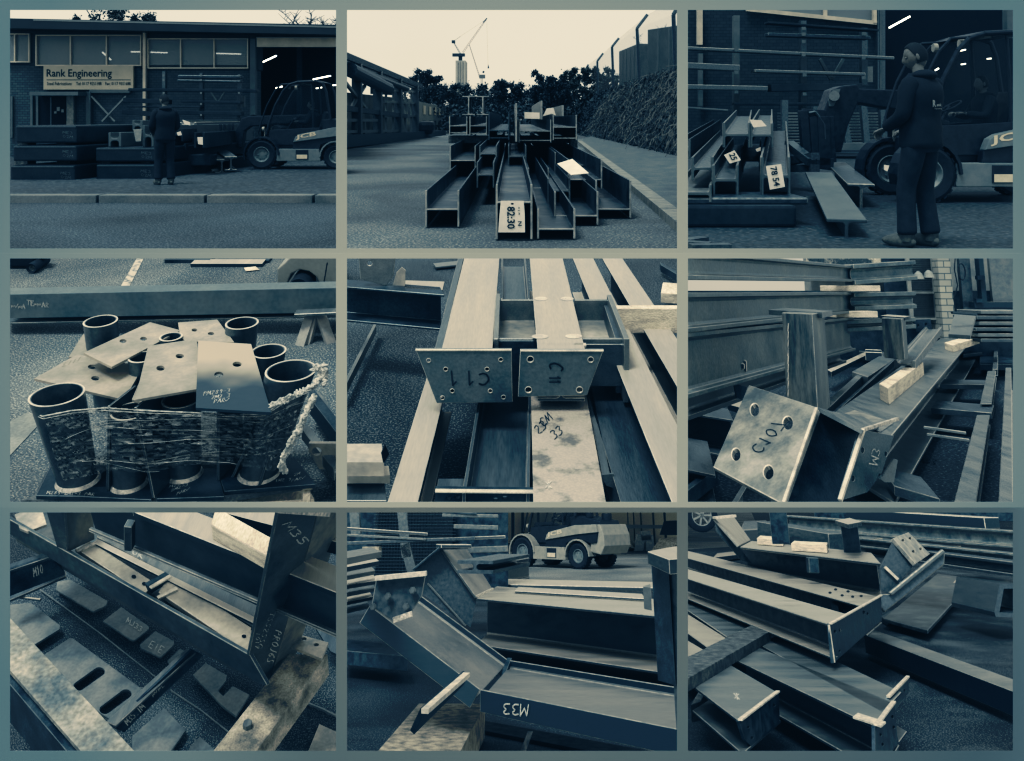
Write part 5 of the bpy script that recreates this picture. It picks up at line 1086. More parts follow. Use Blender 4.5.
# ================================================================== bay 4 (middle left): wrapped tube posts and drilled plates on a pallet
def bay4():
    S = P4; UP = Vector((0, 0, 1)); FR = (0, -1, 0)
    gr = ground(S, 'ground', M['asphalt4'], y1=200)
    mb = MB(); mb.quad(*[S.G(a, b, .004) for a, b in ((335, 112), (365, 108), (425, -10), (405, -10))]); struct(S, 'painted_line', mb, 'line_paint')
    mb = MB(); mb.quad(*[S.G(a, b, .004) for a, b in ((-20, 640), (120, 490), (60, 480), (-20, 520))]); struct(S, 'kerb_strip', mb, 'concrete')
    # big girder across
    t = thing(S, 'steel_girder', 'large girder lying right across behind the wrapped tubes, chalk marks at its left', 'girder', S.G(500, 190, 0))
    y = 5.9
    vgirder(S, (-60, 116), y, (1080, 93), y + .02, 192, .22, 'i', m='girder4', tf=.012, parent=t, pname='section', bev=.002)
    vplate(S, y - .115, [(-60, 120), (1080, 97), (1080, 172), (-60, 192)], t=.01, m='girder4', parent=t, name='web_face')
    for tx, at in (('mvmA', (10, 158)), ('TEmm', (58, 150)), ('AR', (104, 156))): write(S, (0, y - .115, 0), FR, tx, at, (11, 1), (0, -14), 2.6, parent=t)
    # trestle at the right
    t = thing(S, 'trestle', 'steel trestle with splayed legs carrying the right end of the large girder', 'trestle', S.G(950, 330, 0))
    for a, b in (((938, 178), (900, 330)), ((958, 178), (1016, 340)), ((930, 178), (890, 300))):
        rod(S, a, 5.75, b, 5.6, .07, .03, m='grey4', name='leg', parent=t)
    rod(S, (882, 176), 5.7, (1060, 168), 5.7, .08, .02, m='steel_mid', name='head_plate', parent=t)
    rod(S, (940, 430), 4.9, (1060, 560), 4.6, .05, .05, m='steel_mid', name='foot_rail', parent=t)
    # tubes
    Z0 = .16
    def loft(name, top, bot, m, parent, th=.012, z0=Z0, zt=None):
        (X, Y, rx), (x, y_, rb) = top, bot
        B = S.G(x, y_, z0); B2 = S.W(X, Y, B.y); r1 = rx / S.k / FL * B.y; r0 = rb / S.k / FL * B.y
        n = 40; vs = []; fs = []
        for c, ro in ((B, r0), (B2, r1)):
            for q in (ro, ro - th):
                for i in range(n): a = 2 * math.pi * i / n; vs.append(Vector((c.x + q * math.cos(a), c.y + q * math.sin(a), c.z)))
        for i in range(n):
            j = (i + 1) % n
            fs += [(i, j, 2 * n + j, 2 * n + i), (n + j, n + i, 3 * n + i, 3 * n + j), (2 * n + i, 2 * n + j, 3 * n + j, 3 * n + i), (j, i, n + i, n + j)]
        return mesh_obj(S, name, MB().add(vs, fs), m, parent, smooth=True), B, B2, r0, r1
    made = []
    posts = [('tube post at the front left, open top rim bright', (150, 425, 84), (215, 690, 62), [(85, 735), (132, 640), (330, 640), (300, 738)], [(118, 738), ], 'first'),
             ('tube post hidden by the flat plates, second from the left at the front', (376, 476, 62), (372, 700, 52), [(232, 738), (300, 650), (462, 655), (440, 748)], [], ''),
             ('tube post in the middle of the front row with chalked base', (532, 440, 62), (540, 668, 54), [(455, 745), (480, 655), (640, 650), (664, 738)], [], ''),
             ('tube post at the front right, tallest rim, tape around its top', (868, 352, 82), (770, 668, 62), [(640, 650), (865, 600), (945, 700), (664, 722)], [], ''),
             ('tube post behind the front right one', (800, 292, 56), (760, 560, 46), None, [], ''),
             ('tube post at the back right with a clear open rim', (718, 206, 52), (700, 470, 44), None, [], ''),
             ('tube post at the back left, partly behind a plate', (284, 200, 52), (310, 460, 44), None, [], ''),
             ('tube post between the plates, only its rim showing', (412, 310, 44), (430, 560, 38), None, [], ''),
             ('tube post under the middle plates with only a sliver of rim showing', (500, 248, 36), (500, 500, 32), None, [], '')]
    for i, (lab, top, bot, base, _, _) in enumerate(posts):
        t = thing(S, 'tube_post', lab, 'post', S.G(bot[0], bot[1], Z0), 'tube posts wrapped on the pallet'); made.append(t)
        o, B, B2, r0, r1 = loft('tube', top, bot, 'tube_steel', t)
        mesh_obj(S, 'rim_edge', MB().lathe(B2, UP, [(r1 + .0007, -.001), (r1 + .0007, .0012), (r1 - .007, .0016), (r1 - .007, -.001)], 40), 'edge', t, smooth=True)
        if base:
            hplate(S, Z0, base, t=.02, m='base_dark', parent=t, name='base_plate', bev=.002)
            mesh_obj(S, 'weld', MB().lathe(B, UP, [(r0 - .002, 0), (r0 + .012, 0), (r0 + .004, .014), (r0 - .002, .016)], 40), 'weld', t, smooth=True)
        if i in (0, 3): 
            for dx in (-58, 50):
                c = S.W(top[0] + dx, top[1] + 16, B2.y - r1 * .5 + (.02 if dx < 0 else 0))
        # fins
    fins = [(305, 460, 300, 722), (386, 465, 442, 744), (776, 480, 684, 680), (836, 480, 766, 706), (640, 480, 640, 690)]
    t = thing(S, 'fin_plate', 'thin upright fin plate between the wrapped tubes, bright front edge', 'fin', S.G(300, 722, Z0)) if False else None
    labs = ['leftmost fin plate, upright edge between first and second front tubes', 'second fin plate, sloping edge right of the second front tube', 'sloping fin plate left of the front right tube', 'sloping fin plate against the front right tube', 'fin plate just right of the middle front tube']
    for (a, b, c, d), l in zip(fins, labs):
        B = S.G(c, d, Z0); T_ = S.W(a, b, B.y + .02)
        mb = MB(); q = Vector((.04 if c < 500 else .05, .22, 0))
        tq = [B, T_, T_ + q * .9, B + q]
        mb.add(tq + [p + Vector((.012, 0, 0)) for p in tq], [(0, 1, 2, 3), (7, 6, 5, 4), (0, 1, 5, 4), (1, 2, 6, 5), (2, 3, 7, 6), (3, 0, 4, 7)])
        tt = tag(mesh_obj(S, 'fin_plate', mb, 'fin_steel', bevel=.002), l, 'fin', 'fin plates on the tube posts')
    for tx, at, u in (('M289-2M1-3 PAR', (118, 730), (10.5, .4)), ('IM289', (350, 686), (9, -2)), ('2M2-3', (346, 700), (9, -2)), ('PARv', (348, 714), (9, -2)), ('M289', (494, 712), (12, -3)), ('2M2-3', (498, 724), (11, -4)), ('PARv', (516, 734), (10, -4)),
                      ('IM2 9', (818, 694), (10, -1)), ('PARv', (868, 694), (11, -3)), ('2M', (876, 676), (10, -3))):
        write(S, (0, 0, Z0), UP, tx, at, u, (3, -9), 1.8, parent=made[0 if at[0] < 300 else 1 if at[0] < 450 else 2 if at[0] < 650 else 3], name='chalk_writing')
    # pallet
    t = thing(S, 'pallet', 'timber pallet under the tube posts, its bright end blocks at the lower right', 'pallet', S.G(600, 740, 0))
    girder(S, (470, 760), (470, 745), (935, 704), Z0 - .022, .022, 'r', m='timber_old', parent=t, pname='top_board', bev=.002)
    hplate(S, Z0 - .02, [(40, 750), (80, 735), (130, 640), (860, 596), (945, 700), (660, 745)], t=.02, m='timber_dark', parent=t, name='deck')
    for X in (480, 690, 915):
        girder(S, (X - 12, 790), (X + 12, 790), (X - 10, 715), Z0 - .045, .1, 'r', m='timber', parent=t, pname='block', bev=.003)
    girder(S, (40, 800), (40, 770), (940, 745), .03, .02, 'r', m='timber', parent=t, pname='bottom_board')
    # drilled plates lying on top
    g = 'drilled plates laid over the tubes'
    pls = [('drilled plate at the left edge of the pile, over the front left tube', [(80, 376), (212, 302), (416, 338), (356, 441)], [(258, 340, 13, 7), (268, 375, 13, 7)], .52),
           ('drilled plate turned like a diamond at the upper left of the pile', [(232, 297), (436, 203), (530, 228), (318, 340)], [(353, 261, 11, 6), (416, 254, 11, 6)], .60),
           ('drilled plate at the top of the pile beside the back right tube', [(522, 204), (642, 195), (694, 264), (545, 262), (528, 246)], [(572, 227, 9, 5), (623, 238, 10, 5)], .60),
           ('upright-lying drilled plate in the middle of the pile', [(390, 441), (430, 276), (578, 254), (598, 405)], [(468, 344, 13, 8), (527, 307, 13, 7)], .62),
           ('largest drilled plate with chalk writing and dark lower half', [(584, 259), (746, 270), (808, 480), (576, 466)], [(647, 364, 14, 9), (703, 332, 14, 8)], .64),
           ('plate corner peeping out below the diamond plate at the left', [(186, 310), (232, 238), (244, 250), (256, 286), (240, 310)], [], .5),
           ('small plate corner beneath the middle plate', [(380, 440), (440, 300), (470, 300), (470, 420), (420, 452)], [], .55)]
    for lab, pts, hol, z in pls:
        t = thing(S, 'drilled_plate', lab, 'plate', S.G(*pts[0], z), g)
        hplate(S, z, pts, hol, t=.012, m='plate4d' if 'largest' in lab else 'plate4', parent=t, name='plate', bev=.0)
        if 'largest' in lab:
            for tx, at in (('PM289-3', (598, 428)), ('2M2.3', (622, 440)), ('PARv', (630, 452))): write(S, (0, 0, z), UP, tx, at, (12, -1.5), (3, -12), 1.9, parent=t)
        if 'left edge' in lab: write(S, (0, 0, z), UP, 'EIII', (165, 338), (14, -5), (8, -12), 1.8, 'steel_pale', parent=t)
    # stretch film
    t = thing(S, 'stretch_film', 'clear stretch film wound round the tube posts, gathered into a tail at the right', 'film', S.G(500, 700, Z0))
    cols = [(66, 470, 150, 655), (110, 488, 170, 690), (200, 470, 240, 676), (300, 462, 300, 660), (420, 470, 430, 664), (560, 476, 560, 640), (700, 484, 680, 640), (790, 480, 760, 650), (850, 440, 800, 660), (925, 405, 850, 660), (948, 380, 884, 600)]
    yf = S.G(215, 690, Z0).y - .155
    deps = [yf + q for q in (.16, .03, 0, 0, 0, -.01, 0, 0, -.04, .03, .2)]
    mb = MB(); rows = 26; nc = len(cols); grid = []
    rnd = random.Random(3)
    def lerp(a, b, t_): return a + (b - a) * t_
    NX = 70
    for i in range(NX + 1):
        u = i / NX * (nc - 1); j = min(int(u), nc - 2); f = u - j; f2 = f
        c = [lerp(cols[j][q], cols[j + 1][q], f2) for q in range(4)]; d = lerp(deps[j], deps[j + 1], f2)
        grid.append([S.W(lerp(c[0], c[2], r / rows), lerp(c[1], c[3], r / rows), d + .018 * math.sin(r * 1.9 + i * .35) + rnd.uniform(-.008, .008) + .25 * (r / rows) * .0) for r in range(rows + 1)])
    base_i = 0
    for i in range(NX):
        for r in range(rows):
            mb.quad(grid[i][r], grid[i + 1][r], grid[i + 1][r + 1], grid[i][r + 1])
    me = mesh_obj(S, 'film', mb, 'film', t, smooth=True); me['_open'] = 1
    bmx = bmesh.new(); bmx.from_mesh(me.data); bmesh.ops.remove_doubles(bmx, verts=bmx.verts, dist=1e-5); bmx.to_mesh(me.data); bmx.free()
    for p in me.data.polygons: p.use_smooth = True
    # bright strands where the film bunches
    mb = MB()
    for k in range(12):
        y0 = rnd.uniform(0, 1) ** .9; y1 = y0 + rnd.uniform(-.25, .25); a = rnd.randint(0, NX - 22); b = a + rnd.randint(10, 40); b = min(b, NX)
        pts = []
        for i in range(a, b + 1, 2):
            f = lerp(y0, y1, (i - a) / (b - a)); f = max(0, min(1, f)); r = f * rows; q = int(min(r, rows - 1)); p = grid[i][q].lerp(grid[i][q + 1], r - q) + Vector((0, -.01, 0)); pts.append(p)
        mb.path(pts, rnd.uniform(.0004, .0011), 4)
    mb.path([g_[0] + Vector((0, -.012, 0)) for g_ in grid[2:]], .003, 5); mb.path([g_[1] + Vector((0, -.012, 0)) for g_ in grid], .0015, 5)
    mesh_obj(S, 'film_strands', mb, 'film_solid', t)
    mb = MB()
    def rope(P, n, r0, seed):
        q = random.Random(seed); out_ = []
        for i in range(n + 1):
            u = i / n * (len(P) - 1); j = min(int(u), len(P) - 2); f = u - j
            out_.append(P[j].lerp(P[j + 1], f) + Vector([q.uniform(-.012, .012) for _ in range(3)]))
        for a, b in zip(out_, out_[1:]): mb.tube(a, b, r0 * q.uniform(.3, .7), r0 * q.uniform(.3, .7), n=7)
    W = lambda X, Y, y: S.W(X, Y, y - 3.72 + yf - .06)
    for s in range(6): rope([W(806, 462, 3.72), W(870, 430, 3.68), W(935, 402, 3.72), W(962, 372, 3.8), W(955, 345, 3.9)], 40, .008, s)
    for s in range(8): rope([W(940, 430, 3.66), W(915, 480, 3.62), W(890, 540, 3.6), W(860, 590, 3.62), W(838, 640, 3.66), W(850, 662, 3.7)], 56, .010, s + 9)
    for s in range(5): rope([W(935, 345, 3.85), W(975, 338, 3.8), W(972, 370, 3.8), W(968, 400, 3.76)], 24, .008, s + 30)
    mesh_obj(S, 'film_tail', mb, 'film_solid', t)
    # things at the right edge
    t = thing(S, 'channel_frame', 'dark channel frame on the ground at the right edge beside the film tail', 'frame', S.G(980, 600, 0))  # channel frame lying on the ground
    girder(S, (1060, 610), (1060, 560), (922, 430), .2, .1, 'c', m='steel_dark', parent=t, pname='channel', tf=.008)
    girder(S, (1000, 655), (1020, 640), (900, 530), .16, .06, 'l', m='steel_mid', parent=t, pname='angle', tf=.006)
    tag(vplate(S, 4.0, [(922, 575), (1060, 575), (1060, 656), (955, 656), (922, 600)], [(948, 600, 14, 12)], .02, m='blasted', name='steel_offcut', bev=.002), 'bright square-cut offcut at the lower right edge', 'offcut')
    # far vehicles and debris
    def far_car(lab, X, Y, r, d, cabin, m):
        d = S.G(X, Y + r, 0).y
        t = thing(S, 'parked_car', lab, 'car', S.G(X, Y + r, 0))
        c = S.W(X, Y, d); rr = S.upp(d) * r
        wh = mesh_obj(S, 'tyre', MB().lathe(c, (0, 1, 0), [(rr * .6, -.12), (rr * .95, -.13), (rr, -.1), (rr, .1), (rr * .6, .12)], 30), 'rubber', t, smooth=True)
        mesh_obj(S, 'rim', MB().lathe(c, (0, 1, 0), [(rr * .62, -.12), (rr * .4, -.08), (.001, -.09), (.001, .05), (rr * .62, .05)], 18), 'grey_paint', t)
        mesh_obj(S, 'body', poly_mb([[S.W(a, b, d - .02) for a, b in cabin]], Vector((0, -1, 0)), .6), m, t, bevel=.01)
        return t
    t = far_car('light car front with round wheel arch at the top right corner', 905, 82, 34, 0, [(826, 88), (826, 40), (850, 20), (900, -30), (1080, -30), (1080, 92), (960, 90), (948, 66), (925, 48), (895, 42), (868, 56), (856, 88)], 'fl_cream')
    dc = S.G(905, 116, 0).y - .05; rod(S, (980, 20), dc, (970, 80), dc, .008, m='black_paint', name='door_gap', parent=t)
    far_car('dark car corner with wheel at the top left corner', 96, 22, 16, 11, [(-60, 30), (-60, -30), (140, -30), (118, 0), (112, 14), (96, 4), (80, 12), (74, 34)], 'black_paint')
    for i, q in enumerate(((480, 12, 620, 22), (560, 24, 780, 34), (640, 14, 800, 22))):
        tag(mesh_obj(S, 'timber_batten' if i else 'steel_bar', vbox(S, *q, S.G(q[0], q[3], 0).y, .12), 'steel_pale' if i == 1 else 'steel_dark'), ['dark bar end on the ground at the top edge, left of the others', 'pale long bar lying on the ground near the top edge', 'dark bar behind the pale one near the top edge'][i], 'bar')
    mesh_obj(S, 'paper_scrap', MB().quad(*[S.G(a, b, .01) for a, b in ((724, 36), (760, 32), (772, 42), (730, 46))]), 'timber', gr)
asphalt('asphalt4', (.065, .085, .095), (.14, .155, .155), (.34, .35, .33), 80, .56)
M['line_paint'] = mat('line_paint', (.12, .14, .14), (.5, .48, .42), 14, .8, lo=.4, hi=.5)
M['girder4'] = mat('girder4', (.11, .15, .17), (.19, .22, .225), 2.5, .45, .3, .06, fine=.08)
M['grey4'] = mat('grey4', (.20, .22, .22), (.36, .35, .32), 4, .6, fine=.1)
M['tube_steel'] = mat('tube_steel', (.05, .08, .098), (.17, .19, .195), 5, .32, .5, .08, fine=.12)
M['base_dark'] = mat('base_dark', (.018, .032, .043), (.05, .068, .08), 5, .5, .2, fine=.15)
M['fin_steel'] = mat('fin_steel', (.04, .06, .075), (.10, .125, .135), 5, .4, .3, fine=.1)
M['plate4'] = mat('plate4', (.21, .215, .20), (.46, .43, .365), 3.6, .45, .3, .06, fine=.08, lo=.3, hi=.6)
M['plate4d'] = mat('plate4d', (.05, .075, .09), (.50, .46, .38), 1.7, .45, .3, .06, fine=.08, lo=.4, hi=.58)
M['film_solid'] = mat('film_solid', (.28, .30, .29), (.66, .65, .6), 30, .3)
def grad_plate():
    m = M['plate4d']; n = m.node_tree.nodes; l = m.node_tree.links; b = n['Principled BSDF']
    t = n.new('ShaderNodeTexCoord'); sx = n.new('ShaderNodeSeparateXYZ'); l.new(t.outputs['Generated'], sx.inputs[0])
    x = n.new('ShaderNodeTexNoise'); x.inputs['Scale'].default_value = 4; l.new(t.outputs['Object'], x.inputs[0])
    a = n.new('ShaderNodeMath'); a.operation = 'MULTIPLY_ADD'; l.new(x.outputs['Fac'], a.inputs[0]); a.inputs[1].default_value = .5; l.new(sx.outputs[1], a.inputs[2])
    r = n.new('ShaderNodeMapRange'); r.inputs[1].default_value = .55; r.inputs[2].default_value = .95; l.new(a.outputs[0], r.inputs[0])
    mx = n.new('ShaderNodeMixRGB'); l.new(r.outputs[0], mx.inputs[0]); mx.inputs[1].default_value = (.05, .075, .09, 1); mx.inputs[2].default_value = (.48, .44, .36, 1); l.new(mx.outputs[0], b.inputs['Base Color'])
grad_plate()
def film_mat():
    m = bpy.data.materials.new('film'); m.use_nodes = True; n = m.node_tree.nodes; l = m.node_tree.links; b = n['Principled BSDF']
    t = n.new('ShaderNodeTexCoord'); mp = n.new('ShaderNodeMapping'); mp.inputs['Scale'].default_value = (.7, .7, 26); mp.inputs['Rotation'].default_value = (0, .09, 0); l.new(t.outputs['Object'], mp.inputs[0])
    x = n.new('ShaderNodeTexNoise'); x.inputs['Scale'].default_value = 1.7; x.inputs['Detail'].default_value = 5; x.inputs['Distortion'].default_value = .6; l.new(mp.outputs[0], x.inputs[0])
    r = n.new('ShaderNodeMapRange'); r.inputs[1].default_value = .42; r.inputs[2].default_value = .68; r.inputs[3].default_value = .16; r.inputs[4].default_value = .62
    l.new(x.outputs['Fac'], r.inputs[0]); l.new(r.outputs[0], b.inputs['Alpha'])
    b.inputs['Base Color'].default_value = (.42, .43, .41, 1); b.inputs['Roughness'].default_value = .18
    bu = n.new('ShaderNodeBump'); bu.inputs['Strength'].default_value = .3; bu.inputs['Distance'].default_value = .02; l.new(x.outputs['Fac'], bu.inputs['Height']); l.new(bu.outputs[0], b.inputs['Normal'])
    M['film'] = m
film_mat()
bay4()
# ================================================================== bay 5 (middle): girder ends with cap plates
def bay5():
    S = P5; Z = .62; UP = Vector((0, 0, 1)); FR = Vector((0, -1, 0))
    ground(S, 'ground', M['asphalt'])
    # lower row of girders, lying on the ground
    girder(S, (120, 790), (215, 790), (262, 340), .36, .22, m='steel_pale', label='long pale-topped girder at the left of the lower row, half under the C11 plate', group=None)
    t = thing(S, 'steel_girder', 'lower girder lying as a trough with a short drilled end plate towards us', 'girder', S.G(460, 600, 0))
    girder(S, (360, 720), (566, 720), (442, 240), .36, .16, 'h', m='steel', parent=t, pname='section', tf=.012)
    y = S.G(430, 712, .36).y
    plate(S, (0, y - .004, 0), FR, [(278, 708), (580, 712), (580, 800), (278, 800)], [(318, 738, 9, 6), (345, 735, 9, 6), (462, 742, 9, 6), (490, 737, 9, 6)], .016, 'steel_dark', parent=t)
    seg(S, S.W(278, 712, y - .01), S.W(580, 715, y - .01), rprof(.024, .006), UP, 'edge', t, 'plate_edge')
    a = S.G(345, 690, .30)
    seg(S, S.G(285, 690, .30), S.G(365, 690, .30), rprof(.06, .012), UP, 'steel', t, 'flange_stub')
    t = thing(S, 'steel_girder', 'lower girder with dirty pale top flange marked by a small white cross', 'girder', S.G(650, 600, 0))
    girder(S, (578, 800), (808, 800), (566, 240), .37, .24, m='pale_dirty', parent=t, pname='section', tf=.012)
    P = Vector((0, 0, .37)); UP = UP
    write(S, P, UP, 'x', (612, 706), (26, 0), (-2, -22), 4.5, parent=t)
    for i, (x, yy, tx) in enumerate(((590, 545, '23'), (606, 522, 'CM'), (640, 560, '33'))):
        write(S, P, UP, tx, (x, yy), (16, -12), (-14, -24), 3.2, 'ink', parent=t, jit=.14)
    t = thing(S, 'steel_angle', 'thin upright flange strip along the right of the dirty pale girder', 'angle', S.G(760, 500, 0))
    girder(S, (786, 668), (812, 668), (722, 330), .34, .1, 'l', m='steel_mid', parent=t, pname='section', tf=.008)
    plate(S, S.G(790, 672, .34), FR, [(780, 668), (822, 664), (834, 712), (800, 700)], (), .01, 'steel_mid', parent=t)
    # left upper girder with the C11 plate
    def capgirder(lab, nl, nr, fl, pl, holes, base, tx):
        t = thing(S, 'steel_girder', lab, 'girder', base)
        girder(S, nl, nr, fl, Z, .21, m='steel_pale', parent=t, pname='section', tf=.013)
        y = S.G(nl[0], nl[1], Z).y - .002
        plate(S, (0, y - .012, 0), FR, pl, holes, .014, 'steel_face', parent=t, bev=.0015)
        a, b = pl[0], pl[1]
        seg(S, S.W(a[0], a[1] - 1, y - .006), S.W(b[0], b[1] - 1, y - .006), rprof(.022, .006), UP, 'edge', t, 'plate_edge')
        for h in holes:
            blobo = MB().tube(S.W(h[0], h[1], y - .0135), S.W(h[0], h[1], y - .012), S.upp(y) * h[2] * 1.7, n=20)
            o = mesh_obj(S, 'hole_rim', MB().lathe(S.W(h[0], h[1], y - .013), FR, [(S.upp(y) * h[2] * 1.02, 0), (S.upp(y) * h[2] * 1.28, 0), (S.upp(y) * h[2] * 1.22, .0018), (S.upp(y) * h[2] * 1.05, .0022)], 20), 'edge', t)
        for ch, at, u, v in tx:
            write(S, (0, y - .012, 0), FR, ch, at, u, v, 5, 'ink', parent=t, jit=.02, name='marking')
        return t
    holes = [(258, 318, 6, 5), (478, 316, 6, 5), (310, 345, 6, 5), (436, 345, 6, 5), (330, 411, 6, 5), (446, 411, 6, 5), (300, 432, 6, 5), (486, 430, 6, 5)]
    t = capgirder('upper girder with pale top flange ending in an upright plate marked C11', (298, 284), (452, 284), (367, 4),
              [(218, 284), (511, 284), (514, 446), (282, 449)], holes, S.G(370, 290, .4),
              [('C', (446, 357), (-42, 0), (0, 38)), ('1', (402, 352), (-44, 0), (2, 40)), ('1', (350, 350), (-46, 4), (4, 42))])
    # dark side face seen left of the pale flange
    girder(S, (276, 284), (300, 284), (348, 4), Z - .004, .19, 'r', m='steel', parent=t, pname='side_flange')
    t = capgirder('upper girder with pale top flange and drilled end plate, carrying the short cross stubs', (590, 286), (735, 286), (566, 4),
              [(537, 286), (791, 286), (741, 425), (530, 430)], [(568, 315, 9, 8), (752, 316, 8, 7), (562, 408, 9, 7), (718, 408, 9, 7)], S.G(650, 290, .4),
              [('C', (625, 322), (-0, 26), (44, 8)), ('1', (628, 366), (0, 14), (30, 0)), ('1', (628, 378), (0, 14), (30, 0))])
    # the cross stubs: two transverse flanges, a web and an outer plate on both sides
    y1 = S.G(600, 245, Z).y; y2 = S.G(600, 128, Z).y
    for X0, X1, nm in ((470, 584, 'stub'), (715, 832, 'stub')):
        mb = MB()
        for Yr, yy in ((245, y1), (128, y2)):
            a = S.G(X0 + (0 if X0 < 600 else (8 if yy == y1 else -14)), Yr, Z - .01); b = S.G(X1 + (0 if X0 < 600 else (14 if yy == y1 else -20)), Yr, Z - .01)
            mesh_obj(S, 'stub_flange', MB().bb((a.x, yy, Z - .16), (b.x, yy + .016, Z - .01)), 'steel_mid', t, bevel=.0015)
        a = S.G(X0, 245, Z - .11); b = S.G(X1, 245, Z - .11)
        mesh_obj(S, 'stub_web', MB().bb((a.x, y1 + .016, Z - .12), (b.x, y2, Z - .11)), 'blasted', t)
    # outer plates, running along the girder
    a = S.G(462, 248, Z + .01); b = S.G(470, 116, Z + .01)
    mesh_obj(S, 'stub_plate', MB().prism(rprof(.02, .17), S.G(463, 252, Z + .01), S.G(470, 114, Z + .01)), 'steel_mid', t, bevel=.002)
    mesh_obj(S, 'stub_plate', MB().prism(rprof(.022, .27), S.G(862, 252, Z + .012), S.G(808, 118, Z + .012)), 'steel_mid', t, bevel=.002)
    mesh_obj(S, 'stub_plate', MB().prism(rprof(.022, .22), S.G(838, 262, Z - .03), S.G(800, 150, Z - .03)), 'steel', t, bevel=.002)
    mesh_obj(S, 'cross_flange', MB().bb((S.G(735, 248, Z).x, y1 - .01, Z - .21), (S.G(866, 248, Z).x, y1 + .012, Z - .03)), 'steel', t, bevel=.002)
    mesh_obj(S, 'cross_flange', MB().bb((S.G(452, 248, Z).x, y1 - .01, Z - .21), (S.G(590, 248, Z).x, y1 + .012, Z - .015)), 'steel_dark', t, bevel=.002)
    for X, Y, rx, ry in ((598, 245, 26, 7), (700, 244, 26, 7), (600, 130, 20, 6), (680, 130, 20, 6)):
        blob(S, (0, 0, Z), UP, circ((X, Y), rx, ry), 'edge', 'weld_scorch', t, off=.0015)
    seg(S, S.G(600, 268, Z), S.G(738, 268, Z), rprof(.03, .012), UP, 'weld', t, 'weld')
    # dark channel seen between the two upper girders
    girder(S, (478, 130), (566, 130), (480, 4), Z - .06, .12, 'h', m='steel', label='dark channel lying between the two upper girders behind the stubs', tf=.01)
    # right-hand pair
    D = dict(tf=.014)
    girder(S, (1012, 780), (1150, 780), (697, 4), .5, .24, m='steel_pale', label='long pale-topped girder right of the plates, sloping away beneath the timber', **D)
    girder(S, (852, 780), (1008, 780), (716, 330), .34, .12, 'r', m='steel', label='dark girder flank under the right-hand pale girder')
    girder(S, (1046, 450), (1150, 450), (786, 4), .5, .24, m='steel_pale', label='pale-topped girder at the far right, behind the timber', **D)
    t = timber(S, (822, 160), (1060, 160), (812, 150), .60, .12, 'marbled white timber baulk lying across the right-hand girders')
    timber(S, (966, 112), (1050, 118), (972, 80), .16, .07, 'small white timber block on the asphalt at the top right corner')
    girder(S, (985, 30), (1040, 70), (940, 4), .1, .06, 'r', m='steel_dark', label='dark bar on the asphalt beyond the white block')
    # left background
    t = thing(S, 'steel_girder', 'dark girder lying crossways with upright stub and gusset on it', 'girder', S.G(150, 150, .2))
    girder(S, (-60, 88), (-60, 66), (306, 118), .5, .2, 'c', m='steel_dark', parent=t, pname='section', tf=.012)
    y = S.G(120, 92, .5).y
    plate(S, (0, y, 0), FR, [(42, -20), (160, -20), (150, 60), (128, 92), (50, 70)], [(78, 22, 8, 7)], .012, 'steel_mid', parent=t, name='stub_plate', bev=.002)
    plate(S, (0, y - .02, 0), FR, [(148, 90), (160, 50), (176, 34), (188, 44), (186, 92)], (), .012, 'blasted', parent=t, name='gusset', bev=.002)
    plate(S, (0, 0, .5), UP, [(180, 74), (306, 78), (300, 104), (186, 98)], (), .012, 'steel_pale', name='steel_plate', label='small pale plate beside the gusset on the dark crossways girder')
    plate(S, (0, 0, .03), UP, [(272, 22), (355, 14), (352, 26), (280, 34)], (), .012, 'steel_mid', name='steel_plate', label='flat offcut on the asphalt near the top of the left girder')
    girder(S, (-70, 520), (-62, 528), (96, 196), .12, .08, 'l', m='steel_mid', label='thin angle bar lying on the asphalt at the left', tf=.006)
    t = thing(S, 'steel_offcut', 'short stacked hollow offcuts beside the long left girder', 'offcut', S.G(80, 620, 0))
    girder(S, (-40, 668), (-40, 640), (140, 668), .34, .03, 'r', m='blasted', parent=t, pname='base_plate')
    girder(S, (-40, 628), (-40, 572), (122, 628), .42, .05, 'r', m='blasted', parent=t, pname='hollow_section')
    a = S.G(122, 628, .42)
    plate(S, a + Vector((.003, 0, 0)), Vector((1, -.4, 0)), [(122, 630), (138, 604), (126, 575), (116, 600)], (), .004, 'hole', parent=t, name='open_end')
    girder(S, (-40, 745), (-40, 690), (130, 745), .3, .2, 'i', m='steel', label='dark girder at the lower left below the hollow offcuts')
M['steel_face'] = mat('steel_face', (.085, .125, .145), (.19, .215, .22), 6, .38, .4, .1, fine=.12, lo=.3, hi=.75)
M['pale_dirty'] = mat('pale_dirty', (.20, .20, .19), (.46, .43, .38), 9, .5, .2, .1, fine=.1, lo=.38, hi=.5)
bay5()
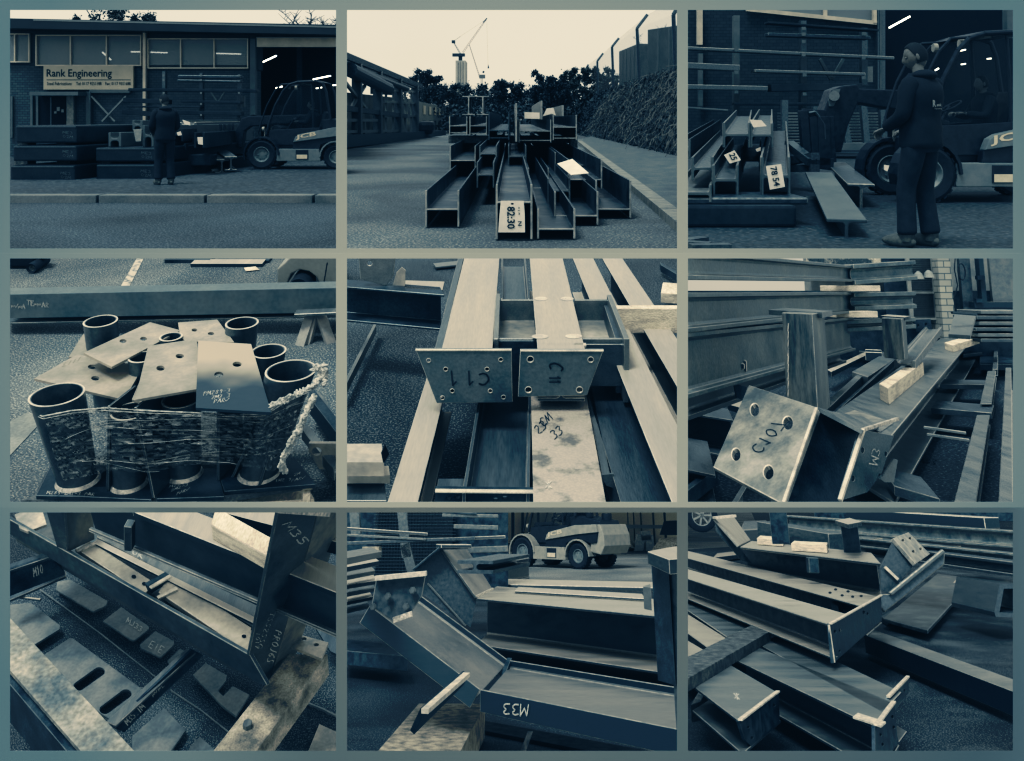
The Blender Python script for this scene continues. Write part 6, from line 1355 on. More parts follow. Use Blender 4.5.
# ================================================================== bay 6 (middle right): bent girder with a four-hole plate
brick('brick_pale', (.42, .42, .37), (.3, .31, .29), (.12, .14, .14), 2.2)
def bay6():
    S = P6; UP = Vector((0, 0, 1))
    gr = ground(S, 'ground', M['asphalt_dark'], y1=17.3)
    # background wall, gate and doors at 17 m
    y = 17.
    t = thing(S, 'yard_building', 'yard building with pale brick pier, dark door and framed shutter behind the girders', 'building', S.G(850, 250, 0))
    mesh_obj(S, 'wall', vbox(S, 380, -40, 1060, 340, y + .6, .4), 'grey_paint', t)
    mesh_obj(S, 'low_wall', vbox(S, -80, 106, 1060, 345, y - .3 + .5, .3), 'steel_dark', t)
    mesh_obj(S, 'brick_pier', vbox(S, 768, -40, 832, 252, y - .3, .5), 'brick_pale', t)
    mesh_obj(S, 'door', vbox(S, 834, -40, 893, 252, y - .1, .1), 'steel', t)
    mb = vbox(S, 893, -40, 925, 145, y - .3, .15); vbox(S, 885, 140, 1060, 158, y - .35, .2, mb)
    mesh_obj(S, 'shutter_frame', mb, 'steel_pale', t); mesh_obj(S, 'shutter', vbox(S, 925, -40, 1060, 140, y - .05, .08), 'steel_mid', t)
    for a, b in (((895, 60), (918, 72)), ((890, 130), (910, 142))): mesh_obj(S, 'hinge', vbox(S, *a, *b, y - .4, .1), 'steel_dark', t)
    c = S.W(846, 48, y - .4); r = S.upp(y)
    mesh_obj(S, 'cable', MB().path([c + Vector((math.cos(q) * 11 * r, 0, math.sin(q) * 24 * r)) for q in [i * .5 for i in range(14)]], 1.6 * r), 'black_paint', t)
    mesh_obj(S, 'cable', MB().path([S.W(a, b, y - .4) for a, b in ((828, -10), (824, 40), (834, 90), (822, 130), (828, 165))], 1.6 * r), 'black_paint', t)
    mesh_obj(S, 'debris_wall', vbox(S, 380, -40, 610, 60, y + .2, .2), 'debris', t)
    t = thing(S, 'mesh_gate', 'dark wire mesh gate beside the pale brick pier', 'gate', S.W(730, 200, y))
    mesh_obj(S, 'backing', vbox(S, 600, -40, 768, 196, y + .1, .05), 'steel_dark', t)
    mb = MB()
    for i in range(15): X = 690 + i * 5.3; vbox(S, X, -30, X + 1.3, 190, y, .02, mb)
    for i in range(34): Yq = -28 + i * 6.6; vbox(S, 688, Yq, 768, Yq + 1.4, y - .02, .02, mb)
    mesh_obj(S, 'wire_mesh', mb, 'steel_mid', t)
    mb = MB()
    for q in ((684, -30, 690, 195), (762, -30, 769, 195), (684, 108, 769, 115), (684, 188, 769, 195)): vbox(S, *q, y - .06, .05, mb)
    mesh_obj(S, 'gate_frame', mb, 'grey_paint', t)
    for i, (a, b) in enumerate((((702, 62), (728, 70)), ((735, 50), (758, 66)))):
        tag(mesh_obj(S, 'floodlight', MB().lathe(S.W((a[0] + b[0]) / 2, b[1], y - .3), (0, 0, 1), [(.001, .0), (.10, 0), (.07, .09), (.02, .14), (.001, .14)], 12), 'grey_paint'),
            ['small pale lamp head before the mesh gate, left one of two', 'small pale lamp head before the mesh gate, right one of two'][i], 'lamp')
    # stacked steel plates by the building
    for i, (yy, X0) in enumerate(((166, 905), (182, 893), (200, 900), (218, 890), (236, 897), (252, 905))):
        tag(mesh_obj(S, 'steel_plate', vbox(S, X0, yy, 1060, yy + 11, 14.5, .8), 'steel_mid' if i % 2 == 0 else 'steel', bevel=.004),
            ['topmost', 'second', 'third', 'fourth', 'fifth', 'lowest'][i] + ' plate of the stack beside the shutter', 'plate', 'plates stacked by the shutter')
    # the wall of stacked girders on the left
    g = 'large girders stacked along the left'
    for i, (a, b, bot, m) in enumerate((((-260, -45), (500, 30), 70, 'steel'), ((-260, 112), (500, 110), 262, 'steel'), ((-260, 254), (500, 186), 500, 'steel'))):
        t = vgirder(S, a, 4.6, b, 11., bot, .13, m='stack_steel', tf=.03, label=['uppermost', 'middle', 'lowest'][i] + ' long girder of the stack at the left', group=g)
    vgirder(S, (-200, 420), 5.0, (470, 262), 11., 560, .16, m='steel_mid', tf=.03, label='low pale-edged girder lying in front of the stack at the left')
    for i, (a, b, c_, d) in enumerate(((500, 26, 14, 88), (502, 112, 108, 166), (470, 196, 186, 232))):
        vgirder(S, (a, b), 10.9, (690, c_), 11.4, d, .16, m='stack_steel', tf=.05, label=['uppermost', 'middle', 'lowest'][i] + ' short girder continuing the stack towards the mesh gate', group='short girders at the end of the stack')
    mb = MB()
    for i, q in enumerate(((440, 90, 600, 108), (462, 168, 592, 188))):
        tag(mesh_obj(S, 'timber_packer', vbox(S, *q, 10.6, .3), 'timber', bevel=.01), ['upper pale timber packer between the stacked girders', 'lower pale timber packer between the stacked girders'][i], 'packer')
    rod(S, (10, 366), 6.2, (120, 338), 6.9, .05, m='edge', name='bright_bar', label='bright round bar lying on the low girder at the left')
    rod(S, (180, 325), 7.4, (300, 290), 8.6, .04, m='edge', name='bright_bar', label='bright thin bar lying on the low girder behind the tall post')
    tag(mesh_obj(S, 'shackle', MB().box(S.W(172, 335, 6.9), (.09, .05, .09)).box(S.W(172, 335, 6.85), (.05, .08, .05)), 'steel_pale', bevel=.01), 'small clamp block between the two bright bars', 'clamp')
    # posts
    t = thing(S, 'bent_girder', 'long girder with two upright stubs, upturned end and big four-hole plate marked in chalk', 'girder', S.G(500, 500, 0))
    vpost(S, [(305, 6.0), (398, 5.75), (436, 6.1), (345, 6.4)], 300, 172, 470, 'post_steel', 'stub_post', t)
    hplate(S, S.zat(S.W(350, 172, 6.), 170), [(258, 164), (420, 172), (452, 166), (300, 158)], t=.035, m='steel_mid', parent=t, name='cap_plate')
    vpost(S, [(606, 9.3), (668, 9.), (680, 9.2), (620, 9.5)], 250, 188, 310, 'post_steel', 'stub_post', t)
    hplate(S, S.zat(S.W(640, 185, 9.2), 186), [(598, 182), (672, 187), (690, 183), (620, 178)], t=.03, m='steel_pale', parent=t, name='cap_plate')
    mb = MB()
    for i in range(9):
        p = S.W(318, 205 + i * 25, 5.93); mb.bar(p, p + Vector((-.006, 0, -.05)), .005)
    mesh_obj(S, 'weld', mb, 'weld', t)
    Z = .55
    # main section
    girder(S, (455, 478), (628, 552), (800, 238), Z, .42, m='steel_mid', parent=t, pname='section', tf=.026, bev=.003)
    a, b, w_, side = edges3(S, (455, 478), (628, 552), (800, 238), Z)
    # upturned far end
    P, n = plane3(S.W(808, 236, 11.), S.W(872, 240, 10.9), S.W(826, 172, 11.6))
    plate(S, P, n, [(806, 238), (872, 242), (890, 178), (826, 172)], t=.05, m='steel_mid', parent=t, name='upturned_flange')
    plate(S, P + n * .0, (0, -1, .2), [(818, 168), (892, 174), (896, 180), (820, 174)], t=.05, m='steel_pale', parent=t, name='cap_plate')
    # stub towards us
    A = S.W(195, 392, 5.9); B = S.W(405, 462, 5.35); C = S.W(300, 752, 4.9); P, n = plane3(A, B, C)
    plate(S, P, n, [(197, 392), (404, 460), (408, 466), (302, 756), (88, 642)],
          [(215, 468, 13, 19), (316, 508, 15, 20), (158, 604, 13, 19), (257, 658, 15, 21)], .035, 'plate_bright', parent=t, bev=.003)
    write(S, P, n, 'C107', (200, 590), (20, -24), (32, 16), 4, 'ink', t, name='marking')
    plate(S, *plane3(S.W(404, 468, 5.4), S.W(545, 530, 5.6), S.W(472, 745, 5.3)), [(400, 466), (548, 530), (474, 750), (306, 752)], t=.02, m='steel_dark', parent=t, name='stub_web')
    plate(S, *plane3(S.W(404, 462, 5.33), S.W(545, 527, 5.2), S.W(455, 476, 5.62)), [(404, 460), (450, 473), (640, 506), (545, 532)], t=.02, m='steel_mid', parent=t, name='stub_flange')
    rod(S, (404, 464), 5.3, (304, 752), 4.85, .016, m='edge', name='plate_edge', parent=t)
    Q = plane3(S.W(548, 528, 5.15), S.W(650, 500, 5.5), S.W(482, 742, 4.9))
    plate(S, *Q, [(548, 530), (640, 548), (604, 660), (560, 720), (484, 744)], [(545, 592, 5, 9), (516, 678, 5, 9), (598, 672, 5, 9), (616, 604, 4, 8)], .03, 'steel_face', parent=t, name='mitre_plate', bev=.003)
    rod(S, (546, 530), 5.13, (476, 745), 4.88, .02, m='edge', name='plate_edge', parent=t)
    rod(S, (546, 530), 5.13, (652, 496), 5.5, .018, m='weld', name='weld', parent=t)
    write(S, *Q, 'M3', (564, 632), (6, -26), (24, 6), 3.2, 'chalk', t)
    blob(S, (0, 0, Z), UP, [(480, 482), (520, 470), (640, 508), (600, 536), (545, 524)], 'plate_bright', 'scorch', t, off=.004)
    # timber on the flange
    timber(S, (596, 388), (620, 404), (706, 316), Z + .13, .13, 'pale square timber lying along the near part of the bent girder')
    timber(S, (800, 262), (812, 274), (880, 240), Z + .1, .1, 'pale timber lying across the far part of the bent girder')
    # second girder alongside
    girder(S, (400, 520), (452, 486), (640, 312), .42, .2, 'h', m='steel', tf=.02, label='dark trough girder running behind the bent girder')
    t = thing(S, 'steel_girder', 'girder with upturned two-hole plate beyond the far stub post', 'girder', S.G(690, 300, 0))
    vgirder(S, (672, 318), 9.4, (760, 215), 12., 345, .2, 'h', m='steel_mid', parent=t, pname='section', tf=.03)
    vplate(S, 12., [(700, 195), (752, 192), (756, 222), (712, 232)], [(714, 212, 4, 5), (738, 208, 4, 5)], .03, m='steel_dark', parent=t)
    # stubs and boxes in the middle
    for q, lab in ((((428, 440), (530, 392), (420, 398)), 'grey hollow section box end beside the tall post'),):
        pass
    girder(S, (380, 490), (446, 458), (528, 360), .34, .16, 'r', m='steel_mid', label='square hollow section lying between the tall post and the girder', name='hollow_section')
    girder(S, (512, 352), (560, 368), (610, 296), .36, .16, 'r', m='steel_mid', label='square hollow section lying before the far stub post', name='hollow_section')
    girder(S, (436, 344), (448, 352), (560, 288), .3, .08, 'r', m='steel_pale', label='thin bright-topped bar crossing behind the tall post', name='steel_bar')
    girder(S, (452, 268), (452, 276), (640, 296), .3, .08, 'r', m='steel_mid', label='flat bar beyond the thin bar, near the stack end', name='steel_bar')
    girder(S, (552, 284), (552, 292), (602, 286), .42, .14, 'h', m='steel_pale', label='small channel offcut standing beyond the hollow sections', name='channel_offcut', tf=.015)
    # left foreground
    girder(S, (-40, 470), (-40, 440), (150, 500), .45, .3, 'i', m='steel', tf=.02, label='dark girder end at the left behind the four-hole plate')
    hplate(S, .44, [(126, 438), (150, 430), (190, 448), (190, 468), (134, 452)], t=.05, m='steel_pale', name='timber_packer', label='pale packer end peeping out behind the four-hole plate')
    vplate(S, 6.6, [(152, 388), (192, 400), (180, 442), (160, 430)], t=.03, m='steel_dark', name='steel_plate', label='small dark fin above the pale packer')
    girder(S, (-30, 745), (-30, 725), (100, 650), .25, .1, 'r', m='steel_dark', label='dark bar at the lower left corner beneath the plate', name='steel_bar')
    girder(S, (120, 790), (140, 790), (176, 700), .2, .1, 'l', m='steel_mid', label='angle bar end in the bottom left beneath the plate', name='angle_bar')
    girder(S, (-40, 640), (-40, 545), (96, 668), .3, .2, 'i', m='steel', tf=.02, label='girder lying under the left edge of the four-hole plate')
    # rack of cross rails on the right
    t = thing(S, 'rail_frame', 'ladder of long rails and cross bars on the ground at the right', 'frame', S.G(850, 600, 0))
    rs = [((812, 790), (884, 790), (892, 484)), ((902, 450), (938, 450), (925, 350)), ((940, 345), (955, 345), (945, 288))]
    for i, (a, b, c_) in enumerate(rs): girder(S, a, b, c_, .3, .1, 'c', m='steel_mid', parent=t, pname='rail', tf=.015)
    for a, b, c_ in (((640, 700), (600, 640), (780, 740)), ((752, 462), (770, 440), (938, 478)), ((780, 390), (792, 376), (925, 392)), ((850, 300), (856, 290), (945, 290))):
        girder(S, a, b, c_, .27, .06, 'r', m='steel', parent=t, pname='cross_bar')
    girder(S, (956, 790), (1004, 790), (980, 340), .45, .3, 'i', m='steel_mid', label='long rail running away along the right edge', name='steel_rail', tf=.02)
    girder(S, (900, 330), (1060, 330), (905, 272), .2, .1, 'r', m='steel_dark', label='dark bundle of flats below the stacked plates', name='flat_bundle')
    for i, (X, Y, w_) in enumerate(((790, 530, 140), (800, 552, 120))):
        rod(S, (X - 60, Y - 8), 6.6, (X + 70, Y + 10), 6.5, .02, m='steel_mid', name='steel_strip', label=['upper', 'lower'][i] + ' thin strip on the asphalt between the cross bars')
    write(S, (0, 0, .01), UP, 'MB3', (714, 622), (18, 4), (6, -16), 4, 'ink', gr, name='chalk_scrawl')
    t = thing(S, 'packing_angle', 'small bright angle cleat standing beside the mitre plate', 'cleat', S.G(620, 680, .2))
    vplate(S, 5.5, [(600, 680), (640, 618), (652, 622), (640, 690), (612, 690)], t=.02, m='steel_mid', parent=t, name='cleat')
M['debris'] = mat('debris', (.06, .08, .09), (.6, .57, .48), 2.5, .8, fine=.3, lo=.45, hi=.55)
M['stack_steel'] = mat('stack_steel', (.08, .12, .14), (.26, .28, .27), 3, .45, .35, .1, fine=.14, stretch=(1, 1, 1), side=None)
M['post_steel'] = mat('post_steel', (.05, .08, .1), (.28, .29, .27), 6, .5, .35, .1, fine=.15, stretch=(1.5, 1.5, .3))
M['plate_bright'] = mat('plate_bright', (.15, .175, .18), (.42, .41, .37), 3.8, .42, .35, .1, fine=.1, lo=.36, hi=.62)
bay6()
# ================================================================== bay 7 (bottom left): cranked girder with M35 post, slotted plates below
def bay7():
    S = P7; UP = Vector((0, 0, 1))
    ground(S, 'ground', M['asphalt'], y1=60)
    def flat(lab, pts, holes=(), z=.1, m='slot_plate', t=.025): return hplate(S, z, pts, holes, t=t, m=m, name='slotted_plate' if holes else 'steel_plate', label=lab, bev=.003)
    def slot(x0, y0, x1, y1, r):
        a = math.atan2(y1 - y0, x1 - x0); p = []
        for i in range(9): q = a + math.pi / 2 + math.pi * i / 8; p.append((x0 + r * math.cos(q), y0 + r * .8 * math.sin(q)))
        for i in range(9): q = a - math.pi / 2 + math.pi * i / 8; p.append((x1 + r * math.cos(q), y1 + r * .8 * math.sin(q)))
        return p
    flat('large plate with two long rounded slots, in the left part of the frame', [(-40, 300), (70, 290), (160, 360), (158, 372), (80, 420), (78, 440), (108, 452), (190, 398), (200, 400), (415, 558), (330, 660), (120, 520), (-40, 420)],
         [slot(218, 546, 280, 502, 17), slot(298, 618, 362, 570, 17)])
    flat('plate with clipped corner behind the large slotted one', [(150, 225), (190, 218), (306, 284), (300, 300), (262, 318), (146, 250)], z=.09)
    pa_ = flat('square plate with chalk writing, nearest the near flange', [(290, 346), (348, 302), (432, 362), (432, 372), (388, 406), (378, 404)], z=.09)
    pb_ = flat('small plate with chalk grid beside the cross member', [(404, 418), (452, 376), (510, 408), (508, 420), (468, 458), (408, 430)], z=.09)
    flat('half-hidden plate touching the cross member', [(488, 468), (528, 430), (560, 448), (500, 490)], z=.09)
    flat('notched plate in the shade right of the cross member', [(566, 512), (606, 474), (672, 512), (668, 530), (645, 560), (660, 575), (690, 545), (742, 572), (700, 640), (660, 610)], z=.08)
    flat('plate in the shade at the bottom between cross member and timber', [(380, 700), (480, 612), (546, 680), (470, 790), (380, 780)], z=.08)
    flat('plate corner at the bottom edge left of the timber', [(560, 730), (590, 700), (640, 745), (600, 800), (520, 800)], z=.08)
    flat('grey plate edge showing right of the timber', [(780, 690), (850, 600), (884, 622), (835, 706)], z=.1)
    flat('dark rounded plate at the bottom right', [(740, 800), (800, 700), (838, 706), (885, 625), (940, 650), (950, 668), (912, 760), (900, 800)], z=.07, m='asphalt')
    flat('bright plate in the bottom right corner', [(915, 760), (955, 662), (1060, 710), (1060, 800), (900, 800)], z=.12, m='blasted')
    P0 = (0, 0, .095)
    write(S, P0, UP, 'MJ33', (362, 350), (12, 8), (6, -14), 2., parent=pa_, name='chalk_writing')
    write(S, P0, UP, 'EIE', (430, 424), (14, 8), (10, -18), 2., parent=pb_, name='chalk_writing')
    def cord(lab, a, b, r=.007): tag(mesh_obj(S, 'cord', MB().path([S.G(*a, .03), S.G((a[0] + b[0]) / 2 + 4, (a[1] + b[1]) / 2 - 3, .03), S.G(*b, .03)], r), 'steel_mid'), lab, 'cord')
    cord('thin cord on the asphalt left of the cross member', (98, 250), (460, 525)); cord('thin cord on the asphalt right of the cross member', (500, 560), (680, 690)); cord('thin cord on the asphalt at the right edge', (860, 575), (1060, 665), .012)
    rod_ = tag(mesh_obj(S, 'steel_rod', MB().tube(S.G(20, 272, .35), S.G(100, 282, .35), .012), 'steel_pale'), 'short bright rod sticking out over the slotted plate at the left', 'rod')
    # lower left girder
    t = thing(S, 'steel_girder', 'worn girder crossing the lower left corner with scuffed pale edge', 'girder', S.G(200, 600, 0))
    girder(S, (262, 790), (430, 790), (-200, 262), 1.0, .05, 'r', m='worn', sq=False, parent=t, pname='flange', bev=.004)
    girder(S, (225, 800), (262, 800), (-250, 240), .9, .5, 'r', m='steel_dark', parent=t, pname='web')
    # cross member
    t = thing(S, 'cross_member', 'dark cross member with chalk writing tying the two long girders', 'beam', S.G(430, 580, 0))
    girder(S, (300, 655), (330, 668), (548, 430), .75, .025, 'r', m='steel_mid', parent=t, pname='flange', bev=.003)
    A = S.G(322, 668, .73); B = S.G(585, 440, .73); C = S.G(345, 700, .2); PL = plane3(A, B, A + Vector((0, 0, -1)))
    plate(S, *PL, [(325, 665), (566, 434), (600, 452), (395, 650), (356, 690)], t=.02, m='steel_dark', parent=t, name='web')
    write(S, *PL, 'M35.IM', (368, 666), (9, -9), (-14, -14), 2.6, parent=t); write(S, *PL, 'mvmL', (446, 580), (9, -9), (-10, -12), 2.2, parent=t)
    # left dark beam with chalk
    t = thing(S, 'steel_girder', 'dark girder with chalk M10 running in at the left edge', 'girder', S.G(60, 230, 0))
    girder(S, (-60, 212), (-60, 192), (130, 150), 1.0, .03, 'r', m='steel', parent=t, pname='flange')
    PL = plane3(S.G(-60, 212, 1.), S.G(130, 148, 1.), S.G(-60, 212, 1.) + Vector((0, 0, -1)))
    plate(S, *PL, [(-60, 210), (125, 150), (170, 190), (175, 205), (-60, 296)], t=.025, m='steel_dark', parent=t, name='web')
    write(S, *PL, 'M10', (80, 212), (10, -4), (-4, -28), 2.4, parent=t)
    girder(S, (-60, 310), (-60, 290), (178, 208), .4, .03, 'r', m='steel', parent=t, pname='lower_flange')
    # main cranked girder: outer flange, trough, inner pieces
    t = thing(S, 'cranked_girder', 'long cranked girder with two upright posts, the near post marked M35 in chalk', 'girder', S.G(400, 300, 0))
    Z = 1.3
    A = S.G(15, 48, Z); B = S.G(742, 456, Z); PL = plane3(A, B, A + Vector((0, 0, -1)))
    plate(S, *PL, [(-40, 10), (742, 452), (796, 546), (770, 540), (10, 84), (-40, 60)], t=.03, m='flange_worn', parent=t, name='outer_flange', bev=.003)
    girder(S, (700, 470), (800, 340), (20, 70), Z - .35, .12, 'r', m='trough7', parent=t, pname='web')
    girder(S, (735, 452), (768, 372), (205, 122), Z - .12, .05, 'r', m='steel_mid', parent=t, pname='inner_plate', bev=.003)
    girder(S, (738, 444), (765, 378), (462, 258), Z - .02, .05, 'r', m='inner7', parent=t, pname='inner_plate', bev=.003)
    girder(S, (418, 262), (455, 232), (212, 126), Z - .02, .05, 'r', m='inner7', parent=t, pname='inner_plate', bev=.003)
    girder(S, (750, 342), (766, 300), (272, 88), Z - .05, .05, 'r', m='steel_mid', parent=t, pname='back_flange', bev=.003)
    girder(S, (752, 352), (762, 336), (262, 106), Z - .0, .03, 'r', m='steel_pale', parent=t, pname='back_strip', bev=.003)
    for X, Y in ((418, 232), (386, 210), (724, 393), (752, 372)): blob(S, (0, 0, Z - .02), UP, circ((X, Y), 7, 5, 14), 'hole', 'bolt_hole', t, off=.006)
    y = S.G(462, 235, Z).y
    PB = plane3(S.G(430, 262, Z), S.G(496, 214, Z), S.G(430, 262, Z) + Vector((0, 0, 1)))
    plate(S, *PB, [(430, 240), (494, 204), (497, 226), (440, 262)], [(444, 243, 4, 4), (460, 234, 4, 4), (477, 225, 4, 4)], .05, 'steel_dark', parent=t, name='bracket')
    girder(S, (432, 240), (440, 246), (494, 204), Z + .1, .015, 'r', m='edge', parent=t, pname='bracket_edge', bev=.004)
    girder(S, (455, 270), (462, 278), (515, 240), Z + .0, .02, 'r', m='edge', parent=t, pname='plate_edge', bev=.004)
    girder(S, (205, 128), (212, 134), (270, 100), Z + .0, .02, 'r', m='weld', parent=t, pname='weld', bev=.004)
    write(S, (0, 0, Z + .03), UP, 'OR', (378, 140), (18, 8), (6, -16), 2.6, parent=t)
    # M35 post: dark wide face and pale narrow face
    zb = Z
    f = [S.G(740, 456, zb), S.G(796, 546, zb)]
    PF = plane3(S.G(740, 456, zb), S.G(797, 546, zb - .9), S.W(892, 15, S.G(740, 456, zb).y - .35))
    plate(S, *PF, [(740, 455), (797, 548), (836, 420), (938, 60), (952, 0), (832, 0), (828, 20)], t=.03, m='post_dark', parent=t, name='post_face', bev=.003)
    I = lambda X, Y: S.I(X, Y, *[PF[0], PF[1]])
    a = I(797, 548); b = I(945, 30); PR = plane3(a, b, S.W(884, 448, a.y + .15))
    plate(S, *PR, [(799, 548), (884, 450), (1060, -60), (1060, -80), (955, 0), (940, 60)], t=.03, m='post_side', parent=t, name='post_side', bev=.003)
    seg(S, I(833, -8) + Vector((0, -.02, 0)), I(985, -4) + Vector((0, -.05, 0)), rprof(.05, .03), UP, 'weld', t, 'cap_weld')
    n = facing(S, *PF); PW = (PF[0] + n * .0, PF[1])
    write(S, *PW, 'M35', (842, 52), (20, 22), (26, -12), 4.6, parent=t)
    write(S, *PW, 'TSS2SSC', (806, 318), (-6, 16), (14, 4), 2.6, parent=t)
    write(S, *PW, 'PROJ6S', (822, 372), (-5, 17), (20, 8), 3.4, parent=t)
    write(S, *PW, 'IOI7', (762, 380), (-1, 13), (12, 2), 2.2, parent=t)
    # far post
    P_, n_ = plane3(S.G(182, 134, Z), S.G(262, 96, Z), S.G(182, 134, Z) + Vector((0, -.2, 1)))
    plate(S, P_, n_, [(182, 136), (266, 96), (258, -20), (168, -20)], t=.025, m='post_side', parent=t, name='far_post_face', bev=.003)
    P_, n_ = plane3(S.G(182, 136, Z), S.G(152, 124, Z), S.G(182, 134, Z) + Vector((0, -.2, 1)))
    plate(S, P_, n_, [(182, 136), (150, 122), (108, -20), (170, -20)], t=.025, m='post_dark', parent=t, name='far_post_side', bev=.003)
    hplate(S, Z + .02, [(20, 20), (100, -10), (118, 50), (60, 72), (36, 62)], t=.025, m='blasted', name='corner_plate', parent=t)
    # upper girders with pale flanges
    t = thing(S, 'steel_girder', 'long girder with pale flange behind the post, carrying the white timber', 'girder', S.G(600, 150, 0))
    girder(S, (1060, 280), (1060, 196), (382, 10), 2.1, .05, 'r', m='steel_pale', parent=t, pname='flange', bev=.004)
    a0 = S.G(382, 12, 2.0); a1 = S.G(1060, 270, 2.0); PL = plane3(a0, a1, a0 + Vector((0, 0, -1)))
    plate(S, *PL, [(260, -40), (384, 8), (1060, 264), (1060, 420), (940, 360), (770, 302), (270, 70), (240, -40)], t=.03, m='web7', parent=t, name='web')
    for dy, w_ in ((46, .05), (62, .03)):
        p = S.I(265, 20 + dy * .4, *PL); q = S.I(1060, 350 + dy * .5, *PL); seg(S, p + Vector((0, -.08, 0)), q + Vector((0, -.08, 0)), rprof(.03, w_ * .4), UP, 'steel_mid', t, 'flange_line')
    q0 = S.I(404, 14, *PL); q1 = S.I(404, 88, *PL); seg(S, q0 + Vector((0, -.12, 0)), q1 + Vector((0, -.12, 0)), rprof(.08, .06), Vector((1, 0, 0)), 'steel', t, 'stiffener')
    t = girder(S, (1060, 118), (1060, 60), (628, 4), 2.1, .12, 'r', m='steel_pale', label='second pale girder flange at the upper right beyond the timber', bev=.004)
    girder(S, (880, 380), (870, 425), (985, 418), .75, .12, 'r', m='blasted', name='flat_end', label='drilled flat end poking out right of the M35 post', cat='flat') if False else None
    t = hplate(S, .8, [(850, 372), (880, 384), (984, 412), (962, 462), (868, 424)], [(908, 401, 8, 5), (946, 419, 8, 5)], t=.03, m='blasted', name='drilled_flat', label='drilled pale flat end poking out right of the M35 post', bev=.003)
    hplate(S, .3, [(940, 360), (1060, 410), (1060, 470), (990, 440)], t=.03, m='steel', name='steel_plate', label='dark plate under the drilled flat at the right edge')
    # white timber
    timber(S, (800, 150), (812, 92), (622, 48), 2.24, .14, 'white timber baulk lying on the pale flange behind the post')
    # bottom timber
    t = thing(S, 'timber_baulk', 'worn pale timber baulk leading under the foot of the M35 post', 'timber', S.G(780, 600, 0))
    girder(S, (610, 770), (745, 770), (862, 448), .72, .22, 'r', m='timber_old', parent=t, pname='baulk', bev=.008)
    c = S.G(735, 665, .74); mesh_obj(S, 'bolt_head', MB().tube(c - Vector((0, 0, .02)), c + Vector((0, 0, .02)), .035, n=6), 'steel_mid', t)
M['slot_plate'] = mat('slot_plate', (.10, .125, .135), (.22, .235, .23), 2.6, .5, .3, .08, fine=.12)
M['worn'] = mat('worn', (.12, .145, .155), (.40, .39, .34), 2.2, .6, .2, .2, fine=.3, lo=.42, hi=.62)
M['flange_worn'] = mat('flange_worn', (.04, .065, .08), (.12, .145, .15), 1.4, .5, .3, .1, fine=.15)
M['trough7'] = mat('trough7', (.05, .07, .08), (.16, .17, .165), 1.5, .5, .3, fine=.12)
M['inner7'] = mat('inner7', (.24, .24, .215), (.50, .47, .40), 1.8, .45, .3, fine=.1)
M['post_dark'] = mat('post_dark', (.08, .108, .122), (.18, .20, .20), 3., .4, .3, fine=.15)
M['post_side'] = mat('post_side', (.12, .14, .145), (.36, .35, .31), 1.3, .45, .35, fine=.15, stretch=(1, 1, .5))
M['web7'] = mat('web7', (.035, .055, .07), (.08, .105, .12), 1.2, .45, .3, fine=.08)
bay7()
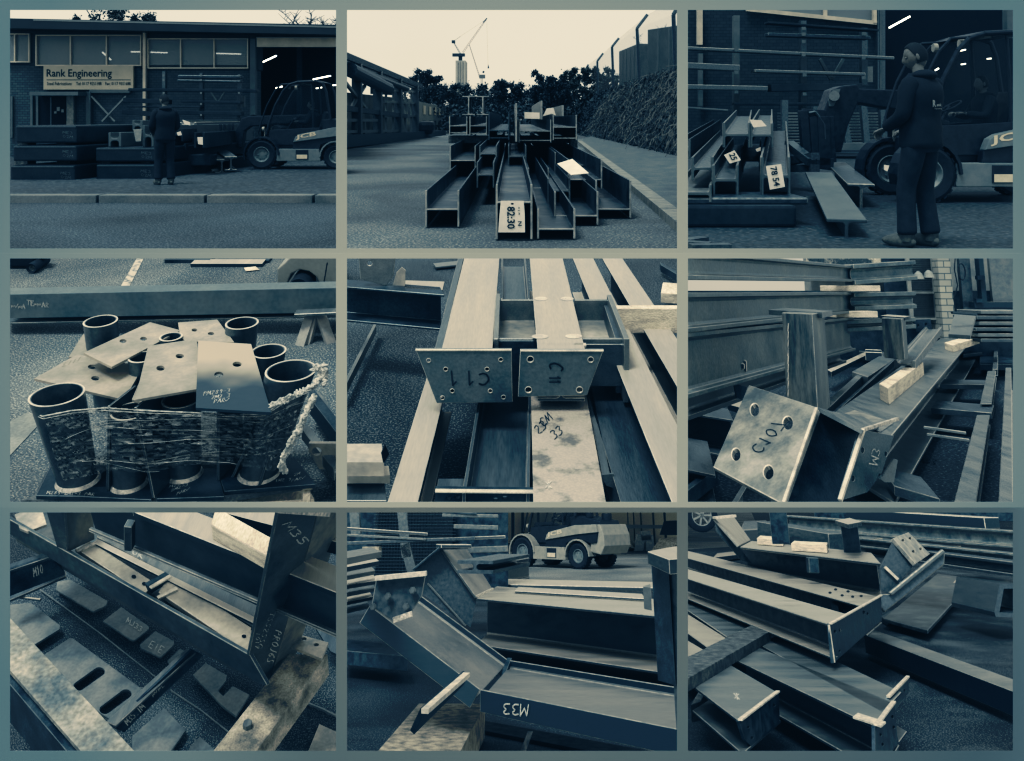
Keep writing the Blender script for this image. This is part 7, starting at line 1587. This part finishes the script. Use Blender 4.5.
# ================================================================== bay 8 (bottom middle): cranked girders, forklift beyond
def bay8():
    S = P8; UP = Vector((0, 0, 1)); Z = 1.2; k = 2.8
    g = ground(S, 'ground', M['asphalt_dark'], y1=900)
    mb = MB(); p = [S.G(a, b, .006) for a, b in ((470, 222), (1100, 260), (1100, 140), (560, 140))]; mb.quad(*p); struct(S, 'yard_surface', mb, 'asphalt_pale')
    mb = MB(); p = [S.G(a, b, .012) for a, b in ((-60, 540), (320, 500), (260, 560), (-60, 800))]; mb.quad(*p)
    # forklift
    y = S.G(700, 180, 0).y; base = S.G(690, 168, 0)
    fy = 3.6 * 900 / ((178 - 15) / 3.048)
    c = S.G(682, 180, 0)
    s_ = 2.75
    forklift(S, c, R(180 - 40), s_, 'pale forklift parked across the yard beyond the cranked girders, boom away from us', pale=True, boom=False, driver=True, dlabel='driver sitting in the pale forklift beyond the cranked girders')
    # background beyond
    yb = 130.
    t = thing(S, 'yard_building', 'pale yard building with upright posts and railing behind the forklift', 'building', S.W(850, 60, yb))
    mesh_obj(S, 'wall', vbox(S, 480, -60, 1080, 128, yb, 2), 'cream', t)
    mb = MB()
    for X in (510, 540, 588, 862, 880, 902, 940, 975): mesh_obj(S, 'upright', vbox(S, X, -60, X + 9, 130, yb - 3, 1), 'steel_dark', t)
    mesh_obj(S, 'rail', vbox(S, 860, 52, 1060, 62, yb - 5, .6), 'steel_mid', t)
    for q in ((562, 26, 586, 50), (562, 56, 582, 74)): mesh_obj(S, 'notice', vbox(S, *q, yb - .8, .3), 'cream', t)
    tag(mesh_obj(S, 'parked_van', MB().add([S.W(X, Y, 112) for X, Y in ((962, 82), (975, 40), (1060, 36), (1060, 84))] + [S.W(X, Y, 120) for X, Y in ((962, 82), (975, 40), (1060, 36), (1060, 84))], [(0, 1, 2, 3), (4, 5, 6, 7), (0, 1, 5, 4), (1, 2, 6, 5)]), 'fl_body', bevel=.05), 'dark vehicle front at the far right beyond the rail', 'van')
    tag(mesh_obj(S, 'rubble_heap', MB().add([S.W(X, Y, 105) for X, Y in ((830, 128), (862, 96), (880, 100), (905, 130), (868, 140))] + [S.W(868, 118, 102)], [(0, 1, 5), (1, 2, 5), (2, 3, 5), (3, 4, 5), (4, 0, 5)]), 'timber_old'), 'pale rubble heap behind the forklift at the yard edge', 'heap')
    tag(mesh_obj(S, 'trestle', MB().bar(S.W(893, 140, 104), S.W(906, 82, 104), .9).bar(S.W(934, 140, 104), S.W(928, 82, 104), .9).bar(S.W(904, 84, 104), S.W(934, 84, 104), .9), 'grey_paint'), 'grey trestle frame right of the rubble heap', 'trestle')
    tag(mesh_obj(S, 'sand_heap', MB().add([S.W(X, Y, 96) for X, Y in ((930, 140), (962, 92), (1080, 84), (1080, 150))] + [S.W(1020, 110, 92)], [(0, 1, 4), (1, 2, 4), (2, 3, 4), (3, 0, 4)]), 'timber_old'), 'broad pale heap below the dark vehicle at the right', 'heap')
    # rack with steel on the left
    t = thing(S, 'storage_rack', 'dark rack of posts and mesh carrying steel lengths at the upper left', 'rack', S.G(200, 260, 0))
    yr = 30.
    mesh_obj(S, 'back_panel', vbox(S, -60, -60, 500, 260, yr + 3, .3), 'steel_dark', t)
    mb = MB()
    for i in range(26): X = 100 + i * 9; vbox(S, X, -40, X + 1.6, 240, yr + 2.8, .1, mb)
    for i in range(26): Yq = -30 + i * 10; vbox(S, 90, Yq, 340, Yq + 1.6, yr + 2.7, .1, mb)
    mesh_obj(S, 'wire_mesh', mb, 'steel', t)
    mb = MB()
    for a, b in (((28, -40), (38, 80)), ((172, -40), (192, 150)), ((186, 110), (210, 200))): mesh_obj(S, 'upright', MB().bar(S.W(*a, yr), S.W(*b, yr), .28), 'steel_mid', t)
    bars = [((0, 62), (255, 80), 8, 'steel_pale'), ((0, 82), (250, 96), 7, 'steel_mid'), ((0, 108), (400, 92), 9, 'steel'), ((300, 22), (470, 25), 9, 'steel_mid'), ((335, 56), (470, 60), 12, 'steel_mid'),
            ((300, 96), (492, 88), 8, 'steel_pale'), ((300, 14), (405, 18), 6, 'steel_dark'), ((380, 128), (500, 124), 16, 'steel_mid'), ((60, 128), (110, 128), 18, 'timber_old')]
    names = ['bright upper length on the rack at far left', 'second length on the rack below the bright one', 'long dark length running behind the cranked girders', 'uppermost length in the right rack bay', 'square length in the right rack bay below the uppermost',
             'pale flat length in the right rack bay', 'dark short length at the top of the rack', 'round-edged length low in the right rack bay', 'short timber packer on the rack at the left']
    for (a, b, w_, m), l in zip(bars, names):
        rod(S, a, yr - 1.2, b, yr - 1.4, w_ * S.upp(yr) * .9, m=m, name='stock_bar' if m != 'timber_old' else 'timber_packer', label=l, cat='bar' if m != 'timber_old' else 'packer')
    rnd = random.Random(4)
    for i in range(7):
        Y = 134 + i * 27; X1 = 112 - i * 5 + rnd.uniform(-8, 8)
        girder(S, (-60, Y + 30), (-60, Y + 8), (X1, Y + 4 + rnd.uniform(-6, 2)), 3.05 - i * .30, .09, 'r', m='steel_pale' if i % 2 else 'steel_mid', name='steel_flat', bev=.004,
               label=['topmost', 'second', 'third', 'fourth', 'fifth', 'sixth', 'lowest'][i] + ' bright-edged flat in the stack at the left edge', group='flats stacked at the left edge', cat='flat')
    # trough girders beyond the raised end
    girder(S, (418, 176), (480, 160), (540, 156), 1.6, .9, 'i', m='steel_mid', tf=.07, label='short girder end lying behind the raised girder end')
    vgirder(S, (400, 160), 19, (520, 140), 22, 200, .7, m='steel', tf=.06, label='dark girder leaning behind the raised girder end')
    # long girder with raised end
    t = thing(S, 'cranked_girder', 'long girder with pale top flange whose left end is cranked upwards', 'girder', S.G(650, 450, 0))
    A = S.G(405, 274, 1.55); zb = 1.55
    girder(S, (404, 275), (466, 238), (1010, 334), zb, 1.1, 'i', m='crank_steel', tf=.055, parent=t, pname='section')
    # raised part
    a0 = S.G(404, 275, zb); a1 = S.G(466, 238, zb); d = a1 - a0; ya = a0.y
    b0 = S.W(300, 128, ya + .15); b1 = b0 + (a1 - a0) * .95
    P, n = plane3(a0, a1, b0)
    plate(S, P, n, [(404, 272), (452, 246), (376, 124), (300, 126)], t=.06, m='crank_steel', parent=t, name='raised_flange', bev=.004)
    yw = ya + .35
    vplate(S, yw, [(296, 126), (404, 276), (386, 364), (238, 262), (214, 190)], [(290, 145, 3, 3), (293, 288, 4, 4)], .06, m='steel', parent=t, name='raised_web')
    rod(S, (212, 188), yw - .25, (294, 120), yw - .25, .5, .06, m='steel_dark', parent=t, name='end_plate')
    rod(S, (288, 116), ya, (380, 116), ya + .3, .5, .09, m='steel_pale', parent=t, name='cap_plate')
    rod(S, (404, 270), ya - .02, (454, 246), ya + .5, .05, m='weld', parent=t, name='weld')
    rod(S, (255, 230), yw - .05, (372, 360), yw - .05, .05, m='steel_mid', parent=t, name='web_rib')
    # flats behind on the flange line
    girder(S, (470, 232), (486, 216), (1010, 244), 1.45, .12, 'r', m='steel_pale', label='pale flat lying just beyond the long girder', name='steel_flat', cat='flat', bev=.004)
    girder(S, (520, 252), (530, 240), (920, 276), 1.62, .06, 'r', m='steel_pale', label='second pale flat, lying on the long girder top', name='steel_flat', cat='flat', bev=.004)
    # front trough girder M33
    t = thing(S, 'cranked_girder', 'trough girder in front, marked M33, its left arm cranked up to a bolted plate', 'girder', S.G(600, 700, 0))
    h = Z - S.zat(S.G(415, 553, Z), 622)
    girder(S, (415, 553), (500, 462), (1060, 682), Z, h, 'h', m='trough_steel', tf=.045, parent=t, pname='section', bev=.006)
    girder(S, (415, 553), (500, 462), (78, 297), Z, h, 'h', m='trough_steel', tf=.045, parent=t, pname='raised_arm', zf=2.28, bev=.006)
    pf = S.G(415, 553, Z); yq = pf.y
    q0 = S.G(415, 553, Z); write(S, *plane3(q0, S.G(1060, 682, Z), q0 + Vector((0, 0, -1))), 'M33', (562, 600), (-27, -2), (-2, 34), 4., 'chalk', t, off=.02)
    rod(S, (506, 462), S.G(500, 462, Z).y, (482, 520), S.G(500, 462, Z).y - .35, .09, m='steel_dark', parent=t, name='stiffener')
    ye = (S.G(415, 553, Z).y) * 1.02
    pe = 3.6
    yp = (3.6 - 2.28) / ((297 - 15) / 3.048 / 900) * .985
    vplate(S, yp * 1.04, [(98, 214), (250, 198), (238, 268), (202, 322), (146, 344), (84, 300)], [], .06, m='steel', parent=t, name='end_plate', bev=.004)
    rod(S, (96, 214), yp * 1.035, (252, 199), yp * 1.035, .14, .055, m='edge', parent=t, name='plate_edge')
    for X, Y in ((135, 268), (210, 250), (190, 300), (90, 300)):
        c_ = S.W(X, Y, yp * 1.035); mesh_obj(S, 'bolt', MB().tube(c_, c_ + Vector((0, -.06, 0)), .045, n=6).tube(c_ + Vector((0, -.06, 0)), c_ + Vector((0, -.1, 0)), .03, n=10), 'steel_mid', t)
    rod(S, (150, 342), yp * 1.0, (208, 322), yp * 1.0, .06, m='weld', parent=t, name='weld')
    # upright at the right
    t = thing(S, 'steel_column', 'dark upright column with pale cap plate at the right edge', 'column', S.W(970, 660, 10.5))
    vpost(S, [(938, 10.6), (990, 10.3), (990, 10.9)], 200, 168, 526, 'steel_dark', 'web', t)
    vpost(S, [(984, 10.4), (1060, 9.9), (1060, 10.9), (990, 10.9)], 200, 160, 676, 'steel', 'flange', t)
    zc = S.zat(S.W(970, 150, 10.5), 150)
    hplate(S, zc + .06, [(925, 132), (990, 156), (1060, 150), (1060, 112), (1000, 118)], [], .12, m='steel_pale', parent=t, name='cap_plate', bev=.006)
    tag(vpost(S, [(912, 12.4), (936, 12.2), (936, 12.8)], 260, 238, 308, 'steel_mid', 'cleat'), 'small upright cleat on the long girder beside the column', 'cleat')
    # flat bar and timber at the bottom left
    t = thing(S, 'flat_bar', 'flat bar with bright edge propped on the timber in front of the trough girder', 'bar', S.W(300, 620, 10))
    PL = plane3(S.W(246, 622, 9.7), S.W(375, 506, 10.8), S.W(214, 688, 9.9))
    plate(S, *PL, [(246, 622), (375, 506), (366, 538), (214, 690)], t=.05, m='steel_dark', parent=t, name='flat')
    rod(S, (246, 620), 9.66, (374, 508), 10.75, .07, .04, m='edge', parent=t, name='bright_edge')
    timber(S, (60, 790), (330, 790), (228, 596), .55, .5, 'thick old timber baulk lying under the trough girder at the bottom', m='timber_old')
    girder(S, (-40, 430), (-40, 398), (196, 452), .6, .3, 'r', m='steel_dark', label='dark squared baulk at the left below the bolted plate', name='steel_baulk')
    girder(S, (530, 760), (548, 760), (560, 680), .3, .1, 'l', m='steel', label='thin bar standing in the dark beneath the M33 girder', name='thin_bar', cat='bar')
    girder(S, (330, 660), (330, 630), (1060, 800), .06, .05, 'r', m='hole', label='dark floor bearer in the shadow beneath the M33 girder', name='shade_strip', cat='bearer')  # near-black strip put in for the shade under the girder
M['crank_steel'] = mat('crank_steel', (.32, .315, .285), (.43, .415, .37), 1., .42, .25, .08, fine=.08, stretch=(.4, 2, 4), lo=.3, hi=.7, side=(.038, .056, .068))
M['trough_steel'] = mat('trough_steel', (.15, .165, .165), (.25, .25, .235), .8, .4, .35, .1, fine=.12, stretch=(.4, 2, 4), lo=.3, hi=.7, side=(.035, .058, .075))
bay8()
# ================================================================== bay 9 (bottom right): girders with end plates on the ground
def bay9():
    S = P9; UP = Vector((0, 0, 1)); Z = 1.75; ZL = .95
    ground(S, 'ground', M['asphalt_scuffed'], y1=900)
    mb = MB(); mb.quad(*[S.G(a, b, .006) for a, b in ((-80, 132), (250, 112), (200, 0), (-80, 0))]); struct(S, 'yard_surface', mb, 'asphalt_pale')
    # upper pair joined by one end plate
    t = thing(S, 'paired_girder', 'pair of parallel pale-topped girders joined by one dark upright end plate', 'girder', S.G(300, 400, 0))
    girder(S, (445, 355), (500, 324), (-60, 192), Z, .62, 'i', m='crank_steel', tf=.045, parent=t, pname='section', bev=.006)
    girder(S, (546, 300), (592, 270), (-60, 133), Z, .62, 'i', m='crank_steel', tf=.045, parent=t, pname='section', bev=.006)
    a = S.G(445, 355, Z); b = S.G(600, 268, Z); P, n = plane3(a, b, a + Vector((0, 0, -1)))
    P = P + n * 0
    plate(S, P, n, [(443, 353), (601, 266), (603, 342), (455, 474)], [(460, 376, 4, 5), (476, 372, 4, 5), (548, 318, 4, 5), (560, 322, 3, 4), (466, 452, 3, 4), (475, 436, 3, 4)], .05, 'steel_dark', parent=t, bev=.004)
    seg(S, a + Vector((0, -.03, .03)), b + Vector((0, -.03, .03)), rprof(.07, .025), UP, 'edge', t, 'plate_edge')
    seg(S, a + Vector((-.02, -.04, 0)), Vector((a.x, a.y, S.zat(a, 470))) + Vector((.0, -.04, 0)), rprof(.03, .04), Vector((1, 0, 0)), 'edge', t, 'plate_edge')
    for X, Y in ((445, 258), (462, 248), (482, 266), (500, 254), (514, 270), (540, 268)):
        blob(S, (0, 0, Z), UP, circ((X, Y), 5, 3.4, 12), 'hole', 'bolt_hole', t, off=.004)
    girder(S, (470, 300), (482, 292), (448, 288), Z - .2, .2, 'r', m='steel_dark', parent=t, pname='bracket')
    # lower row
    def lower(lab, nl, nr, fl, pts, mark=None, h=.62, m='lower_steel', zf=None):
        t = thing(S, 'steel_girder', lab, 'girder', S.G(nl[0], nl[1], 0))
        girder(S, nl, nr, fl, ZL, h, 'i', m=m, tf=.045, parent=t, pname='section', bev=.006)
        a = S.G(*nl, ZL); b = S.G(*nr, ZL); P, n = plane3(a, b, a + Vector((0, 0, -1)))
        if pts:
            plate(S, P, n, pts[0], pts[1], .05, 'steel_dark', parent=t, bev=.004)
            seg(S, a + Vector((0, -.03, .035)), b + Vector((0, -.03, .035)), rprof(.07, .025), UP, 'edge', t, 'plate_edge')
        if mark: write(S, (0, 0, ZL), UP, 'x', mark, (22, 4), (-3, -18), 3.5, parent=t)
        return t
    lower('short girder with closed end plate and small white cross, at the lower left', (170, 650), (286, 562), (20, 536),
          ([(168, 650), (288, 558), (292, 652), (206, 726), (186, 706)], [(196, 668, 4, 4), (208, 700, 4, 4), (276, 600, 4, 4)]), (152, 580), h=.45)
    lower('long lower girder passing under the timber, end plate at the bottom edge', (584, 666), (638, 594), (148, 458),
          ([(582, 664), (641, 590), (652, 720), (600, 790), (584, 790)], [(600, 690, 4, 5), (606, 720, 4, 5), (636, 636, 4, 5), (640, 668, 4, 5)]))
    lower('wide blue-grey lower girder beyond it, ending in a narrow upright plate', (604, 622), (662, 560), (226, 414),
          None)
    a = S.G(624, 585, ZL); b = S.G(684, 522, ZL)
    t = thing(S, 'end_plate', 'narrow upright plate at the end of the wide blue-grey girder', 'plate', a)
    P, n = plane3(a, b, a + Vector((0, 0, -1))); plate(S, P, n, [(624, 576), (684, 516), (686, 560), (628, 640)], [(640, 590, 3, 4), (672, 556, 3, 4)], .05, 'steel', parent=t, name='plate')
    seg(S, a + Vector((0, 0, .06)), b + Vector((0, 0, .06)), rprof(.06, .03), UP, 'edge', t, 'plate_edge')
    girder(S, (514, 636), (530, 624), (600, 664), ZL + .03, .025, 'r', m='edge', name='weld_strip', label='short bright angle strip on the girder end at the bottom', cat='strip')
    # left part of the lower row beyond the timber
    for nl, nr, fl, z, m, l in (((130, 392), (240, 352), (-80, 250), ZL + .05, 'lower_steel', 'wide dark girder flange running in from the left above the timber'),
                                ((70, 424), (130, 396), (-60, 330), ZL, 'crank_steel', 'pale girder flange running in from the left, just above the timber'),
                                ((10, 452), (64, 434), (-70, 400), ZL - .04, 'crank_steel', 'pale girder flange end at the left edge against the timber')):
        girder(S, nl, nr, fl, z, .5, 'i', m=m, tf=.045, label=l)
    timber(S, (-60, 560), (-60, 490), (262, 376), ZL + .2, .2, 'dark worn timber baulk lying across the lower girders', m='timber_dark')
    timber(S, (20, 600), (50, 590), (44, 560), .3, .3, 'small dark block under the short girder at the left edge', m='timber_dark')
    # the long girder on the right
    girder(S, (1060, 580), (1060, 542), (548, 385), .62, .45, 'c', m='long_steel', tf=.05, label='long grey girder lying on the asphalt, running out to the right edge')
    # plate on the ground
    t = hplate(S, .35, [(606, 336), (772, 200), (886, 216), (742, 372)], t=.12, m='wet_plate', name='steel_plate', label='wide dark wet-looking plate lying on the asphalt', bev=.02)
    girder(S, (600, 330), (618, 340), (700, 270), .22, .2, 'r', m='steel_dark', name='packer', label='dark packer beneath the wet-looking plate', cat='packer')
    for i in range(5): blob(S, (0, 0, .35), UP, [(820 + i * 11, 228 + i), (826 + i * 11, 228 + i), (840 + i * 9, 212 + i), (835 + i * 9, 212 + i)], 'steel_pale', 'scratch', t, off=.004)
    tag(mesh_obj(S, 'strap_loop', MB().path([S.W(X, Y, 36) for X, Y in ((866, 246), (880, 236), (892, 248), (884, 272), (872, 276))], .09), 'timber'), 'pale looped strap at the corner of the wet-looking plate', 'strap')
    tag(mesh_obj(S, 'plastic_sheet', MB().add([S.W(X, Y, 38) for X, Y in ((904, 232), (925, 226), (962, 250), (950, 268), (915, 250))], [(0, 1, 2, 3, 4)]), 'steel_mid'), 'crumpled light sheet beside the hollow section at the right', 'sheet')
    # hollow section at the right edge
    t = thing(S, 'hollow_section', 'rounded dark hollow section end facing us at the right edge', 'section', S.W(980, 330, 32))
    vplate(S, 32, [(962, 232), (1080, 232), (1080, 336), (950, 332), (946, 318)], [[(975, 246), (1070, 246), (1070, 322), (962, 318)]], 3, m='steel', parent=t, name='wall', bev=.0)
    # cranked girder across the top
    t = thing(S, 'cranked_girder', 'cranked girder crossing at the top with four-hole end plate turned up at its right end', 'girder', S.G(400, 250, 0))
    zc = 2.45; a0 = S.G(165, 116, zc); y0 = a0.y
    A = S.G(170, 118, zc); Bp = S.G(205, 100, zc)
    girder(S, (170, 118), (205, 100), (600, 168), zc, 1.0, 'i', m='crank_steel', tf=.08, parent=t, pname='section', bev=.008, sq=False)
    P, n = plane3(A, Bp, S.W(96, 32, y0 + .4))
    plate(S, P, n, [(168, 116), (204, 99), (152, 26), (94, 32)], t=.1, m='crank_steel', parent=t, name='raised_flange', bev=.004)
    vplate(S, y0 + .2, [(94, 36), (170, 118), (205, 168), (176, 160), (98, 72)], t=.1, m='steel', parent=t, name='raised_web')
    rod(S, (92, 30), y0 + .1, (154, 24), y0 + .3, .3, .09, m='edge', parent=t, name='cap_plate')
    yr = S.G(600, 170, zc).y - .3
    vplate(S, yr, [(600, 182), (642, 96), (702, 172), (628, 262), (600, 250)], t=.1, m='steel', parent=t, name='raised_web')
    P2_, n2 = plane3(S.W(640, 92, yr), S.W(706, 170, yr - .2), S.W(686, 74, yr + 1.6))
    plate(S, P2_, n2, [(638, 92), (684, 74), (750, 140), (706, 170)], [(668, 98, 5, 4), (690, 92, 5, 4), (700, 132, 5, 4), (722, 124, 5, 4)], .1, 'plate_bright', parent=t, bev=.006)
    P3_, n3 = plane3(S.W(604, 276, yr - .2), S.W(792, 134, yr - .1), S.W(796, 168, yr - .15))
    plate(S, P3_, n3, [(596, 262), (628, 262), (790, 128), (796, 136), (794, 172), (612, 318), (598, 300)], t=.12, m='steel', parent=t, name='lower_flange', bev=.006)
    rod(S, (628, 262), yr - .3, (790, 130), yr - .2, .12, .10, m='steel_mid', parent=t, name='flange_edge')
    rod(S, (612, 180), yr - .1, (652, 218), yr - .1, .07, m='edge', parent=t, name='weld')
    rod(S, (390, 150), S.G(390, 150, zc).y - .45, (394, 198), S.G(390, 150, zc).y - .45, .3, m='steel_dark', parent=t, name='stiffener')
    for nl, nr, fl, l in (((222, 92), (232, 84), (300, 97), 'left of the two pale timber packers lying on the cranked girder'), ((326, 108), (336, 100), (434, 114), 'right of the two pale timber packers lying on the cranked girder')):
        timber(S, nl, nr, fl, zc + .24, .22, l)
    # posts and stack behind
    vpost(S, [(264, 31), (318, 31), (318, 32), (264, 32)], 60, -30, 110, 'steel_dark', label='dark upright post cut by the top edge behind the left timber packer', name='steel_post')
    t = thing(S, 'steel_post', 'short dark post with pale cap plate behind the right timber packer', 'post', S.W(508, 140, 33))
    vpost(S, [(482, 33), (534, 33), (534, 34), (482, 34)], 90, 44, 140, 'steel_dark', 'post', t)
    hplate(S, S.zat(S.W(500, 40, 33), 40), [(460, 38), (500, 50), (542, 42), (505, 30)], t=.12, m='steel_pale', parent=t, name='cap_plate')
    girder(S, (172, 66), (182, 40), (270, 60), 2.6, .8, 'r', m='steel', name='hollow_section', label='dark hollow section lying behind the left timber packer')
    girder(S, (88, 150), (100, 138), (172, 140), .4, .3, 'r', m='steel_pale', name='timber_packer', label='pale packer under the left end of the cranked girder', cat='packer')
    bands = [((320, 22, 66), (1060, 72, 136), 40, 'stack_steel', .5, 'upper long dark girder of the stack along the top right'),
             ((320, 68, 96), (1060, 142, 184), 38, 'stack_steel', .5, 'middle girder of the stack along the top right'),
             ((540, 104, 140), (1060, 168, 226), 36, 'steel', .6, 'lowest dark girder of the stack along the top right')]
    for (x0, a0_, b0_), (x1, a1_, b1_), y, m, w_, l in bands:
        vgirder(S, (x0, a0_), y + 5, (x1, a1_), y - 4, b0_, w_, 'i', m=m, label=l, tf=.09)
    rod(S, (514, 18), 44, (940, 46), 38, .9, .4, m='steel_pale', name='pale_flat', label='pale flat lying on the uppermost stacked girder')
    rod(S, (545, 98), 41, (946, 146), 37, .7, .3, m='steel_mid', name='pale_flat', label='greyer flat lying between the stacked girders')
    rod(S, (250, 64), 42, (470, 104), 38, .9, .6, m='steel', name='steel_baulk', label='dark baulk behind the cranked girder between the two posts')
    rod(S, (400, 10), 55, (1080, 16), 50, 1., .8, m='steel_dark', name='steel_baulk', label='dark baulk at the very top edge behind the stack')
    for X in (590, 700, 830): tag(mesh_obj(S, 'spacer_block', vbox(S, X, 92 + (X - 590) * .1, X + 18, 112 + (X - 590) * .1, 39.5, .5), 'timber_old'), {590: 'small spacer block in the stack nearest the short post', 700: 'small spacer block in the middle of the stack', 830: 'small spacer block in the stack, far right of three'}[X], 'block')
    # parked machine wheel at the top left
    t = thing(S, 'parked_car', 'dark parked vehicle whose spoked wheel shows at the top left corner', 'car', S.W(50, 60, 60))
    T = Matrix.Identity(4); c = S.W(52, 22, 60)
    wh = mesh_obj(S, 'tyre', MB().lathe(c, (0, 1, 0), [(.6, -.2), (.85, -.22), (.95, -.16), (.95, .16), (.85, .2), (.6, .2)], 32), 'rubber', t, smooth=True)
    mb = MB().lathe(c, (0, 1, 0), [(.61, -.2), (.55, -.2), (.55, .2), (.61, .2)], 32).tube(c + Vector((0, -.2, 0)), c + Vector((0, .1, 0)), .14)
    for i in range(7):
        q = 2 * math.pi * i / 7; mb.bar(c + Vector((0, -.15, 0)), c + Vector((math.cos(q) * .56, -.15, math.sin(q) * .56)), .1, .1, up=(0, 1, 0))
    mesh_obj(S, 'rim', mb, 'grey_paint', t)
    mesh_obj(S, 'body', vbox(S, -60, -60, 86, 2, 60.4, 3), 'black_paint', t)
    # chalk-like scuffs are part of the yard material
asphalt('asphalt_scuffed', (.016, .026, .034), (.10, .12, .125), (.22, .24, .235), 26, .58)
for q_ in M['asphalt_scuffed'].node_tree.nodes:
    if q_.type == 'VALTORGB': q_.color_ramp.elements[0].position = .5; q_.color_ramp.elements[1].position = .75
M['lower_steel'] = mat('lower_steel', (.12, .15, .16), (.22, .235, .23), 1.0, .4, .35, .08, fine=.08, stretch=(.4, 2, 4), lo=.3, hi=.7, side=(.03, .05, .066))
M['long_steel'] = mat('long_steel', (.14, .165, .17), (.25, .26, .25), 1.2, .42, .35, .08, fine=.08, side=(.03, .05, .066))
M['wet_plate'] = mat('wet_plate', (.02, .035, .045), (.16, .175, .17), .9, .4, .3, .05, lo=.42, hi=.6)
bay9()
# ------------------------------------------------------------------ each set ends at its own bay of the frame
def trim():
    bpy.context.view_layer.update()
    mws = {}
    for o, S in ALL:
        try: o.name
        except ReferenceError: continue
        x0, y0, x1, y1 = S.rect; e = 4.
        x0 -= e; y0 -= e; x1 += e; y1 += e
        c = [Vector((x - PX, FL, PY - y)) for x, y in ((x0, y0), (x1, y0), (x1, y1), (x0, y1))]
        mid = sum(c, Vector())
        pl = []
        for i in range(4):
            n = c[i].cross(c[(i + 1) % 4]).normalized()
            if n.dot(mid) < 0: n = -n
            pl.append(n)
        mw = o.matrix_world; pts = [mw @ v.co - CAM for v in o.data.vertices]
        if not pts: continue
        if all(all(p.dot(n) >= 0 for p in pts) for n in pl): continue
        if any(all(p.dot(n) < 0 for p in pts) for n in pl):
            bpy.data.objects.remove(o); continue
        if o.data.users > 1: o.data = o.data.copy()
        closed = not (o.get('kind') == 'structure' and len(o.data.polygons) <= 4) and not o.get('_open')
        mi = mw.inverted(); r3 = mi.to_3x3()
        bm = bmesh.new(); bm.from_mesh(o.data)
        for n in pl:
            g = list(bm.verts) + list(bm.edges) + list(bm.faces)
            res = bmesh.ops.bisect_plane(bm, geom=g, plane_co=mi @ CAM, plane_no=(r3 @ n).normalized(), clear_inner=True, clear_outer=False, dist=1e-6)
            es = [q for q in res['geom_cut'] if isinstance(q, bmesh.types.BMEdge) and q.is_valid]
            if closed and 2 < len(es) < 3000:
                try: bmesh.ops.triangle_fill(bm, use_beauty=True, edges=es, normal=(r3 @ n).normalized())
                except Exception: pass
        bm.to_mesh(o.data); bm.free()
        if len(o.data.polygons) == 0: bpy.data.objects.remove(o)
    for o in list(sc.objects):
        if o.type == 'EMPTY' and not o.children: bpy.data.objects.remove(o)
trim()
# ------------------------------------------------------------------ a painted surround stands just in front of every bay
def surrounds():
    near = {}
    for o, S in ALL:
        try: o.name
        except ReferenceError: continue
        mw = o.matrix_world; d = min((mw @ v.co).y for v in o.data.vertices)
        near[S.name] = min(near.get(S.name, 1e9), d)
    xs = [(-3, 10, 336, 341.5), (341.5, 347, 677, 682.5), (682.5, 688, 1013, 1027)]; ys = [(-3, 10, 248.5, 253.8), (253.2, 258.5, 502, 507.5), (507, 512.5, 751, 764)]
    for i, S in enumerate((P1, P2, P3, P4, P5, P6, P7, P8, P9)):
        X0, x0, x1, X1 = xs[i % 3]; Y0, y0, y1, Y1 = ys[i // 3]; D = min(near[q.name] for q in (P1, P2, P3, P4, P5, P6, P7, P8, P9)[i // 3 * 3:i // 3 * 3 + 3]) * .985 - .01; mb = MB(); t = .35
        for a, b, c, d in ((X0, Y0, X1, y0), (X0, y1, X1, Y1), (X0, y0, x0, y1), (x1, y0, X1, y1)):
            mb.bb((a - PX, FL, PY - d), (c - PX, FL + t, PY - b))
        me = bpy.data.meshes.new('bay_surround'); me.from_pydata(mb.v, [], mb.f); me.materials.append(M['frame'])
        o = bpy.data.objects.new('bay_surround', me); COL.objects.link(o); o.location = CAM; o.scale = (D / FL,) * 3; o['kind'] = 'structure'
surrounds()
for o in sc.objects:
    for k in ('_b', '_open'):
        if k in o: del o[k]
